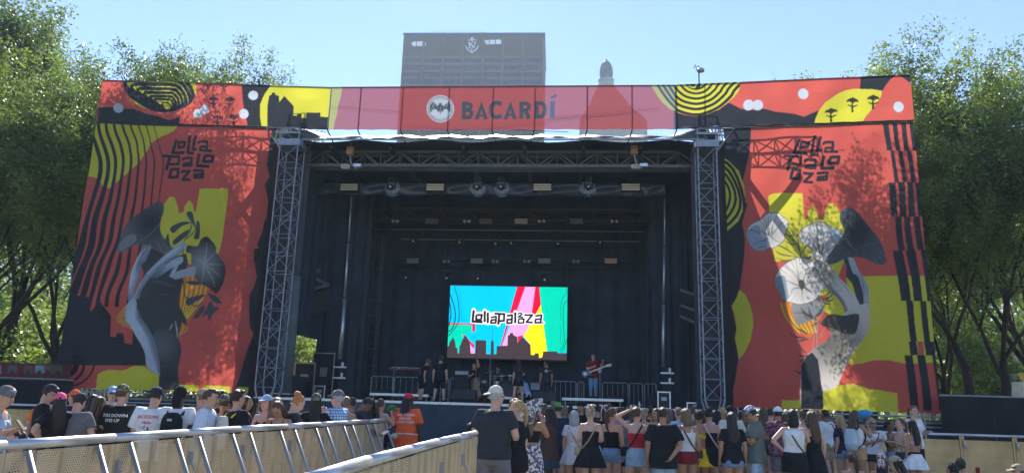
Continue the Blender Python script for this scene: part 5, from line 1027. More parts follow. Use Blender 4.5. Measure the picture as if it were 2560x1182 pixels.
def fig_body(s, vox=.016):
    mb = MB(); f = s.sex == 'f'
    zs = [z for z in np.linspace(.83, 1.47, 13)]; mb.tube([(0, 0, z) for z in zs], [trad(s.sex, s.g, z)[0] for z in zs], 16, ry=[trad(s.sex, s.g, z)[1] for z in zs])
    mb.tube([(0, -.005, 1.40), (0, -.004, 1.46), (0, .004, 1.56)], [.062, .052 if f else .06, .050 if f else .058], 12)
    if f:
        for sg in (-1, 1): mb.ell((sg * .066, .085, 1.265), (.056, .05, .056), 10, 7)
    for sg in (-1, 1): mb.ell((sg * .075, -.075, .885), (.085, .07, .085), 10, 7)
    ra = (.050, .042, .038, .027) if f else (.058, .048, .044, .033)
    for (S_, E_, W_, nm), sg in zip(s.arm, (-1, 1)):
        limb(mb, [(sg * .07, -.003, 1.395), S_, S_ + (E_ - S_) * .4, E_], [.06, ra[0] * s.g ** .5, ra[0] * .92 * s.g ** .5, ra[1]]); limb(mb, [E_, E_ + (W_ - E_) * .3, W_], [ra[1], ra[2] * 1.04, ra[3]])
        d = nrm(W_ - E_); mb.tube([W_, W_ + d * .045, W_ + d * .088], [ra[3] * .95, .036, .036], 10, ry=[ra[3] * .8, .016, .013], up=(0, 1, 0) if abs(d[1]) < .8 else (0, 0, 1))
    mb.v = [s.upper(p) for p in mb.v]
    rl = (.094, .060, .058, .037) if f else (.092, .062, .058, .040)
    lb = MB(); q = s.g ** .6
    for sg, (h, k, a) in s.legs:
        h, k, a = [np.array((sg * p[0], p[1], p[2])) for p in (h, k, a)]
        lb.tube([h + (0, 0, .02), h + (k - h) * .3, h + (k - h) * .65, k], [rl[0] * q, rl[0] * .95 * q, rl[1] * 1.2 * q, rl[1] * q], 12); m_ = (a - k)
        lb.tube([k, k + m_ * .3 + np.array([0, -.012, 0]), k + m_ * .7, a], [rl[1] * q, rl[2] * 1.03 * q, rl[2] * .75, rl[3]], 12); lb.ell(k, (rl[1] * q,) * 3, 10, 6)
        lb.tube([a + (0, -.03, -.03), a + (0, .05, -.045), a + (sg * .01, .14, -.06)], [.036, .040, .034], 10, ry=[.04, .034, .02], up=(0, 0, 1))
    mb.add(lb.v, lb.f)
    hb = MB(); hb.tube([(0, y, z) for z, _, _, y in HEADR], [a for _, a, _, _ in HEADR], 16, ry=[b for _, _, b, _ in HEADR]); mb.add([s.head(p) for p in hb.v], hb.f)
    me = solid(mb, vox); ex = MB()
    for (S_, E_, W_, nm), sg in zip(s.arm, (-1, 1)):       # fingers and thumb
        fb = MB(); d = nrm(W_ - E_); up = np.array((0, 1., 0)) if abs(d[1]) < .8 else np.array((0, 0, 1.)); a = nrm(np.cross(up, d)); b = np.cross(d, a)
        if abs(d[1]) < .8: a, b = (b, a) if nm in ('down', 'back') else (a, b)
        inn = np.array([-sg, .2, 0.]); b = b if b @ inn > 0 else -b; cl = .35 if nm in ('down', 'hips', 'back', 'head') else 1.0
        for k, (o, l) in enumerate(((-.026, .066), (-.009, .076), (.009, .072), (.025, .056))):
            p0 = W_ + d * .078 + a * o; p1 = p0 + nrm(d + b * .35 * cl + a * o * 3) * l * .5; p2 = p1 + nrm(d * (1 - .7 * cl) + b * (.3 + .8 * cl)) * l * .32; p3 = p2 + nrm(d * (.6 - 1. * cl) + b) * l * .25
            fb.tube([p0, p1, p2, p3], [.0088, .0082, .0075, .0055], 6)
        sd = 1 if a[1] > 0 or a[2] > 0 else -1; t0 = W_ + d * .03 + a * sd * .026; t1 = t0 + nrm(a * sd + d * .9 + b * .3) * .038; fb.tube([t0, t1, t1 + nrm(d + b * .6 * cl) * .03], [.0125, .0105, .007], 6)
        ex.add([s.upper(p) for p in fb.v], fb.f)
    hb = MB()
    hb.tube([(0, .097, 1.640), (0, .109, 1.618), (0, .112, 1.600), (0, .098, 1.590)], [.007, .010, .014, .010], 8); 
    for sg in (-1, 1): hb.ell((sg * .076, -.004, 1.612), (.010, .020, .030), 8, 6); hb.ell((sg * .020, .088, 1.628), (.010, .010, .0065), 8, 6, 1) if False else hb.ell((sg * .030, .084, 1.630), (.012, .010, .0065), 8, 6, 1); hb.tube([(sg * .016, .097, 1.651), (sg * .032, .092, 1.656), (sg * .048, .078, 1.650)], .0042, 5, 1)
    hb.tube([(-.022, .092, 1.561), (0, .101, 1.564), (.022, .092, 1.561)], [.002, .0062, .002], 6, 2)
    ex.add([s.head(p) for p in hb.v], []); n0 = len(ex.v) - len(hb.v); ex.f += [tuple(i + n0 for i in q_) for q_ in hb.f]; ex.m += hb.m
    return join_mb(me, ex)
def torso_cover(mb, s, z0, z1, inf, flare=0., n=12):
    zs = np.linspace(z0, z1, n); R_ = []
    for z in zs:
        a, b = trad(s.sex, s.g, max(z, .84)); k = inf + flare * max(0, (1.1 - z) / .25); R_.append((a + k, b + k))
    mb.tube([(0, 0, z) for z in zs], [a for a, b in R_], 20, ry=[b for a, b in R_])
def leg_cover(mb, s, t1, r0, r1, cuff=1.):    # t1: 0..1 down the thigh, 1..2 down the shank
    for sg, (h, k, a) in s.legs:
        h, k, a = [np.array((sg * p[0], p[1], p[2])) for p in (h, k, a)]; q = s.g ** .6
        pts = [h + (0, 0, .06)]; rr_ = [r0 * q]
        for t in np.linspace(.25, 1, 4):
            if t <= t1 + 1e-6: pts.append(h + (k - h) * t); rr_.append((r0 + (r1 - r0) * t / max(t1, 1)) * q)
        if t1 < 1: pts.append(h + (k - h) * t1); rr_.append((r0 + (r1 - r0)) * q)
        if t1 > 1:
            for t in np.linspace(.3, 1, 3) * (t1 - 1): pts.append(k + (a - k) * t); rr_.append((r1 + (cuff * .062 - r1) * t) * q)
        if len(pts) > 2 and np.linalg.norm(pts[-1] - pts[-2]) < .01: pts.pop(-2); rr_.pop(-2)
        mb.tube(pts, rr_, 14)
def fig_top(s, kind):
    mb = MB(); f = s.sex == 'f'
    def sleeves(t, r0, r1):
        for (S_, E_, W_, nm), sg in zip(s.arm, (-1, 1)):
            if t <= 1: p = S_ + (E_ - S_) * t; mb.tube([(sg * .06, 0, 1.40), S_ + (0, 0, .004), S_ + (E_ - S_) * t * .5, p], [.072, r0, (r0 + r1) / 2, r1], 12)
            else: mb.tube([(sg * .06, 0, 1.40), S_, S_ + (E_ - S_) * .5, E_, E_ + (W_ - E_) * (t - 1)], [.072, r0, r0, (r0 + r1) / 2, r1], 12)
    def straps(z0, x, r=.008):
        for sg in (-1, 1): mb.tube([(sg * x, .105, z0 - .01), (sg * x * 1.05, .085, 1.385), (sg * x * 1.05, .0, 1.432), (sg * x * 1.0, -.085, 1.385), (sg * x * .9, -.108, z0 - .01)], r, 6)
    bust = lambda i: [mb.ell((sg * .066, .086, 1.265), (.060 + i, .053 + i, .060 + i), 10, 7) for sg in (-1, 1)] if f else None
    g2 = .075 if not f else .066
    if kind == 'tee': torso_cover(mb, s, .86, 1.452, .016, .02); sleeves(.62, g2, g2 + .012); bust(0)
    elif kind == 'big': torso_cover(mb, s, .74, 1.455, .028, .035); sleeves(.8, g2 + .014, g2 + .03)
    elif kind == 'shirt': torso_cover(mb, s, .80, 1.455, .022, .03); sleeves(.72, g2 + .006, g2 + .02); mb.tube([(0, -.03, 1.44), (0, -.02, 1.485)], [.085, .075], 12)
    elif kind == 'long': torso_cover(mb, s, .85, 1.452, .018, .02); sleeves(1.85, g2, .045)
    elif kind == 'tank': torso_cover(mb, s, .96, 1.335, .012); bust(.002); straps(1.34, .085, .020)
    elif kind == 'sleeveless': torso_cover(mb, s, .96, 1.44, .013); bust(.003)
    elif kind == 'cami': torso_cover(mb, s, .98, 1.315, .011); bust(.001); straps(1.31, .080, .006)
    elif kind == 'crop': torso_cover(mb, s, 1.13, 1.315, .011); bust(.001); straps(1.31, .080, .010)
    elif kind == 'tube': torso_cover(mb, s, 1.03, 1.30, .012); bust(.001)
    elif kind == 'bikini': torso_cover(mb, s, 1.215, 1.30, .010); bust(-.002); straps(1.29, .075, .005)
    elif kind == 'offshoulder': torso_cover(mb, s, .92, 1.40, .03, .01); sleeves(.7, .07, .10)
    mb.v = [s.upper(p) for p in mb.v]; return solid(mb, .014 if kind in ('cami', 'bikini', 'crop', 'tank') else .018, 3)
def fig_bottom(s, kind):
    mb = MB(); up = MB(); hi = 1.03
    if kind == 'skirt': pts = ((1.04, .012), (.96, .02), (.86, .045), (.76, .065), (.69, .075))
    elif kind == 'flare': pts = ((1.04, .012), (.97, .022), (.87, .065), (.77, .10), (.70, .125))
    elif kind == 'mini': pts = ((1.06, .010), (.98, .016), (.88, .026), (.78, .034), (.71, .038))
    elif kind == 'dressskirt': pts = ((1.10, .014), (.98, .02), (.86, .045), (.74, .06), (.62, .075))
    elif kind == 'maxi': pts = ((1.10, .012), (.96, .02), (.8, .05), (.5, .075), (.25, .10), (.08, .12))
    else: pts = None
    if pts and not s.sitting:
        zs = [z for z, _ in pts]; eg = MB(); [eg.ell((sg * .075, -.075, .885), (.095, .082, .10), 12, 8) for sg in (-1, 1)]; mb.add(eg.v, eg.f); R_ = [(trad(s.sex, s.g, max(z, .88))[0] + i, trad(s.sex, s.g, max(z, .88))[1] + i) for z, i in pts]; rings = []
        for (z, i), (a, b) in zip(pts, R_):
            am = max(0, i - .03) * .22; rings.append([((a + am * sin(9 * t)) * cos(t), (b + am * sin(9 * t)) * sin(t), z) for t in np.linspace(0, 2 * pi, 64, endpoint=False)])
        mb.loft(list(reversed(rings))); mb.v = [s.upper(p) if p[2] > .9 else p for p in mb.v]; return solid(mb, .016, 2)
    if pts: kind = 'short'
    torso_cover(up, s, .80, hi, .014); [up.ell((sg * .075, -.075, .885), (.098, .084, .098), 12, 8) for sg in (-1, 1)]; up.v = [s.upper(p) for p in up.v]; mb.add(up.v, up.f)
    if kind == 'short': leg_cover(mb, s, .34, .108, .112)
    elif kind == 'hot': leg_cover(mb, s, .22, .106, .110)
    elif kind == 'shorts': leg_cover(mb, s, .92, .106, .094)
    elif kind == 'pants': leg_cover(mb, s, 1.95, .104, .075, 1.05)
    elif kind == 'jeans': leg_cover(mb, s, 1.95, .102, .070, .95)
    return solid(mb, .017, 3)
def fig_shoe(s, i):
    sg, (h, k, a) = s.legs[i]; a = np.array((sg * a[0], a[1], a[2])); mb = MB()
    mb.tube([a + (0, -.055, -.045), a + (0, .0, -.035), a + (sg * .004, .09, -.045), a + (sg * .012, .165, -.058), a + (sg * .013, .185, -.062)], [.036, .043, .047, .042, .02], 12, ry=[.035, .050, .038, .026, .015], up=(0, 0, 1))
    mb.box(tuple(a + (sg * .006, .06, -.076)), (.088, .245, .018)); return mb.mesh('shoe', True)
def fig_hair(s, kind, seed=0):
    mb = MB(); sh = MB()
    def cap_(i=.014, y0=-.016, zlow=1.585): zs = [(zlow, .060 + i, .070 + i, -.022), (1.625, .069 + i, .082 + i, -.016), (1.665, .071 + i, .085 + i, -.012), (1.70, .064 + i, .079 + i, -.008), (1.732, .046 + i, .058 + i, -.006), (1.756 + i * .3, .022, .026, -.006)]; mb.tube([(0, y + y0 + .012, z) for z, _, _, y in zs], [a for _, a, _, _ in zs], 18, ry=[b for _, _, b, _ in zs])
    if kind == 'short': cap_(.009); mb.ell((0, .035, 1.722), (.064, .062, .036), 14, 9)
    elif kind == 'buzz': cap_(.004)
    elif kind in ('long', 'xlong', 'wavy'):
        cap_(.014); zb = 1.20 if kind != 'xlong' else 1.02; wv = .02 if kind == 'wavy' else .006
        mb.tube([(0, -.045, 1.68), (0, -.075, 1.58), (0, -.098, 1.46), (wv, -.118, 1.34), (-wv, -.120, zb + .06), (0, -.112, zb)], [.074, .084, .092, .10 if kind == 'wavy' else .086, .088, .05], 18, ry=[.055, .05, .046, .042, .034, .014], up=(0, 1, 0))
        for sg in (-1, 1): mb.tube([(sg * .062, -.012, 1.67), (sg * .077, .0, 1.59), (sg * .080, -.01, 1.50), (sg * .082, -.03, 1.42)], [.022, .020, .020, .012], 8)
    elif kind == 'bob':
        cap_(.018); mb.tube([(0, -.035, 1.68), (0, -.05, 1.58), (0, -.055, 1.50), (0, -.05, 1.455)], [.08, .094, .096, .085], 18, ry=[.06, .065, .062, .05], up=(0, 1, 0))
        for sg in (-1, 1): mb.tube([(sg * .066, .005, 1.67), (sg * .082, .015, 1.59), (sg * .084, .01, 1.50)], [.026, .026, .018], 8)
    elif kind == 'bun': cap_(.010); mb.ell((0, -.095, 1.735), (.052, .050, .046), 14, 9)
    elif kind == 'lowbun': cap_(.010); mb.ell((0, -.112, 1.605), (.040, .034, .036), 12, 8)
    elif kind == 'pony': cap_(.010); mb.tube([(0, -.085, 1.69), (0, -.128, 1.67), (0, -.145, 1.58), (.01, -.135, 1.46), (0, -.13, 1.36)], [.026, .030, .042, .034, .012], 12, up=(0, 1, 0))
    elif kind == 'curly': cap_(.034, -.016, 1.56); [mb.ell((.085 * cos(a) * sin(b), -.03 + .085 * sin(a) * sin(b) - .01, 1.65 + .085 * cos(b)), (.035, .035, .033), 8, 6) for a in np.linspace(0, 6.28, 9)[:-1] for b in (.5, 1.1, 1.7) if not (.6 < a < 2.6 and b > .9)]
    elif kind == 'dreads':
        cap_(.014); r = random.Random(3)
        for k in range(13): a = pi + .2 + (pi - .4) * k / 12; x, y = .075 * cos(a), -.02 + .085 * sin(a); mb.tube([(x * .8, y * .8, 1.69), (x * 1.15, y * 1.15 - .01, 1.60), (x * 1.35, y * 1.3 - .02, 1.46), (x * 1.3 + r.uniform(-.02, .02), y * 1.3 - .03, 1.34)], [.02, .020, .017, .010], 7)
    mb.v = [s.head(p) for p in mb.v]; me = solid(mb, .011, 2); r = np.random.default_rng(seed + 3); n = len(me.vertices)
    co = np.empty(n * 3, 'f4'); me.vertices.foreach_get('co', co); co = co.reshape(-1, 3)
    ph = co @ np.array([[95, 40, 9], [60, -90, 11], [15, 10, 4]], 'f4').T; no = np.empty(n * 3, 'f4'); me.vertices.foreach_get('normal', no); no = no.reshape(-1, 3)
    co += no * (.0035 * np.sin(ph[:, :1]) + .003 * np.sin(ph[:, 1:2] + 1)) + r.normal(size=(n, 3)) * .0009; me.vertices.foreach_set('co', co.ravel().astype('f4')); me.update(); return me
def fig_hat(s, kind):
    mb = MB(); zs = [(1.668, .086, .106), (1.70, .085, .104), (1.735, .073, .088), (1.765, .045, .054), (1.776, .012, .014)]
    mb.tube([(0, -.008, z) for z, _, _ in zs], [a for _, a, _ in zs], 20, ry=[b for _, _, b in zs])
    if kind == 'cap': mb.tube([(0, .06, 1.682), (0, .12, 1.680), (0, .165, 1.668), (0, .182, 1.660)], [.080, .078, .058, .02], 14, ry=[.008] * 4, up=(0, 0, 1))
    elif kind == 'capback': mb.tube([(0, -.07, 1.676), (0, -.13, 1.668), (0, -.172, 1.654), (0, -.19, 1.646)], [.080, .076, .056, .02], 14, ry=[.008] * 4, up=(0, 0, 1))
    elif kind == 'beanie': mb.tube([(0, -.008, 1.645), (0, -.008, 1.69)], .09, 20, ry=.108)
    elif kind == 'durag': mb.tube([(0, -.01, 1.60), (0, -.01, 1.67)], [.082, .088], 20, ry=[.098, .106]); mb.tube([(0, -.09, 1.64), (0, -.12, 1.55), (0, -.115, 1.46)], [.06, .07, .05], 12, ry=[.03, .025, .012], up=(0, 1, 0))
    mb.tube([(0, -.008, 1.77), (0, -.008, 1.781)], [.008, .004], 8)
    mb.v = [s.head(p) for p in mb.v]; return solid(mb, .009, 2)

CACHE = {}
def cached(key, fn):
    if key not in CACHE: CACHE[key] = fn()
    return CACHE[key]
SKIN = {'light': (.52, .30, .21), 'fair': (.58, .35, .26), 'tan': (.40, .215, .13), 'brown': (.20, .10, .058), 'dark': (.085, .045, .030)}
def skin(n): return mat('skin_' + n, SKIN[n], .5, var=.08, scale=14, spec=.35)
M_EYE = mat('eye_dark', (.02, .016, .014), .3, var=0); M_LIP = mat('lips', (.33, .12, .10), .5, var=0)
CLOTH = {'black': (.016, .017, .021), 'charcoal': (.040, .042, .050), 'grey': (.16, .15, .165), 'white': (.72, .72, .74), 'offwhite': (.60, .58, .52), 'navy': (.022, .032, .065), 'blue': (.10, .22, .50), 'lightblue': (.36, .48, .66), 'denim': (.17, .27, .42), 'paledenim': (.30, .42, .52), 'darkdenim': (.045, .065, .12),
         'khaki': (.36, .29, .19), 'tan': (.48, .30, .16), 'red': (.50, .035, .045), 'maroon': (.20, .022, .032), 'orange': (.80, .13, .045), 'hivis': (.95, .18, .03), 'yellow': (.80, .55, .03), 'lavender': (.48, .32, .52), 'pink': (.75, .13, .26), 'green': (.10, .26, .08), 'olive': (.10, .105, .06), 'brown': (.085, .05, .04), 'sage': (.13, .16, .15), 'silver': (.5, .5, .52), 'cream': (.62, .55, .40), 'camo': (.14, .13, .08), 'sky': (.20, .45, .80)}
def cl(n): return mat('fabric_' + n, CLOTH[n], .85, var=.18, scale=7, bump=.9, bscale=7, spec=.15)
HAIRC = {'black': (.012, .011, .012), 'dark': (.028, .020, .016), 'brown': (.075, .046, .028), 'lightbrown': (.17, .11, .065), 'blond': (.42, .28, .13), 'ginger': (.50, .19, .05), 'grey': (.38, .39, .42), 'auburn': (.22, .09, .035)}
def hr(n): return mat('hair_' + n, HAIRC[n], .5, var=.35, scale=40, bump=.6, bscale=90, spec=.4)
def pattern(name, c0, c1, kind, sc_=20.):
    if name in MATS: return MATS[name]
    m = mat(name, c0, .85, var=0, spec=.15); t = m.node_tree; b = t.nodes['Principled BSDF']; tc = t.nodes.new('ShaderNodeTexCoord')
    if kind == 'stripe': n = t.nodes.new('ShaderNodeTexWave'); n.bands_direction = 'Y'; n.inputs['Scale'].default_value = sc_; out = n.outputs['Fac']; lo, hi_ = .55, .75
    elif kind == 'plaid':
        n = t.nodes.new('ShaderNodeTexWave'); n.bands_direction = 'X'; n.inputs['Scale'].default_value = sc_; n2 = t.nodes.new('ShaderNodeTexWave'); n2.bands_direction = 'Z'; n2.inputs['Scale'].default_value = sc_
        t.links.new(tc.outputs['Object'], n2.inputs['Vector']); ad = t.nodes.new('ShaderNodeMath'); ad.operation = 'ADD'; t.links.new(n.outputs['Fac'], ad.inputs[0]); t.links.new(n2.outputs['Fac'], ad.inputs[1]); mu = t.nodes.new('ShaderNodeMath'); mu.operation = 'MULTIPLY'; mu.inputs[1].default_value = .5; t.links.new(ad.outputs[0], mu.inputs[0]); out = mu.outputs[0]; lo, hi_ = .3, .8
    else: n = t.nodes.new('ShaderNodeTexNoise'); n.inputs['Scale'].default_value = sc_; n.inputs['Detail'].default_value = 3; out = n.outputs['Fac']; lo, hi_ = .46, .54
    t.links.new(tc.outputs['Object'], n.inputs['Vector']); cr = t.nodes.new('ShaderNodeValToRGB'); cr.color_ramp.elements[0].position = lo; cr.color_ramp.elements[1].position = hi_; cr.color_ramp.elements[0].color = tuple(c0) + (1,); cr.color_ramp.elements[1].color = tuple(c1) + (1,)
    t.links.new(out, cr.inputs[0]); t.links.new(cr.outputs[0], b.inputs['Base Color']); return m
PAT = {'bluestripe': ((.42, .52, .66), (.68, .74, .82), 'stripe', 14), 'plaid': ((.07, .20, .42), (.55, .70, .82), 'plaid', 7), 'floralwhite': ((.70, .68, .70), (.10, .09, .13), 'spot', 24), 'camo2': ((.24, .23, .16), (.06, .065, .04), 'spot', 30), 'blueprint': ((.16, .18, .36), (.32, .28, .42), 'spot', 22), 'creamfloral': ((.66, .58, .38), (.35, .24, .14), 'spot', 34), 'darkfloral': ((.05, .04, .05), (.32, .10, .16), 'spot', 20), 'ripped': ((.20, .32, .50), (.45, .56, .68), 'spot', 14), 'lace': ((.75, .75, .76), (.55, .56, .60), 'spot', 40), 'whitecap': ((.72, .74, .80), (.12, .14, .30), 'spot', 32), 'camoblue': ((.60, .66, .74), (.12, .22, .40), 'spot', 26), 'bandana': ((.66, .62, .62), (.40, .10, .12), 'spot', 26)}
def fab(n): return pattern('print_' + n, *PAT[n]) if n in PAT else cl(n)
def text_mesh(lines, size, sp=1.15):
    out = []
    for i, tx_ in enumerate(lines):
        cu = bpy.data.curves.new('t', 'FONT'); cu.body = tx_; cu.size = size; cu.align_x = 'CENTER'; cu.offset = size * .018; cu.resolution_u = 2
        o = bpy.data.objects.new('t', cu); COL.objects.link(o); dg = bpy.context.evaluated_depsgraph_get(); me = bpy.data.meshes.new_from_object(o.evaluated_get(dg))
        out.append(([(v.co.x, v.co.y - i * size * sp) for v in me.vertices], [tuple(p.vertices) for p in me.polygons])); bpy.data.objects.remove(o)
    return out
def on_torso(s, mb, pts, faces, z0, inf, back=True):
    vs = []
    for x, y in pts:
        z = z0 + y; a, b = trad(s.sex, s.g, z); a += inf; b += inf; yy = b * sqrt(max(.05, 1 - (x / a) ** 2)) + .004
        vs.append(s.upper((-x if not back else x, -yy if back else yy, z)))
    return mb.add(vs, faces)
PEOPLE = []
def person(px, top, Y, label, sex='m', face=0, al='down', ar='down', legs='stand', lean=0, hy=0, hp=0, g=1., sk='light', hair=('short', 'dark'), tp=('tee', 'black'), bt=('shorts', 'charcoal'), hat=None, shoes='white', base=None, at_px=None, vox=.016, group=None, words=None, h=None, glasses=False):
    s = Fig(sex, g, al, ar, legs, lean, hy, hp); k = (sex, g, al, ar, legs, lean, hy, hp)
    if base is None: p = at(px, top, Y); p[0] = p[0] if at_px is None else at(at_px, top, Y)[0]; loc = (p[0], p[1], 0.); topz = p[2]
    else: loc = base; topz = None
    zt = s.head((0, 0, 1.75))[2]; sc_ = (topz / zt if topz else (h or 1.72) / 1.75); sc_ = min(max(sc_, .86), 1.12)
    o = thing('person', label, 'person', loc, radians(face), group); o.scale = (sc_,) * 3; o['fig_scale'] = sc_
    me = cached(('b',) + k, lambda: fig_body(s, vox))
    if len(me.materials) == 0:
        for m in (skin(sk), M_EYE, M_LIP): me.materials.append(m)
    linkmesh('body', me, o, m=skin(sk))
    if tp: to = linkmesh('top', cached(('t', tp[0]) + k, lambda: fig_top(s, tp[0])), o, m=fab(tp[1]))
    if bt: linkmesh('skirt' if bt[0] in ('skirt', 'flare', 'mini', 'dressskirt', 'maxi') else 'trousers', cached(('q', bt[0]) + k, lambda: fig_bottom(s, bt[0])), o, m=fab(bt[1]))
    if hair: linkmesh('hair', cached(('h', hair[0]) + k, lambda: fig_hair(s, hair[0])), o, m=hr(hair[1]))
    if hat: linkmesh('cap' if hat[0] != 'beanie' else 'beanie', cached(('c', hat[0]) + k, lambda: fig_hat(s, hat[0])), o, m=fab(hat[1]))
    for i in (0, 1): linkmesh('shoe', cached(('s', i, legs), lambda: fig_shoe(s, i)), o, m=fab(shoes))
    if glasses:
        mb = MB(); mb.tube([(-.078, .0, 1.636), (-.066, .07, 1.634), (-.03, .100, 1.632), (0, .106, 1.634), (.03, .100, 1.632), (.066, .07, 1.634), (.078, 0, 1.636)], [.003, .005, .010, .004, .010, .005, .003], 6, ry=[.003, .006, .017, .004, .017, .006, .003], up=(0, 0, 1)); mb.v = [s.head(p) for p in mb.v]; mb.build('sunglasses', M_BLACKM, o)
    if words:
        lines, size, z0, col, back = words; mb = MB()
        for pts, fs in text_mesh(lines, size): on_torso(s, mb, pts, fs, z0, .03 if tp[0] == 'big' else .018 if tp[0] == 'tee' else .024, back)
        mb.build('lettering', col, to)
    PEOPLE.append(o); return o, s
def hand_at(o, s, i, ext=.09):           # world position of a hand, for what it holds
    S_, E_, W_, nm = s.arm[i]; p = s.upper(tuple(W_ + nrm(W_ - E_) * ext)); k = o['fig_scale']; a = o.rotation_euler[2]
    return Vector((o.location[0] + k * (p[0] * cos(a) - p[1] * sin(a)), o.location[1] + k * (p[0] * sin(a) + p[1] * cos(a)), o.location[2] + k * p[2]))
def attach(o, name, label, cat):         # a thing carried by a person, in that person's own frame
    t = thing(name, label, cat, o.location, o.rotation_euler[2]); t.scale = o.scale; return t
def backpack(o, s, label, m, m2, kind='pack'):
    t = attach(o, 'backpack', label, 'backpack'); yb = -trad(s.sex, s.g, 1.25)[1]
    mb = MB(); zs = [(.98, .10, .055), (1.02, .145, .09), (1.15, .155, .10), (1.30, .145, .085), (1.38, .11, .055), (1.40, .06, .03)] if kind == 'pack' else [(.92, .05, .03), (.96, .12, .075), (1.08, .15, .09), (1.22, .14, .07), (1.34, .12, .04), (1.38, .10, .02)]
    mb.tube([(0, yb - .075, z) for z, _, _ in zs], [a for _, a, _ in zs], 16, ry=[b for _, _, b in zs]); mb.v = [s.upper(p) for p in mb.v]; linkmesh('bag_body', solid(mb, .014, 2), t, m=m)
    for sg in (-1, 1):
        mb = MB(); mb.tube([(sg * .10, yb - .01, 1.36), (sg * .105, -.06, 1.435), (sg * .11, .05, 1.44), (sg * .12, .125, 1.36), (sg * .15, .11, 1.2), (sg * .17, -.05, 1.06), (sg * .12, yb - .05, 1.0)], .022, 8, ry=.007, up=(0, 1, 0)); mb.v = [s.upper(p) for p in mb.v]; mb.build('strap', m2, t, smooth=True)
    if kind == 'pack':
        mb = MB(); mb.tube([(0, yb - .165, 1.02), (0, yb - .18, 1.12), (0, yb - .165, 1.2)], [.10, .12, .10], 12, ry=[.02, .03, .02]); mb.v = [s.upper(p) for p in mb.v]; mb.build('front_pocket', m, t, smooth=True)
        mb = MB(); mb.box((0, yb - .178, 1.30), (.06, .012, .03)); mb.v = [s.upper(p) for p in mb.v]; mb.build('emblem', cl('silver'), t)
    return t
def shoulder_bag(o, s, label, m, side=1, bag=True):
    t = attach(o, 'shoulder_bag', label, 'bag'); a, b = trad(s.sex, s.g, 1.2); mb = MB()
    mb.tube([(-side * .10, -.075, 1.425), (-side * .03, -b - .022, 1.30), (side * .06, -b - .024, 1.15), (side * (a + .015), -.06, 1.02), (side * (a + .03), .02, .98), (side * .05, b + .03, 1.15), (-side * .06, b + .035, 1.30), (-side * .11, .08, 1.425), (-side * .105, 0, 1.452), (-side * .10, -.075, 1.425)], .014, 8, ry=.006, up=(0, 1, 0)); mb.v = [s.upper(p) for p in mb.v]; mb.build('strap', m, t, smooth=True)
    if bag:
        mb = MB(); mb.tube([(side * (a + .06), .0, .90), (side * (a + .065), .0, .94), (side * (a + .06), 0, 1.02), (side * (a + .05), 0, 1.045)], [.07, .085, .08, .05], 12, ry=[.03, .04, .035, .015], up=(0, 1, 0)); mb.v = [(x, y, z) for x, y, z in (s.upper(p) for p in mb.v)]; mb.build('pouch', m, t, smooth=True)
    return t
def phone(o, s, i, label):
    p = hand_at(o, s, i, .10); t = thing('phone', label, 'phone', p, o.rotation_euler[2]); mb = MB(); mb.box((0, .0, .03), (.075, .010, .15), rx=.7); mb.build('case', M_BLACKM, t); mb = MB(); mb.box((0, -.008, .032), (.066, .003, .135), rx=.7); mb.build('display', mat('phone_glass', (.03, .035, .045), .1, var=0, spec=.6), t); return t
def can(o, s, i, label, m):
    p = hand_at(o, s, i, .06); t = thing('drink_can', label, 'can', p, 0); mb = MB(); mb.lathe([(.022, -.085), (.033, -.075), (.033, .06), (.026, .078)], seg=14); mb.build('can_body', m, t, smooth=True); mb = MB(); mb.lathe([(.026, .078), (.027, .083), (.02, .082)], seg=14); mb.build('lid', M_ALU, t); return t
def handfan(p, face, label, m, r, a0, a1, roll=0., n=16):
    t = thing('hand_fan', label, 'hand fan', p, face); mb = MB(); rows = [[], []]
    for k in range(n * 2 + 1):
        a = a0 + (a1 - a0) * k / (2 * n); z = .012 * (k % 2)
        for j, q in enumerate((.28, 1.)): rows[j].append((r * q * cos(a), z, r * q * sin(a)))
    mb.loft(rows, closed=False, cap=False); mb.build('leaf', m, t)
    for k in range(0, n * 2 + 1, 4): a = a0 + (a1 - a0) * k / (2 * n); mb = MB(); mb.bar((0, .004, 0), (r * .98 * cos(a), .004, r * .98 * sin(a)), .006, .012); mb.build('stick', mat('fan_stick', (.10, .05, .03), .5), t)
    return t
W_RED = mat('lettering_red', (.65, .07, .06), .8, var=0); W_WHITE = mat('lettering_white', (.75, .75, .75), .8, var=0)
# ---- the crowd: behind the left barrier line
P_ = person
o, s = P_(8, 968, 9.0, 'woman in grey headband and pale tank top looking at a phone at the left edge', 'f', -80, 'phone', 'phone', hp=18, hair=('short', 'grey'), tp=('tank', 'lightblue'), bt=('short', 'denim'), hat=('beanie', 'grey')); phone(o, s, 1, 'phone held by the woman at the left edge')
P_(113, 990, 14.5, 'person in bright orange vest behind the dark-capped man', 'm', 10, tp=('tee', 'hivis'), bt=('pants', 'black'), hair=('short', 'black'))
P_(118, 964, 11.2, 'tall slim man in dark cap and black tee looking down to the right', 'm', -60, hp=22, hair=('short', 'dark'), tp=('tee', 'black'), bt=('pants', 'grey'), hat=('cap', 'charcoal'), glasses=True)
P_(152, 984, 10.4, 'woman in pink cap and black tee with hand on hip', 'f', 50, 'hips', 'hips', sk='fair', hair=('long', 'dark'), tp=('tee', 'black'), bt=('short', 'khaki'), hat=('cap', 'pink'))
P_(55, 1066, 9.6, 'seated dark-haired woman in black tank behind the left barrier', 'f', 160, 'phone', 'phone', 'sit', hp=18, hair=('lowbun', 'black'), tp=('tank', 'black'), bt=('short', 'black'))
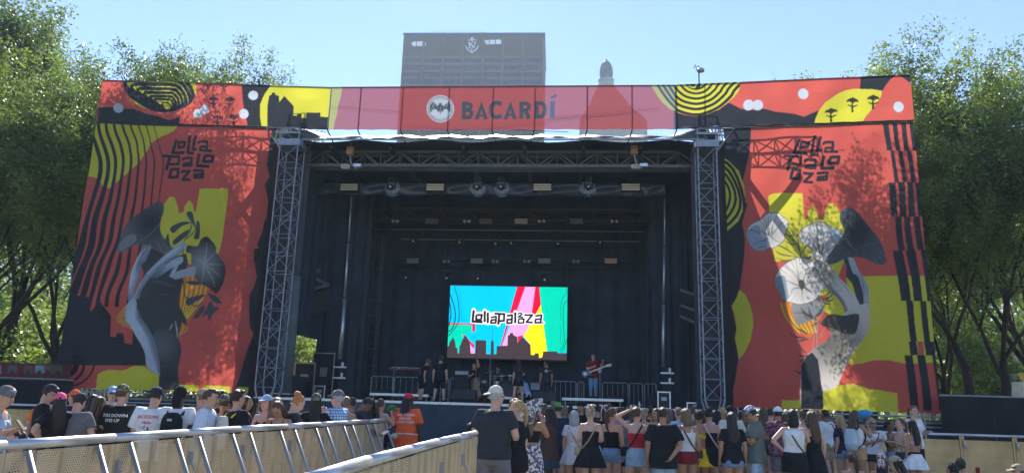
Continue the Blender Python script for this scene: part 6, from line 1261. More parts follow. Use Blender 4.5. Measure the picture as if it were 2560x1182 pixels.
P_(188, 976, 13.4, 'bearded man in grey and orange cap facing left', 'm', 85, hair=('short', 'dark'), tp=('tee', 'navy'), bt=('shorts', 'khaki'), hat=('cap', 'orange'))
P_(197, 986, 10.6, 'heavy man in plain grey tee and dark cap seen from behind', 'm', 0, 'phone', 'phone', g=1.22, hp=24, sk='fair', hair=('short', 'dark'), tp=('tee', 'grey'), bt=('shorts', 'charcoal'), hat=('cap', 'charcoal'))
P_(236, 986, 13.2, 'dark-haired woman mostly hidden beside the woman sipping a drink', 'f', -20, hair=('long', 'black'), tp=('tank', 'grey'), bt=('short', 'denim'))
o, s = P_(252, 991, 11.2, 'woman in brown top with green waist lifting a drink to her mouth', 'f', -50, 'down', 'raise', sk='tan', hair=('long', 'brown'), tp=('tee', 'brown'), bt=('skirt', 'black')); can(o, s, 1, 'drink can at the mouth of the woman in brown', cl('silver'))
P_(284, 967, 13.6, 'older man in blue and white cap and patterned pale shirt', 'm', -145, hair=('short', 'grey'), tp=('shirt', 'lace'), bt=('shorts', 'denim'), hat=('cap', 'sky'), glasses=True)
P_(309, 963, 11.0, 'man in camouflage cap and black tee lettered SPURS DOWN', 'm', -8, 'phone', 'cross', g=1.08, hair=('short', 'brown'), tp=('big', 'black'), bt=('shorts', 'black'), hat=('cap', 'camo2'), words=(['SPURS DOWN', 'EYES UP'], .062, 1.30, W_WHITE, True))
o, s = P_(390, 970, 10.6, 'man in navy cap and white oversized JACKSON tee', 'm', 0, 'cross', 'cross', g=1.06, hp=14, hair=('short', 'dark'), tp=('big', 'white'), bt=('shorts', 'black'), hat=('cap', 'navy'), words=(['JACKSON', 'Hole'], .066, 1.32, W_RED, True))
mb = MB(); r = random.Random(4)
for k in range(34):
    x, y = r.gauss(0, .05), r.gauss(0, .055); on_torso(s, mb, [(x, y), (x + .02, y + r.uniform(-.02, .02)), (x + .012, y + .03)], [(0, 1, 2)], 1.11, .031)
for k in range(3): on_torso(s, mb, [(-.10 + .02 * k, -.028 * k), (.10, -.01 - .028 * k), (.10, -.016 - .028 * k), (-.10 + .02 * k, -.008 - .028 * k)], [(0, 1, 2, 3)], .95, .032)
mb.build('back_print', mat('print_navy', (.06, .07, .14), .8, var=0), [c for c in o.children if c.name.startswith('top')][0])
o, s = P_(453, 967, 10.6, 'man in black durag and white tee wearing a black backpack', 'm', 4, 'down', 'down', sk='dark', hair=None, tp=('tee', 'white'), bt=('pants', 'khaki'), hat=('durag', 'black')); backpack(o, s, 'black backpack with small grey emblem on the man in a durag', cl('black'), cl('black'))
P_(507, 974, 12.6, 'man in tan cap turned left behind the striped shirt', 'm', 60, hair=('short', 'lightbrown'), tp=('tee', 'tan'), bt=('shorts', 'khaki'), hat=('cap', 'khaki'))
P_(524, 972, 10.6, 'brown-haired bearded man in pale blue striped shirt facing right', 'm', -80, hp=12, hair=('short', 'brown'), tp=('big', 'bluestripe'), bt=('shorts', 'navy'))
P_(556, 976, 13.0, 'dark-haired man in slate grey shirt behind the camouflage cap', 'm', -30, hair=('curly', 'black'), tp=('tee', 'charcoal'), bt=('shorts', 'black'), sk='tan')
P_(562, 988, 11.0, 'woman in camouflage cap and black tank with red shorts', 'f', 5, 'phone', 'down', sk='tan', hair=('short', 'brown'), tp=('tank', 'black'), bt=('short', 'red'), hat=('capback', 'camo2'))
o, s = P_(597, 974, 10.7, 'muscular short-haired man in black tee with a white drawstring pack', 'm', -38, 'phone', 'phone', g=1.05, hair=('short', 'dark'), tp=('tee', 'black'), bt=('shorts', 'black')); backpack(o, s, 'white drawstring pack with yellow straps on the short-haired man', cl('offwhite'), cl('yellow'), 'sack')
P_(618, 990, 12.6, 'dark-haired woman in black seen in profile facing right', 'f', -88, hair=('long', 'black'), tp=('tee', 'black'), bt=('skirt', 'black'), sk='tan')
P_(580, 987, 14.2, 'dark head showing between camouflage cap and drawstring pack', 'm', 0, hair=('short', 'black'), tp=('tee', 'navy'), bt=('shorts', 'navy'), sk='brown')
P_(640, 993, 14.0, 'woman with straight black hair behind the light blue cap', 'f', -60, hair=('long', 'black'), tp=('tee', 'charcoal'), bt=('short', 'denim'), sk='tan')
P_(667, 989, 12.0, 'woman in light blue cap and black camisole facing the camera', 'f', 165, 'down', 'cross', sk='fair', hair=('long', 'brown'), tp=('cami', 'black'), bt=('short', 'denim'), hat=('cap', 'lightblue'))
P_(695, 994, 11.6, 'bare-shouldered woman with streaked long brown hair', 'f', -30, 'phone', 'phone', sk='light', hair=('long', 'lightbrown'), tp=('tube', 'charcoal'), bt=('short', 'denim'))
P_(708, 1008, 10.8, 'woman in black tank bowing her head toward her phone', 'f', 172, 'phone', 'phone', lean=10, hp=34, sk='tan', hair=('long', 'brown'), tp=('tank', 'black'), bt=('short', 'black'))
P_(733, 1007, 12.6, 'dark-haired woman sipping behind the ginger-haired one', 'f', -70, 'raise', 'down', hair=('lowbun', 'black'), tp=('tee', 'navy'), bt=('short', 'black'))
o, s = P_(752, 991, 10.9, 'woman with ginger bun and dark grey tee leaning on the barrier', 'f', -48, 'rest', 'rest', 'shift', at_px=716, lean=12, hp=22, sk='fair', hair=('bun', 'ginger'), tp=('tee', 'charcoal'), bt=('short', 'black'), vox=.013); can(o, s, 0, 'pink can in the hand of the ginger-haired woman', cl('pink')); shoulder_bag(o, s, 'thin black strap bag on the ginger-haired woman', cl('black'), 1)
P_(792, 985, 11.9, 'woman with very long black hair under a pale camouflage cap', 'f', 10, 'hips', 'raise', sk='fair', hair=('xlong', 'black'), tp=('tee', 'black'), bt=('short', 'black'), hat=('capback', 'camo2'))
P_(846, 977, 12.5, 'older man in grey cap and blue plaid shirt resting on the barrier', 'm', 62, 'rest', 'rest', hy=18, sk='fair', g=1.08, hair=('short', 'grey'), tp=('shirt', 'plaid'), bt=('shorts', 'khaki'), hat=('cap', 'grey'), glasses=True, vox=.013)
P_(867, 991, 13.4, 'bare-backed woman with low light brown bun', 'f', 0, 'phone', 'phone', sk='tan', hair=('lowbun', 'lightbrown'), tp=('tube', 'black'), bt=('short', 'denim'))
o, s = P_(902, 998, 13.8, 'young man with black hair bent over a paper at the barrier', 'm', -62, 'rest', 'rest', at_px=885, lean=16, hp=30, sk='brown', hair=('short', 'black'), tp=('tee', 'charcoal'), bt=('shorts', 'black'))
p = hand_at(o, s, 0, .1); t = thing('paper_sheet', 'white folded paper held by the young man at the barrier', 'paper', p, radians(-62)); mb = MB(); mb.box((.05, .05, .02), (.21, .28, .004), rx=.5); mb.build('sheet', M_WHITE, t)
P_(882, 993, 14.4, 'man with sunglasses pushed up on dark hair', 'm', -10, hair=('short', 'dark'), tp=('tee', 'charcoal'), bt=('shorts', 'navy'), sk='tan')
P_(930, 996, 14.8, 'woman with loose dark brown hair beside the lavender top', 'f', -15, hair=('wavy', 'dark'), tp=('tee', 'black'), bt=('short', 'denim'), sk='tan')
o, s = P_(953, 996, 14.8, 'woman in lavender camisole with black strap at the barrier end', 'f', -25, 'rest', 'raise', hair=('pony', 'brown'), tp=('cami', 'lavender'), bt=('short', 'black'), sk='light'); shoulder_bag(o, s, 'narrow black bag strap across the lavender camisole', cl('black'), 1)
handfan(hand_at(o, s, 1, .05), radians(-25), 'round green hand fan held beside the lavender camisole', mat('fan_green', (.06, .50, .12), .6, var=0), .13, .2, 2.9)
o, s = P_(1022, 985, 15.0, 'event staff man in orange shirt and red cap with long locks', 'm', -8, 'phone', 'down', g=1.12, sk='dark', hair=('dreads', 'black'), tp=('big', 'orange'), bt=('pants', 'black'), hat=('cap', 'red'), hy=-35, shoes='black', words=(['ANDY FRAIN', 'SERVICES', 'EVENT STAFF'], .060, 1.335, W_WHITE, True), vox=.013)
t = attach(o, 'waist_bag', 'white waist pouch tied round the orange staff shirt', 'bag'); mb = MB(); mb.tube([(.24 * cos(a), .19 * sin(a), .98 - .02 * sin(a)) for a in np.linspace(0, 2 * pi, 25)], .014, 8); mb.build('belt', cl('offwhite'), t, smooth=True); mb = MB(); mb.ell((-.20, -.13, .95), (.08, .05, .05), 12, 8); mb.build('pouch', cl('offwhite'), t, smooth=True)
P_(1178, 1057, 15.6, 'person crouching low in front of the stage beyond the middle barrier', 'm', 20, 'knee', 'knee', 'crouch', hair=('curly', 'black'), tp=('tee', 'camoblue'), bt=('shorts', 'black'), sk='brown')
# ---- the crowd: centre and right
o, s = P_(1240, 967, 10.3, 'big man in white trucker cap, charcoal tee and grey shorts', 'm', -14, 'phone', 'phone', 'wide', g=1.2, hy=-38, sk='fair', hair=('buzz', 'grey'), tp=('tee', 'charcoal'), bt=('shorts', 'grey'), hat=('capback', 'offwhite'), glasses=True, vox=.013)
P_(1283, 998, 13.2, 'person with orange hair tie behind the big man in the trucker cap', 'f', 30, hair=('bun', 'auburn'), tp=('tank', 'grey'), bt=('short', 'denim'))
o, s = P_(1293, 1000, 10.9, 'smiling blond woman in black tee dress facing the big man', 'f', 55, 'phone', 'down', hy=28, sk='fair', hair=('pony', 'blond'), tp=('big', 'black'), bt=('mini', 'black'), vox=.013)
o, s = P_(1328, 1006, 11.6, 'woman in floral maxi skirt hiding her face behind a big fan', 'f', -20, 'down', 'raise', sk='tan', hair=('long', 'lightbrown'), tp=('crop', 'black'), bt=('maxi', 'floralwhite')); shoulder_bag(o, s, 'dark green pouch bag on the woman in the floral skirt', cl('olive'), -1)
p = at(1350, 1052, 11.3); handfan(tuple(p), 0, 'large white floral hand fan in front of a hidden face', pattern('print_fan', (.72, .74, .80), (.12, .14, .22), 'spot', 16), .33, 1.45, 3.5)
P_(1360, 1010, 15.4, 'person in dark olive cap behind the fan', 'm', 160, hair=('short', 'black'), tp=('tee', 'lightblue'), bt=('shorts', 'black'), hat=('cap', 'olive'), sk='brown')
P_(1373, 1017, 13.4, 'woman with long black braids in brown jersey with white sleeve stripe', 'f', 60, 'phone', 'phone', g=1.1, sk='dark', hair=('dreads', 'black'), tp=('big', 'brown'), bt=('dressskirt', 'darkdenim'))
P_(1395, 1007, 15.2, 'man in green cap and navy tee seen from behind', 'm', 0, hair=('short', 'dark'), tp=('tee', 'navy'), bt=('shorts', 'navy'), hat=('cap', 'green'))
P_(1412, 1014, 16.5, 'woman with wavy light brown hair behind the navy tee', 'f', -20, hair=('wavy', 'lightbrown'), tp=('tee', 'charcoal'), bt=('short', 'denim'))
o, s = P_(1436, 1026, 13.6, 'woman with silver bob in white ruffled dress', 'f', -14, 'down', 'phone', sk='light', hair=('bob', 'grey'), tp=('tee', 'lace'), bt=('flare', 'lace')); shoulder_bag(o, s, 'tan strap bag across the white ruffled dress', cl('tan'), 1)
P_(1452, 1003, 17.0, 'person in black beanie looking back toward the camera', 'm', 150, hair=('short', 'black'), tp=('tee', 'black'), bt=('pants', 'black'), hat=('beanie', 'black'), sk='tan')
o, s = P_(1476, 1014, 12.6, 'woman in black camisole and black skirt with a blue bow headband', 'f', 4, 'phone', 'phone', sk='fair', hair=('bun', 'blond'), tp=('cami', 'black'), bt=('flare', 'black'), shoes='black', vox=.013); shoulder_bag(o, s, 'thin tan bag cord across the black two-piece outfit', cl('khaki'), -1)
def bow(o, s, label, m):
    t = attach(o, 'hair_bow', label, 'hair bow'); 
    mb = MB(); mb.ell((0, -.09, 1.742), (.02, .018, .02), 8, 6); mb.v = [s.head(p) for p in mb.v]; mb.build('knot', m, t, smooth=True)
    for sg in (-1, 1):
        mb = MB(); mb.tube([(sg * .01, -.09, 1.742), (sg * .05, -.092, 1.765), (sg * .085, -.09, 1.755)], [.012, .035, .02], 10, ry=[.012, .018, .012]); mb.v = [s.head(p) for p in mb.v]; mb.build('loop', m, t, smooth=True)
        mb = MB(); mb.tube([(sg * .01, -.10, 1.74), (sg * .045, -.125, 1.66), (sg * .05, -.13, 1.56)], [.012, .018, .014], 8, ry=.004); mb.v = [s.head(p) for p in mb.v]; mb.build('ribbon_end', m, t, smooth=True)
bow(o, s, 'blue and white bow on the blond bun', fab('camoblue'))
P_(1493, 1010, 17.2, 'person in black cap standing behind the pink bow', 'm', 0, hair=('short', 'black'), tp=('tee', 'black'), bt=('shorts', 'black'), hat=('cap', 'black'))
o, s = P_(1508, 1014, 14.8, 'woman in black with a long pink ribbon bow in dark hair', 'f', -5, hair=('pony', 'black'), tp=('tee', 'black'), bt=('mini', 'lightblue')); bow(o, s, 'pale pink ribbon bow in dark hair', mat('ribbon_pink', (.75, .52, .58), .5, var=.05))
o, s = P_(1530, 1019, 13.2, 'woman in black camisole and denim shorts looking right', 'f', -20, 'phone', 'down', hy=-45, sk='light', hair=('pony', 'brown'), tp=('cami', 'black'), bt=('short', 'denim')); shoulder_bag(o, s, 'dark strap bag on the woman in denim shorts', cl('black'), 1)
o, s = P_(1549, 1018, 15.4, 'curly-haired man in purple printed shirt wearing a teal pack', 'm', 0, hair=('curly', 'dark'), tp=('shirt', 'blueprint'), bt=('shorts', 'black')); backpack(o, s, 'teal backpack on the curly-haired man', cl('sage'), cl('blue'))
o, s = P_(1591, 1017, 12.8, 'woman in red tube top and denim skirt with one arm on her head', 'f', -14, 'head', 'hips', 'wide', hy=-25, sk='fair', hair=('lowbun', 'brown'), tp=('tube', 'red'), bt=('mini', 'paledenim'), vox=.013); shoulder_bag(o, s, 'black strap bag slung across the red tube top', cl('black'), -1)
P_(1572, 1019, 16.4, 'woman with brown hair behind the red tube top', 'f', 10, hair=('wavy', 'brown'), tp=('tee', 'grey'), bt=('short', 'denim'))
P_(1640, 1021, 15.2, 'laughing dark-haired woman facing left beside the black tee', 'f', 120, 'raise', 'down', hair=('long', 'black'), tp=('tank', 'white'), bt=('skirt', 'black'), sk='tan')
P_(1656, 1018, 12.3, 'broad man in black tee and pale denim shorts with hands behind him', 'm', -3, 'down', 'back', g=1.14, hy=-25, sk='tan', hair=('short', 'dark'), tp=('big', 'black'), bt=('shorts', 'paledenim'), vox=.013)
o, s = P_(1714, 1021, 12.7, 'woman in white tank and maroon shorts with a brown strap', 'f', 0, 'down', 'down', hy=30, sk='tan', hair=('bob', 'lightbrown'), tp=('tank', 'white'), bt=('hot', 'maroon'), g=1.05, vox=.013); shoulder_bag(o, s, 'brown strap bag across the white tank top', cl('brown'), 1)
P_(1697, 1018, 15.0, 'person in bright blue top behind the white tank', 'f', 20, hair=('short', 'lightbrown'), tp=('tee', 'sky'), bt=('shorts', 'navy'))
P_(1746, 1026, 13.7, 'woman in yellow crop top and flared yellow skirt', 'f', -12, 'down', 'phone', sk='tan', hair=('lowbun', 'black'), tp=('bikini', 'yellow'), bt=('flare', 'yellow'))
o, s = P_(1771, 1020, 13.7, 'woman in black skirt with pale blue shoulders and dark bun', 'f', -6, 'phone', 'phone', sk='light', hair=('bun', 'black'), tp=('tube', 'black'), bt=('skirt', 'black'), shoes='black'); shoulder_bag(o, s, 'pale pink strap bag on the woman in the black skirt', mat('strap_pink', (.60, .42, .45), .6), 1)
P_(1828, 1030, 12.5, 'woman with long curly dark hair, black tee and denim cutoffs', 'f', 0, 'down', 'down', sk='tan', g=1.08, hair=('wavy', 'dark'), tp=('tee', 'black'), bt=('hot', 'denim'), vox=.013)
P_(1826, 1015, 15.0, 'man in black cap and white tee behind the curly-haired woman', 'm', 0, g=1.1, hair=('short', 'black'), tp=('tee', 'offwhite'), bt=('shorts', 'black'), hat=('cap', 'black'), sk='brown')
o, s = P_(1886, 1018, 12.8, 'man in white starred cap and open sage shirt reading his phone', 'm', 62, 'phone', 'phone', hp=28, sk='tan', g=1.08, hair=('short', 'black'), tp=('shirt', 'sage'), bt=('jeans', 'ripped'), hat=('capback', 'whitecap'), glasses=True, vox=.013); phone(o, s, 1, 'phone in the hands of the man in the sage shirt')
P_(1908, 1020, 16.2, 'woman with straight brown hair behind the sage shirt', 'f', -10, hair=('long', 'brown'), tp=('tee', 'charcoal'), bt=('short', 'black'))
P_(1944, 1018, 14.8, 'person in white cap, dark floral shirt and green pack strap', 'm', -5, 'phone', 'down', hair=('short', 'dark'), tp=('shirt', 'darkfloral'), bt=('shorts', 'grey'), hat=('cap', 'white'), sk='tan')
o, s = P_(1980, 1023, 12.4, 'woman in white sleeveless top and black skirt drinking from a can', 'f', -12, 'hips', 'raise', sk='fair', g=1.1, hair=('bob', 'black'), tp=('sleeveless', 'white'), bt=('mini', 'black'), vox=.013); can(o, s, 1, 'white can lifted by the woman in the sleeveless top', M_WHITE); shoulder_bag(o, s, 'olive strap across the white sleeveless top', cl('olive'), 1, False)
P_(2027, 1027, 12.7, 'woman with long brown hair in a plain black dress', 'f', 12, 'down', 'down', sk='fair', hair=('long', 'brown'), tp=('cami', 'black'), bt=('dressskirt', 'black'))
P_(2046, 1034, 21.6, 'bearded guard in orange shirt standing behind the front barrier', 'm', 160, 'cross', 'phone', g=1.12, sk='brown', hair=('buzz', 'black'), tp=('tee', 'orange'), bt=('pants', 'black'))
P_(2050, 1115, 16.5, 'dark-haired woman sitting on the ground against the front barrier', 'f', 150, 'knee', 'knee', 'sit', sk='fair', hair=('xlong', 'black'), tp=('tank', 'charcoal'), bt=('short', 'black'))
o, s = P_(2135, 1025, 15.4, 'woman in white top and tan shorts fanning herself with a blue fan', 'f', -55, 'down', 'raise', sk='tan', hair=('long', 'brown'), tp=('sleeveless', 'white'), bt=('short', 'tan')); backpack(o, s, 'clear backpack with black straps on the woman with the blue fan', mat('clear_vinyl', (.42, .50, .56), .2, var=.1, spec=.6), cl('black'), 'sack')
handfan(hand_at(o, s, 1, .08), radians(-15), 'bright blue folding fan before the face of the woman in tan shorts', mat('fan_blue', (.04, .42, .80), .5, var=.05), .24, .9, 3.0)
o, s = P_(2180, 1045, 16.0, 'smiling woman in sunglasses and white off-shoulder top', 'f', 170, 'side', 'cross', sk='tan', hair=('bun', 'blond'), tp=('offshoulder', 'white'), bt=('short', 'charcoal'), glasses=True); shoulder_bag(o, s, 'small black bag on the woman in sunglasses', cl('black'), 1)
P_(2222, 1052, 16.0, 'woman in navy crop top and pale denim shorts', 'f', -130, 'cross', 'cross', sk='brown', hair=('lowbun', 'black'), tp=('crop', 'navy'), bt=('short', 'denim'))
P_(2249, 1045, 15.4, 'woman in cream floral top whispering to her neighbour', 'f', 95, 'phone', 'phone', sk='fair', hair=('pony', 'brown'), tp=('cami', 'creamfloral'), bt=('short', 'darkdenim'))
o, s = P_(2278, 1048, 14.8, 'woman with long black hair, pale bikini top and white skirt', 'f', 18, 'down', 'phone', sk='tan', hair=('long', 'black'), tp=('bikini', 'lavender'), bt=('flare', 'white')); t = attach(o, 'belt_bag', 'black belt bag round the white skirt', 'bag'); mb = MB(); mb.tube([(.175 * cos(a), .125 * sin(a), 1.05) for a in np.linspace(0, 2 * pi, 25)], .014, 8, ry=.02); mb.build('belt', cl('black'), t, smooth=True); mb = MB(); mb.ell((-.17, .0, 1.03), (.06, .07, .05), 12, 8); mb.build('pouch', cl('black'), t, smooth=True)
o, s = P_(2281, 1013, 17.2, 'tall young man with light brown hair, white tee and black shorts', 'm', -152, 'phone', 'down', sk='fair', hair=('short', 'auburn'), tp=('tee', 'white'), bt=('shorts', 'black'))
P_(2130, 1130, 13.0, 'woman with brown ponytail sitting on the ground, back to the camera', 'f', 0, 'knee', 'knee', 'sit', sk='light', hair=('pony', 'brown'), tp=('cami', 'lavender'), bt=('short', 'denim'))
P_(2203, 1135, 13.2, 'woman in patterned bandana sitting on the ground', 'f', -30, 'knee', 'knee', 'sit', hp=10, sk='tan', hair=('long', 'black'), tp=('crop', 'offwhite'), bt=('short', 'denim'), hat=('durag', 'bandana'))
P_(2243, 1142, 12.4, 'person in beige cap with long black hair sitting on the ground', 'f', 60, 'phone', 'phone', 'sit', hp=15, sk='light', hair=('long', 'black'), tp=('tee', 'black'), bt=('short', 'black'), hat=('capback', 'khaki'))
P_(2378, 1156, 12.4, 'dark-haired woman with tied hair sitting low at the right', 'f', 20, 'knee', 'knee', 'sit', hair=('lowbun', 'black'), tp=('tank', 'black'), bt=('short', 'black'), sk='tan')
o, s = P_(2406, 1144, 12.8, 'woman in white shirt sitting and tipping a drink to her mouth', 'f', -60, 'knee', 'raise', 'sit', hp=-22, sk='fair', hair=('lowbun', 'dark'), tp=('long', 'white'), bt=('short', 'denim')); can(o, s, 1, 'dark cup tipped by the seated woman in white', cl('maroon'))
P_(2543, 1162, 11.4, 'man in tan cap sitting at the right corner', 'm', 95, 'knee', 'knee', 'sit', hair=('short', 'brown'), tp=('tee', 'olive'), bt=('shorts', 'khaki'), hat=('cap', 'khaki'))
# ---- fill of the crowd further forward, mostly seen from behind between the nearer people
_r = random.Random(21)
_hc = ['dark', 'black', 'brown', 'lightbrown', 'blond', 'brown', 'dark']; _tops = [('tee', 'black', 'black tee'), ('tank', 'white', 'white tank top'), ('tee', 'grey', 'grey tee'), ('cami', 'pink', 'pink camisole'), ('tee', 'navy', 'navy tee'), ('tube', 'yellow', 'yellow tube top'), ('tee', 'white', 'white tee'), ('tank', 'green', 'green tank top'), ('tee', 'maroon', 'maroon tee'), ('cami', 'lightblue', 'pale blue camisole')]
_hs = {'long': 'long straight', 'wavy': 'loose wavy', 'bun': 'bunned', 'pony': 'ponytailed', 'short': 'short'}
for k, px in enumerate((1345, 1385, 1424, 1465, 1520, 1562, 1610, 1625, 1672, 1680, 1730, 1758, 1792, 1806, 1850, 1864, 1925, 1962, 2004, 2062, 2098)):
    f = k % 3 != 1; t_ = _tops[(k * 7 + k // 5) % 10]; h_ = ['long', 'wavy', 'bun', 'pony'][k % 4] if f else 'short'; c_ = _hc[(k * 3) % 7]; bt_ = ('short', 'denim') if f else ('shorts', ['black', 'khaki', 'navy'][k % 3])
    hz = 1011 + (px - 1280) * .0297; Yd = 16.4 + (k % 5) * .5; top_ = hz + F * (EYE - (1.60 if f else 1.70) - .06 * ((k * 5 % 7) / 7 - .5)) / Yd
    person(px, top_, Yd, '%s %s-haired %s in %s, %s in the rear crowd row from left' % (_hs[h_].split()[-1], c_, 'woman' if f else 'man', t_[2], NUM[k] if k < 20 else 'last'), 'f' if f else 'm', _r.uniform(-50, 50), ['down', 'phone', 'hips', 'cross'][k % 4], ['phone', 'down', 'raise'][k % 3], sk=['fair', 'tan', 'light', 'brown'][k % 4], hair=(h_, c_), tp=t_[:2] if f or t_[0] == 'tee' else ('tee', t_[1] if t_[1] not in ('pink', 'yellow', 'lightblue') else 'grey'), bt=bt_)
# ------------------------------------------------------------------ on the stage
DECK = 1.612
def riser(px0, px1, py, d, lab, dep=1.6):
    s0, z0 = SP(px0, py, d); s1, z1 = SP(px1, py, d); z = (z0 + z1) / 2; o = sthing('stage_riser', lab, 'riser', (s0 + s1) / 2, d, DECK); w_ = s1 - s0; h = z - DECK
    b = MB(); b.box((0, dep / 2, h - .03), (w_ - .02, dep - .02, .05)); b.build('top', MATS['black_ply'], o)
    b = MB(); b.box((0, -.02, h - .05), (w_, .035, .10)); b.build('front_edge', M_ALU, o); b = MB(); b.box((0, dep + .02, h - .05), (w_, .035, .10)); b.build('back_edge', M_ALU, o)
    for x in (-1, 1):
        for y in (.12, dep - .12): b = MB(); b.tube([(x * (w_ / 2 - .12), y, 0), (x * (w_ / 2 - .12), y, h - .05)], .025); b.build('leg', M_STEEL, o)
    return o, z
R1, zr1 = riser(925, 1072, 983, 4.2, 'low silver-edged riser at the left of the stage with the keyboard')
R2, zr2 = riser(1188, 1285, 990, 5.2, 'low silver-edged riser under the drum kit', 2.0)
R3, zr3 = riser(1405, 1558, 995, 3.4, 'low silver-edged riser under the guitarist in jeans')
def rack(px0, px1, py, d, lab, h=1.05):
    s0, z0 = SP(px0, py, d); s1, _ = SP(px1, py, d); w_ = s1 - s0; o = sthing('steel_rail', lab, 'railing', s0, d, DECK, 'steel railings across the back of the stage')
    b = MB(); b.tube([(0, 0, 0), (0, 0, h - .05), (.06, 0, h), (w_ - .06, 0, h), (w_, 0, h - .05), (w_, 0, 0)], .021, 8); b.tube([(0, 0, .14), (w_, 0, .14)], .015, 6); b.build('frame', M_STEEL, o)
    n = max(3, int(w_ / .22))
    for k in range(1, n): b = MB(); b.tube([(w_ * k / n, 0, .14), (w_ * k / n, 0, h)], .009, 6); b.build('bar', M_STEEL, o)
for k, (a, c) in enumerate(((928, 982), (986, 1046), (1102, 1122), (1126, 1166), (1376, 1440), (1444, 1460), (1506, 1570), (1574, 1606), (1611, 1640))):
    rack(a, c, 955, 6.0, '%s steel railing from the left across the back of the stage' % NUM[k])
o, s_ = None, None
_s, _z = SP(708, 925, 1.8); o = sthing('steel_rail', 'upright steel railing in the left stage wing', 'railing', _s - .1, 1.8, DECK); b = MB(); b.tube([(-.3, 0, 0), (-.25, 0, 1.55), (.28, 0, 1.55), (.32, 0, 0)], .024); b.tube([(-.3, 0, .3), (.32, 0, .3)], .02); b.build('frame', M_ALU, o)
for k in range(3): b = MB(); b.tube([(-.12 + .14 * k, 0, .3), (-.10 + .14 * k, 0, 1.55)], .01); b.build('bar', M_ALU, o)
def wedge(px, py, d, lab, w_=.95, dark=True):
    s, z = SP(px, py, d); o = sthing('floor_monitor', lab, 'monitor speaker', s, d, DECK); b = MB()
    b.add([(x, y, z_) for x in (-w_ / 2, w_ / 2) for y, z_ in ((.25, 0), (-.22, 0), (-.28, .12), (.06, .50), (.25, .46))], [(0, 1, 2, 3, 4), (9, 8, 7, 6, 5), (0, 5, 6, 1), (1, 6, 7, 2), (2, 7, 8, 3), (3, 8, 9, 4), (4, 9, 5, 0)]); b.build('cabinet', mat('monitor_black', (.028, .029, .032), .6), o)
    b = MB(); b.add([(x, y, z_) for x in (-w_ / 2 + .04, w_ / 2 - .04) for y, z_ in ((-.272, .15), (.038, .485))], [(0, 2, 3, 1)]); b.v = [(x, y - .008, z_ + .008) for x, y, z_ in b.v]; b.build('grille', mat('grille', (.05, .05, .055), .5, bump=.8, bscale=120), o)
wedge(1159, 985, 1.0, 'black floor monitor at the left of the drum riser'); wedge(1361, 990, 1.0, 'black floor monitor in front of the man in the grey logo tee', .92); wedge(1540, 960, 5.0, 'black floor monitor behind the guitarist riser', .8); wedge(955, 955, 5.2, 'black floor monitor behind the keyboard', .8); wedge(1640, 990, 2.4, 'black floor monitor beside the silver-edged flight case', .7)
def flight(px, py, d, lab, w_, h, z=DECK):
    s, _ = SP(px, py, d); o = sthing('flight_case', lab, 'flight case', s, d, z); b = MB(); b.box((0, .3, h / 2), (w_, .6, h)); b.build('case_body', mat('case_black', (.03, .03, .033), .6), o)
    for x in (-1, 1):
        b = MB(); b.box((x * (w_ / 2 - .015), -.006, h / 2), (.045, .02, h + .01)); b.build('edge', M_ALU, o)
    for zz in (.02, h - .02): b = MB(); b.box((0, -.008, zz), (w_ + .02, .02, .045)); b.build('edge', M_ALU, o)
    b = MB(); b.box((0, -.008, h * .58), (w_ * .4, .012, h * .2)); b.build('handle', M_STEEL, o)
    return o
flight(1660, 1000, .9, 'tall black flight case with silver edges at the right of the stage', .46, .62); flight(1742, 1000, .7, 'low black rack case with silver handle at the right stage edge', .72, .26); flight(798, 985, 2.6, 'black flight case with silver edges in the left wing', .44, .52); flight(805, 950, 5.5, 'tall dark equipment rack in the left wing', 1.0, 2.0); flight(760, 950, 4.6, 'dark equipment cabinet under the opening in the left wing', .9, 1.5)
for px, py, d, lab in ((850, 917, 3.4, 'upper pale bracket below the left hanging pole'), (848, 944, 3.4, 'lower pale bracket below the left hanging pole'), (1668, 932, 3.4, 'upper pale bracket below the right hanging pole'), (1668, 957, 3.4, 'lower pale bracket below the right hanging pole')):
    s, z = SP(px, py, d); o = sthing('pole_bracket', lab, 'bracket', s, d, z); b = MB(); b.box((0, 0, 0), (.52, .08, .06)); b.build('arm', M_ALU, o); b = MB(); b.box((.1, 0, .09), (.08, .08, .22)); b.build('clamp', M_ALU, o)
    b = MB(); b.tube([(.05, .05, 0), (.05, .05, DECK - z)], .03); b.build('stand', M_BLACKM, o)
# keyboard on a stand
s, z = SP(1010, 921, 4.6); o = sthing('keyboard', 'long dark red keyboard on the left riser', 'keyboard', s, 4.7, z)
b = MB(); b.box((0, .15, 0), (1.32, .30, .10)); b.build('keyboard_body', mat('kb_red', (.16, .03, .035), .4), o); b = MB(); b.box((.02, .06, .055), (1.16, .13, .012)); b.build('keys', M_WHITE, o)
b = MB(); b.tube([(-.35, .15, -.05), (.35, .15, zr1 - z)], .02); b.tube([(.35, .15, -.05), (-.35, .15, zr1 - z)], .02); b.build('stand', M_BLACKM, o)
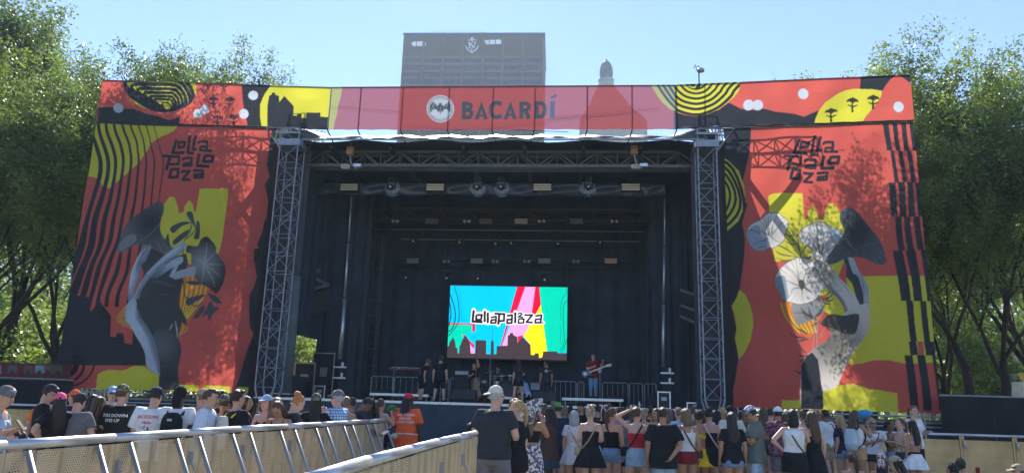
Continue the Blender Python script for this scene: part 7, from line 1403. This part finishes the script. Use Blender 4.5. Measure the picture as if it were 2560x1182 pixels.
# amplifiers
def amp(px, d, w_, h, lab, m=None):
    s, _ = SP(px, 960, d); o = sthing('amplifier', lab, 'amplifier', s, d, DECK); b = MB(); b.box((0, .2, h / 2), (w_, .36, h)); b.build('cabinet', m or mat('amp_brown', (.10, .06, .04), .7), o)
    b = MB(); b.box((0, .012, h * .42), (w_ * .9, .02, h * .72)); b.build('grille', mat('grille', (.05, .05, .055), .5), o); b = MB(); b.box((0, .01, h * .9), (w_ * .9, .02, h * .1)); b.build('control_panel', M_STEEL, o)
amp(1195, 4.6, .75, 1.0, 'brown amplifier cabinet left of the drums'); amp(1155, 5.0, .7, 1.4, 'dark amplifier stack behind the raised instrument neck', mat('amp_dark', (.03, .03, .032), .6)); amp(1488, 6.8, .62, 1.75, 'tall black amplifier tower behind the guitarist', mat('amp_black', (.022, .022, .025), .6))
s, _ = SP(1338, 965, 5.0); o = sthing('cooler_box', 'pale grey box beside the drum kit', 'box', s, 5.0, DECK + .62); b = MB(); b.box((0, 0, .14), (.38, .3, .24)); b.build('box_body', mat('pale_box', rgb(150, 165, 180), .5), o); b = MB(); b.box((0, 0, .28), (.40, .32, .05)); b.build('lid', mat('pale_box', rgb(150, 165, 180), .5), o); b = MB(); b.box((0, 0, -.31), (.5, .4, .60)); b.build('stand', M_BLACKM, o)
s, _ = SP(1598, 1008, .6); o = sthing('water_bottle', 'white bottle standing on the stage edge', 'bottle', s, .5, DECK); b = MB(); b.lathe([(.035, 0), (.037, .16), (.02, .20)], seg=12); b.build('bottle_body', M_WHITE, o, smooth=True); b = MB(); b.lathe([(.02, .20), (.02, .235)], seg=10); b.build('bottle_cap', M_WHITE, o)
# drum kit
M_DRUM = mat('drum_black', (.02, .022, .026), .25, spec=.6); M_HEAD = mat('drum_head', (.05, .05, .055), .4); M_BRASS = mat('cymbal_brass', (.45, .36, .18), .3, metal=.9)
s, z = SP(1265, 962, 5.8); o = sthing('drum_kit', 'black drum kit with chrome stands before the screen', 'drum kit', s, 5.8, zr2)
b = MB(); b.lathe([(.28, .22), (.29, .2), (.29, -.2), (.28, -.22)], (0, 0, .30), 26, axis='y'); b.build('bass_drum', M_DRUM, o, smooth=False)
b = MB(); b.lathe([(.01, .226), (.262, .226), (.262, .222)], (0, 0, .30), 26, axis='y'); b.lathe([(.28, .235), (.305, .235), (.305, .205), (.28, .205)], (0, 0, .30), 26, axis='y'); b.build('bass_drum_head', M_HEAD, o)
b = MB(); b.box((0, -.232, .40), (.12, .004, .04)); b.build('drum_badge', M_LOGO, o)
for x, y, zz, r in ((-.2, .05, .78, .15), (.17, .05, .80, .16)):
    b = MB(); b.lathe([(r, -.11), (r, .11)], (x, y, zz), 20); b.build('tom', M_DRUM, o); b = MB(); b.lathe([(r + .012, .09), (r + .012, .12), (r - .01, .12)], (x, y, zz), 20); b.build('tom_hoop', M_ALU, o)
b = MB(); b.lathe([(.21, -.2), (.21, .2)], (.55, .3, .42), 22); b.build('floor_tom', M_DRUM, o); b = MB(); b.lathe([(.18, -.07), (.18, .07)], (-.45, .45, .60), 20); b.build('snare', M_ALU, o)
for x, y, zz, r, ti in ((-.70, .1, 1.05, .23, .2), (.62, .15, 1.15, .25, -.25), (-.55, .55, .88, .18, .05)):
    b = MB(); b.lathe([(.01, .03), (.05, .025), (r, 0), (r, -.004), (.04, .018)], (0, 0, 0), 24); b.v = [(x + a * cos(ti), y + q, zz + c + a * sin(ti)) for a, q, c in b.v]; b.build('cymbal', M_BRASS, o, smooth=True)
    b = MB(); b.tube([(x, y, zz), (x, y, .45), (x, y, .12)], .012, 6)
    for a in (0, 2.1, 4.2): b.tube([(x, y, .35), (x + .28 * cos(a), y + .28 * sin(a), .01)], .012, 6)
    b.build('cymbal_stand', M_ALU, o)
def micstand(px, py, d, lab, boom, z0=DECK):
    s, z = SP(px, py, d); o = sthing('microphone_stand', lab, 'microphone stand', s, d, z0); h = z - z0; b = MB(); b.tube([(0, 0, .02), (0, 0, h - .05)], .011, 6); b.tube([(0, 0, h - .05), (boom, -.1, h + abs(boom) * .35)], .009, 6); b.build('pole', M_STEEL, o)
    b = MB()
    for a in (0.4, 2.5, 4.6): b.tube([(0, 0, .2), (.3 * cos(a), .3 * sin(a), .01)], .011, 6)
    b.build('tripod', M_BLACKM, o); b = MB(); b.tube([(boom, -.1, h + abs(boom) * .35), (boom * 1.25, -.16, h + abs(boom) * .42)], [.014, .026], 8); b.build('microphone', M_STEEL, o)
micstand(1226, 892, 5.4, 'boom microphone stand left of the drummer', .3); micstand(1300, 893, 5.6, 'boom microphone stand behind the crew woman with the orange badge', -.25); micstand(1500, 905, 5.2, 'straight microphone stand behind the guitarist', -.04); micstand(985, 925, 4.4, 'microphone stand by the keyboard', .2)

# people on the stage
def sp_person(px, d, label, z=DECK, **k):
    s, _ = SP(px, 960, d); return person(px, 0, 0, label, base=S(s, d, z), **k)
def back_badge(o, s, size, z0):
    to = [c for c in o.children if c.name.startswith('top')][0]
    for r0, m in ((size, W_WHITE), (size * .72, M_BLACKM), (size * .4, W_WHITE)):
        mb = MB(); pts = [(r0 * cos(a) - .03, r0 * sin(a)) for a in np.linspace(0, 2 * pi, 16, endpoint=False)]; on_torso(s, mb, pts, [tuple(range(16))], z0, .022 + (size - r0) * .06); mb.build('badge', m, to)
    mb = MB(); on_torso(s, mb, [(.03, .02), (.17, .035), (.16, .0), (.03, -.02)], [(0, 1, 2, 3)], z0, .024); mb.build('badge', mat('badge_orange', (.7, .12, .04), .7, var=0), to)
sp_person(1054, 3.0, 'curly-haired crew woman in black bending her head at the left riser', sex='f', face=-60, lean=16, hp=30, sk='fair', hair=('curly', 'lightbrown'), tp=('tee', 'black'), bt=('shorts', 'black'), shoes='black', h=1.74)
sp_person(1099, 2.6, 'curly-haired crew member in black shirt and shorts seen from behind', face=-5, sk='fair', hair=('curly', 'brown'), tp=('tee', 'black'), bt=('shorts', 'black'), shoes='black', h=1.84, legs='wide', g=1.08)
o, s = sp_person(1184, 4.4, 'musician in black holding up a long instrument neck', face=150, al='up', ar='cross', sk='fair', hair=('short', 'dark'), tp=('tee', 'black'), bt=('pants', 'black'), shoes='black', h=1.66)
p = hand_at(o, s, 0, .05); t = thing('upright_bass', 'dark upright bass held by the musician in black', 'instrument', (p.x, p.y - .05, DECK), -SA); hz = p.z - DECK
b = MB(); zs = [(.06, .10), (.12, .30), (.35, .34), (.55, .24), (.68, .20), (.85, .25), (1.02, .20), (1.08, .05)]; b.tube([(0, 0, z_) for z_, _ in zs], [r_ for _, r_ in zs], 20, ry=.09); b.build('body', mat('bass_wood', (.07, .035, .02), .25, spec=.6), t, smooth=True)
b = MB(); b.tube([(0, -.03, 1.0), (.0, -.02, hz + .25)], [.03, .022], 8); b.build('neck', mat('bass_neck', (.22, .15, .09), .4), t, smooth=True); b = MB(); b.tube([(0, -.02, hz + .24), (0, .03, hz + .36), (0, -.02, hz + .42)], [.025, .03, .02], 8); b.build('scroll', mat('bass_neck', (.22, .15, .09), .4), t, smooth=True)
o, s = sp_person(1243, 7.0, 'drummer in blue shirt sitting behind the drum kit', z=zr2, face=168, al='phone', ar='phone', legs='chair', sk='tan', hair=('short', 'dark'), tp=('tee', 'darkdenim'), bt=('jeans', 'navy'), shoes='black', h=1.76)
t = thing('drum_stool', 'small round stool under the drummer', 'stool', (o.location[0], o.location[1] + .05, zr2), 0); b = MB(); b.lathe([(.16, .39), (.17, .42), (.16, .45)], seg=18); b.build('seat', M_BLACKM, t); b = MB(); b.tube([(0, 0, .02), (0, 0, .4)], .02)
for a in (0, 2.1, 4.2): b.tube([(0, 0, .25), (.2 * cos(a), .2 * sin(a), .01)], .012)
b.build('stool_leg', M_STEEL, t)
o, s = sp_person(1296, 2.8, 'crew woman with long hair, round badge on a dark tee and short skirt', sex='f', face=8, al='down', ar='phone', legs='wide', sk='fair', hair=('long', 'dark'), tp=('tee', 'charcoal'), bt=('mini', 'black'), shoes='white', h=1.78); back_badge(o, s, .052, 1.30)
sp_person(1320, 3.4, 'person in pale blue shirt crouching beside the crew woman', face=60, al='knee', ar='reach', legs='crouch', lean=22, hp=30, sk='fair', hair=('short', 'dark'), tp=('tee', 'lightblue'), bt=('shorts', 'black'), shoes='black', h=1.74)
o, s = sp_person(1365, 3.8, 'bearded man in charcoal tee with round badge and dark jeans', face=8, hy=50, sk='tan', hair=('short', 'dark'), tp=('tee', 'charcoal'), bt=('jeans', 'charcoal'), shoes='black', h=1.82); back_badge(o, s, .055, 1.32)
o, s = sp_person(1483, 4.2, 'guitarist in maroon shirt and blue jeans on the right riser', z=zr3, face=172, al='neck', ar='cross', sk='fair', hair=('short', 'dark'), tp=('shirt', 'maroon'), bt=('jeans', 'denim'), shoes='black', h=1.82, glasses=True, vox=.013)
t = attach(o, 'bass_guitar', 'blue bass guitar with pale neck slung on the guitarist', 'guitar'); t.location = o.location
a0, a1 = np.array([.20, .20, .98]), np.array([-.62, .40, 1.30]); dv = nrm(a1 - a0); up = nrm(np.cross(dv, (0, 1, 0))); 
def gp(x, y): return a0 + dv * x + up * y
out = [gp(*q) for q in ((-.26, .0), (-.24, .11), (-.14, .15), (-.03, .10), (.05, .10), (.14, .16), (.18, .12), (.12, .05), (.12, -.05), (.16, -.11), (.08, -.13), (-.02, -.10), (-.12, -.15), (-.24, -.11))]
b = MB(); n = len(out); fr = nrm(np.cross(up, dv)); b.add([tuple(q - fr * .022) for q in out] + [tuple(q + fr * .022) for q in out], [tuple(range(n)), tuple(range(2 * n - 1, n - 1, -1))] + [(k, n + k, n + (k + 1) % n, (k + 1) % n) for k in range(n)]); b.build('body', mat('guitar_blue', (.05, .11, .22), .25, spec=.6), t)
pg = [gp(*q) for q in ((-.20, .0), (-.16, .07), (-.04, .05), (-.04, -.05), (-.16, -.09))]
sg_ = 1 if (fr[1] > 0) else -1; b = MB(); b.add([tuple(q + fr * sg_ * .026) for q in pg], [tuple(range(5)) if sg_ > 0 else tuple(range(4, -1, -1))]); b.build('pickguard', M_WHITE, t)
b = MB(); b.bar(gp(.06, 0) + fr * sg_ * .03, gp(.80, 0) + fr * sg_ * .03, .055, .025, up=tuple(fr)); b.build('neck', mat('maple', (.62, .55, .42), .4), t); b = MB(); b.bar(gp(.80, .0) + fr * sg_ * .03, gp(1.0, .03) + fr * sg_ * .03, .10, .02, up=tuple(fr)); b.build('headstock', mat('maple', (.62, .55, .42), .4), t)
mb = MB(); mb.tube([tuple(gp(-.22, .05)), (.16, .0, 1.25), (.10, -.06, 1.45), (-.02, .08, 1.42), (-.14, .17, 1.24), tuple(gp(.14, .12))], .022, 8, ry=.005, up=(0, 1, 0)); mb.build('strap', cl('brown'), t, smooth=True)

# ------------------------------------------------------------------ small far things
s, z = SP(1747, 176, .4); o = sthing('weather_mast', 'thin mast with a small disc and wind cups above the header', 'weather station', s, .4, 11.6); h = z - 11.6
b = MB(); b.tube([(0, 0, 0), (0, 0, h)], .025, 6); b.build('pole', M_BLACKM, o)
b = MB(); b.lathe([(.02, -.12), (.14, -.09), (.15, -.02), (.10, .04), (.02, .06)], (.07, 0, h + .03), 16); b.build('sensor_disc', M_STEEL, o, smooth=True)
b = MB(); b.tube([(-.08, 0, h - .02), (-.10, 0, h + .16)], .012, 5)
for a in (0, 2.1, 4.2): b.tube([(-.10, 0, h + .16), (-.10 + .1 * cos(a), .1 * sin(a), h + .16)], .008, 5); b.ell((-.10 + .1 * cos(a), .1 * sin(a), h + .16), (.03, .03, .03), 8, 6)
b.build('wind_cup', M_BLACKM, o)
p = at(2538, 893, 42); o = thing('street_lamp', 'street lamp with a cream globe at the far right', 'street lamp', (p[0], p[1], 0)); 
b = MB(); b.tube([(0, 0, 0), (0, 0, .5), (0, 0, .6), (0, 0, p[2] - .45)], [.16, .14, .08, .06], 12); b.build('post', M_BLACKM, o, smooth=True); b = MB(); b.lathe([(.05, -.48), (.15, -.42), (.16, -.36), (.10, -.34)], (0, 0, p[2]), 14); b.build('collar', M_BLACKM, o)
b = MB(); b.lathe([(.10, -.34), (.24, -.2), (.26, 0), (.2, .2), (.08, .32), (.02, .36)], (0, 0, p[2]), 18); b.build('globe', mat('globe_glass', (.8, .66, .42), .4, var=.05), o, smooth=True); b = MB(); b.lathe([(.05, .33), (.03, .44), (.005, .5)], (0, 0, p[2]), 10); b.build('finial', M_BLACKM, o)
p = at(2545, 980, 38); zt = at(2545, 955, 38)[2]; o = thing('service_truck', 'white service truck with a roof rack and yellow side panel at the far right', 'truck', (p[0] + 1.55, p[1], 0), -.1); zz = zt
b = MB(); b.box((0, 0, zz - .55), (3.4, 1.9, 1.1)); b.box((0, 0, .75), (3.4, 1.9, .5)); b.build('body', M_WHITE, o); b = MB()
for x in (-1.1, 1.1): b.lathe([(.2, -.12), (.42, -.12), (.42, .12), (.2, .12)], (x, -.9, .42), 18, axis='y')
b.build('wheel', M_RUBBER, o)
for x in (-1.0, -.1, .8): b = MB(); b.box((x, -.96, zz - .35), (.7, .03, .42)); b.build('window', mat('truck_glass', (.05, .07, .09), .15, var=0, spec=.6), o)
b = MB(); b.bar((-1.5, -.9, zz), (-1.75, -.9, zz + .42), .5, .05); b.build('side_panel', mat('panel_yellow', (.75, .6, .12), .6), o)
b = MB()
for y in (-.8, .8):
    b.tube([(-1.5, y, zz + .22), (1.6, y, zz + .22)], .03, 6); b.tube([(-1.5, y, zz + .42), (1.6, y, zz + .42)], .03, 6)
    for x in np.linspace(-1.5, 1.6, 9): b.tube([(x, y, zz), (x, y, zz + .42)], .02, 5)
for x in np.linspace(-1.5, 1.6, 9): b.tube([(x, -.8, zz + .42), (x, .8, zz + .42)], .02, 5)
b.build('roof_rack', M_STEEL, o)
# cloth screens between towers and banners
for sg, s0, s1, lab in ((-1, -9.5, -7.5, 'dark grey cloth screen behind the left lattice tower'), (1, 7.5, 9.4, 'dark grey cloth screen behind the right lattice tower')):
    o = sthing('screen_cloth', lab, 'screen', s0, .62); b = MB(); curtain(b, (0, 0), (s1 - s0, 0), .05, 11.6, .02, .5, seed=40 + sg); b.build('cloth', mat('screen_grey', (.045, .050, .060), .8, var=.2, scale=.8, bump=.4, bscale=3), o, smooth=True); b = MB(); b.tube([(0, 0, 11.62), (s1 - s0, 0, 11.62)], .03); b.build('rail', M_STEEL, o)
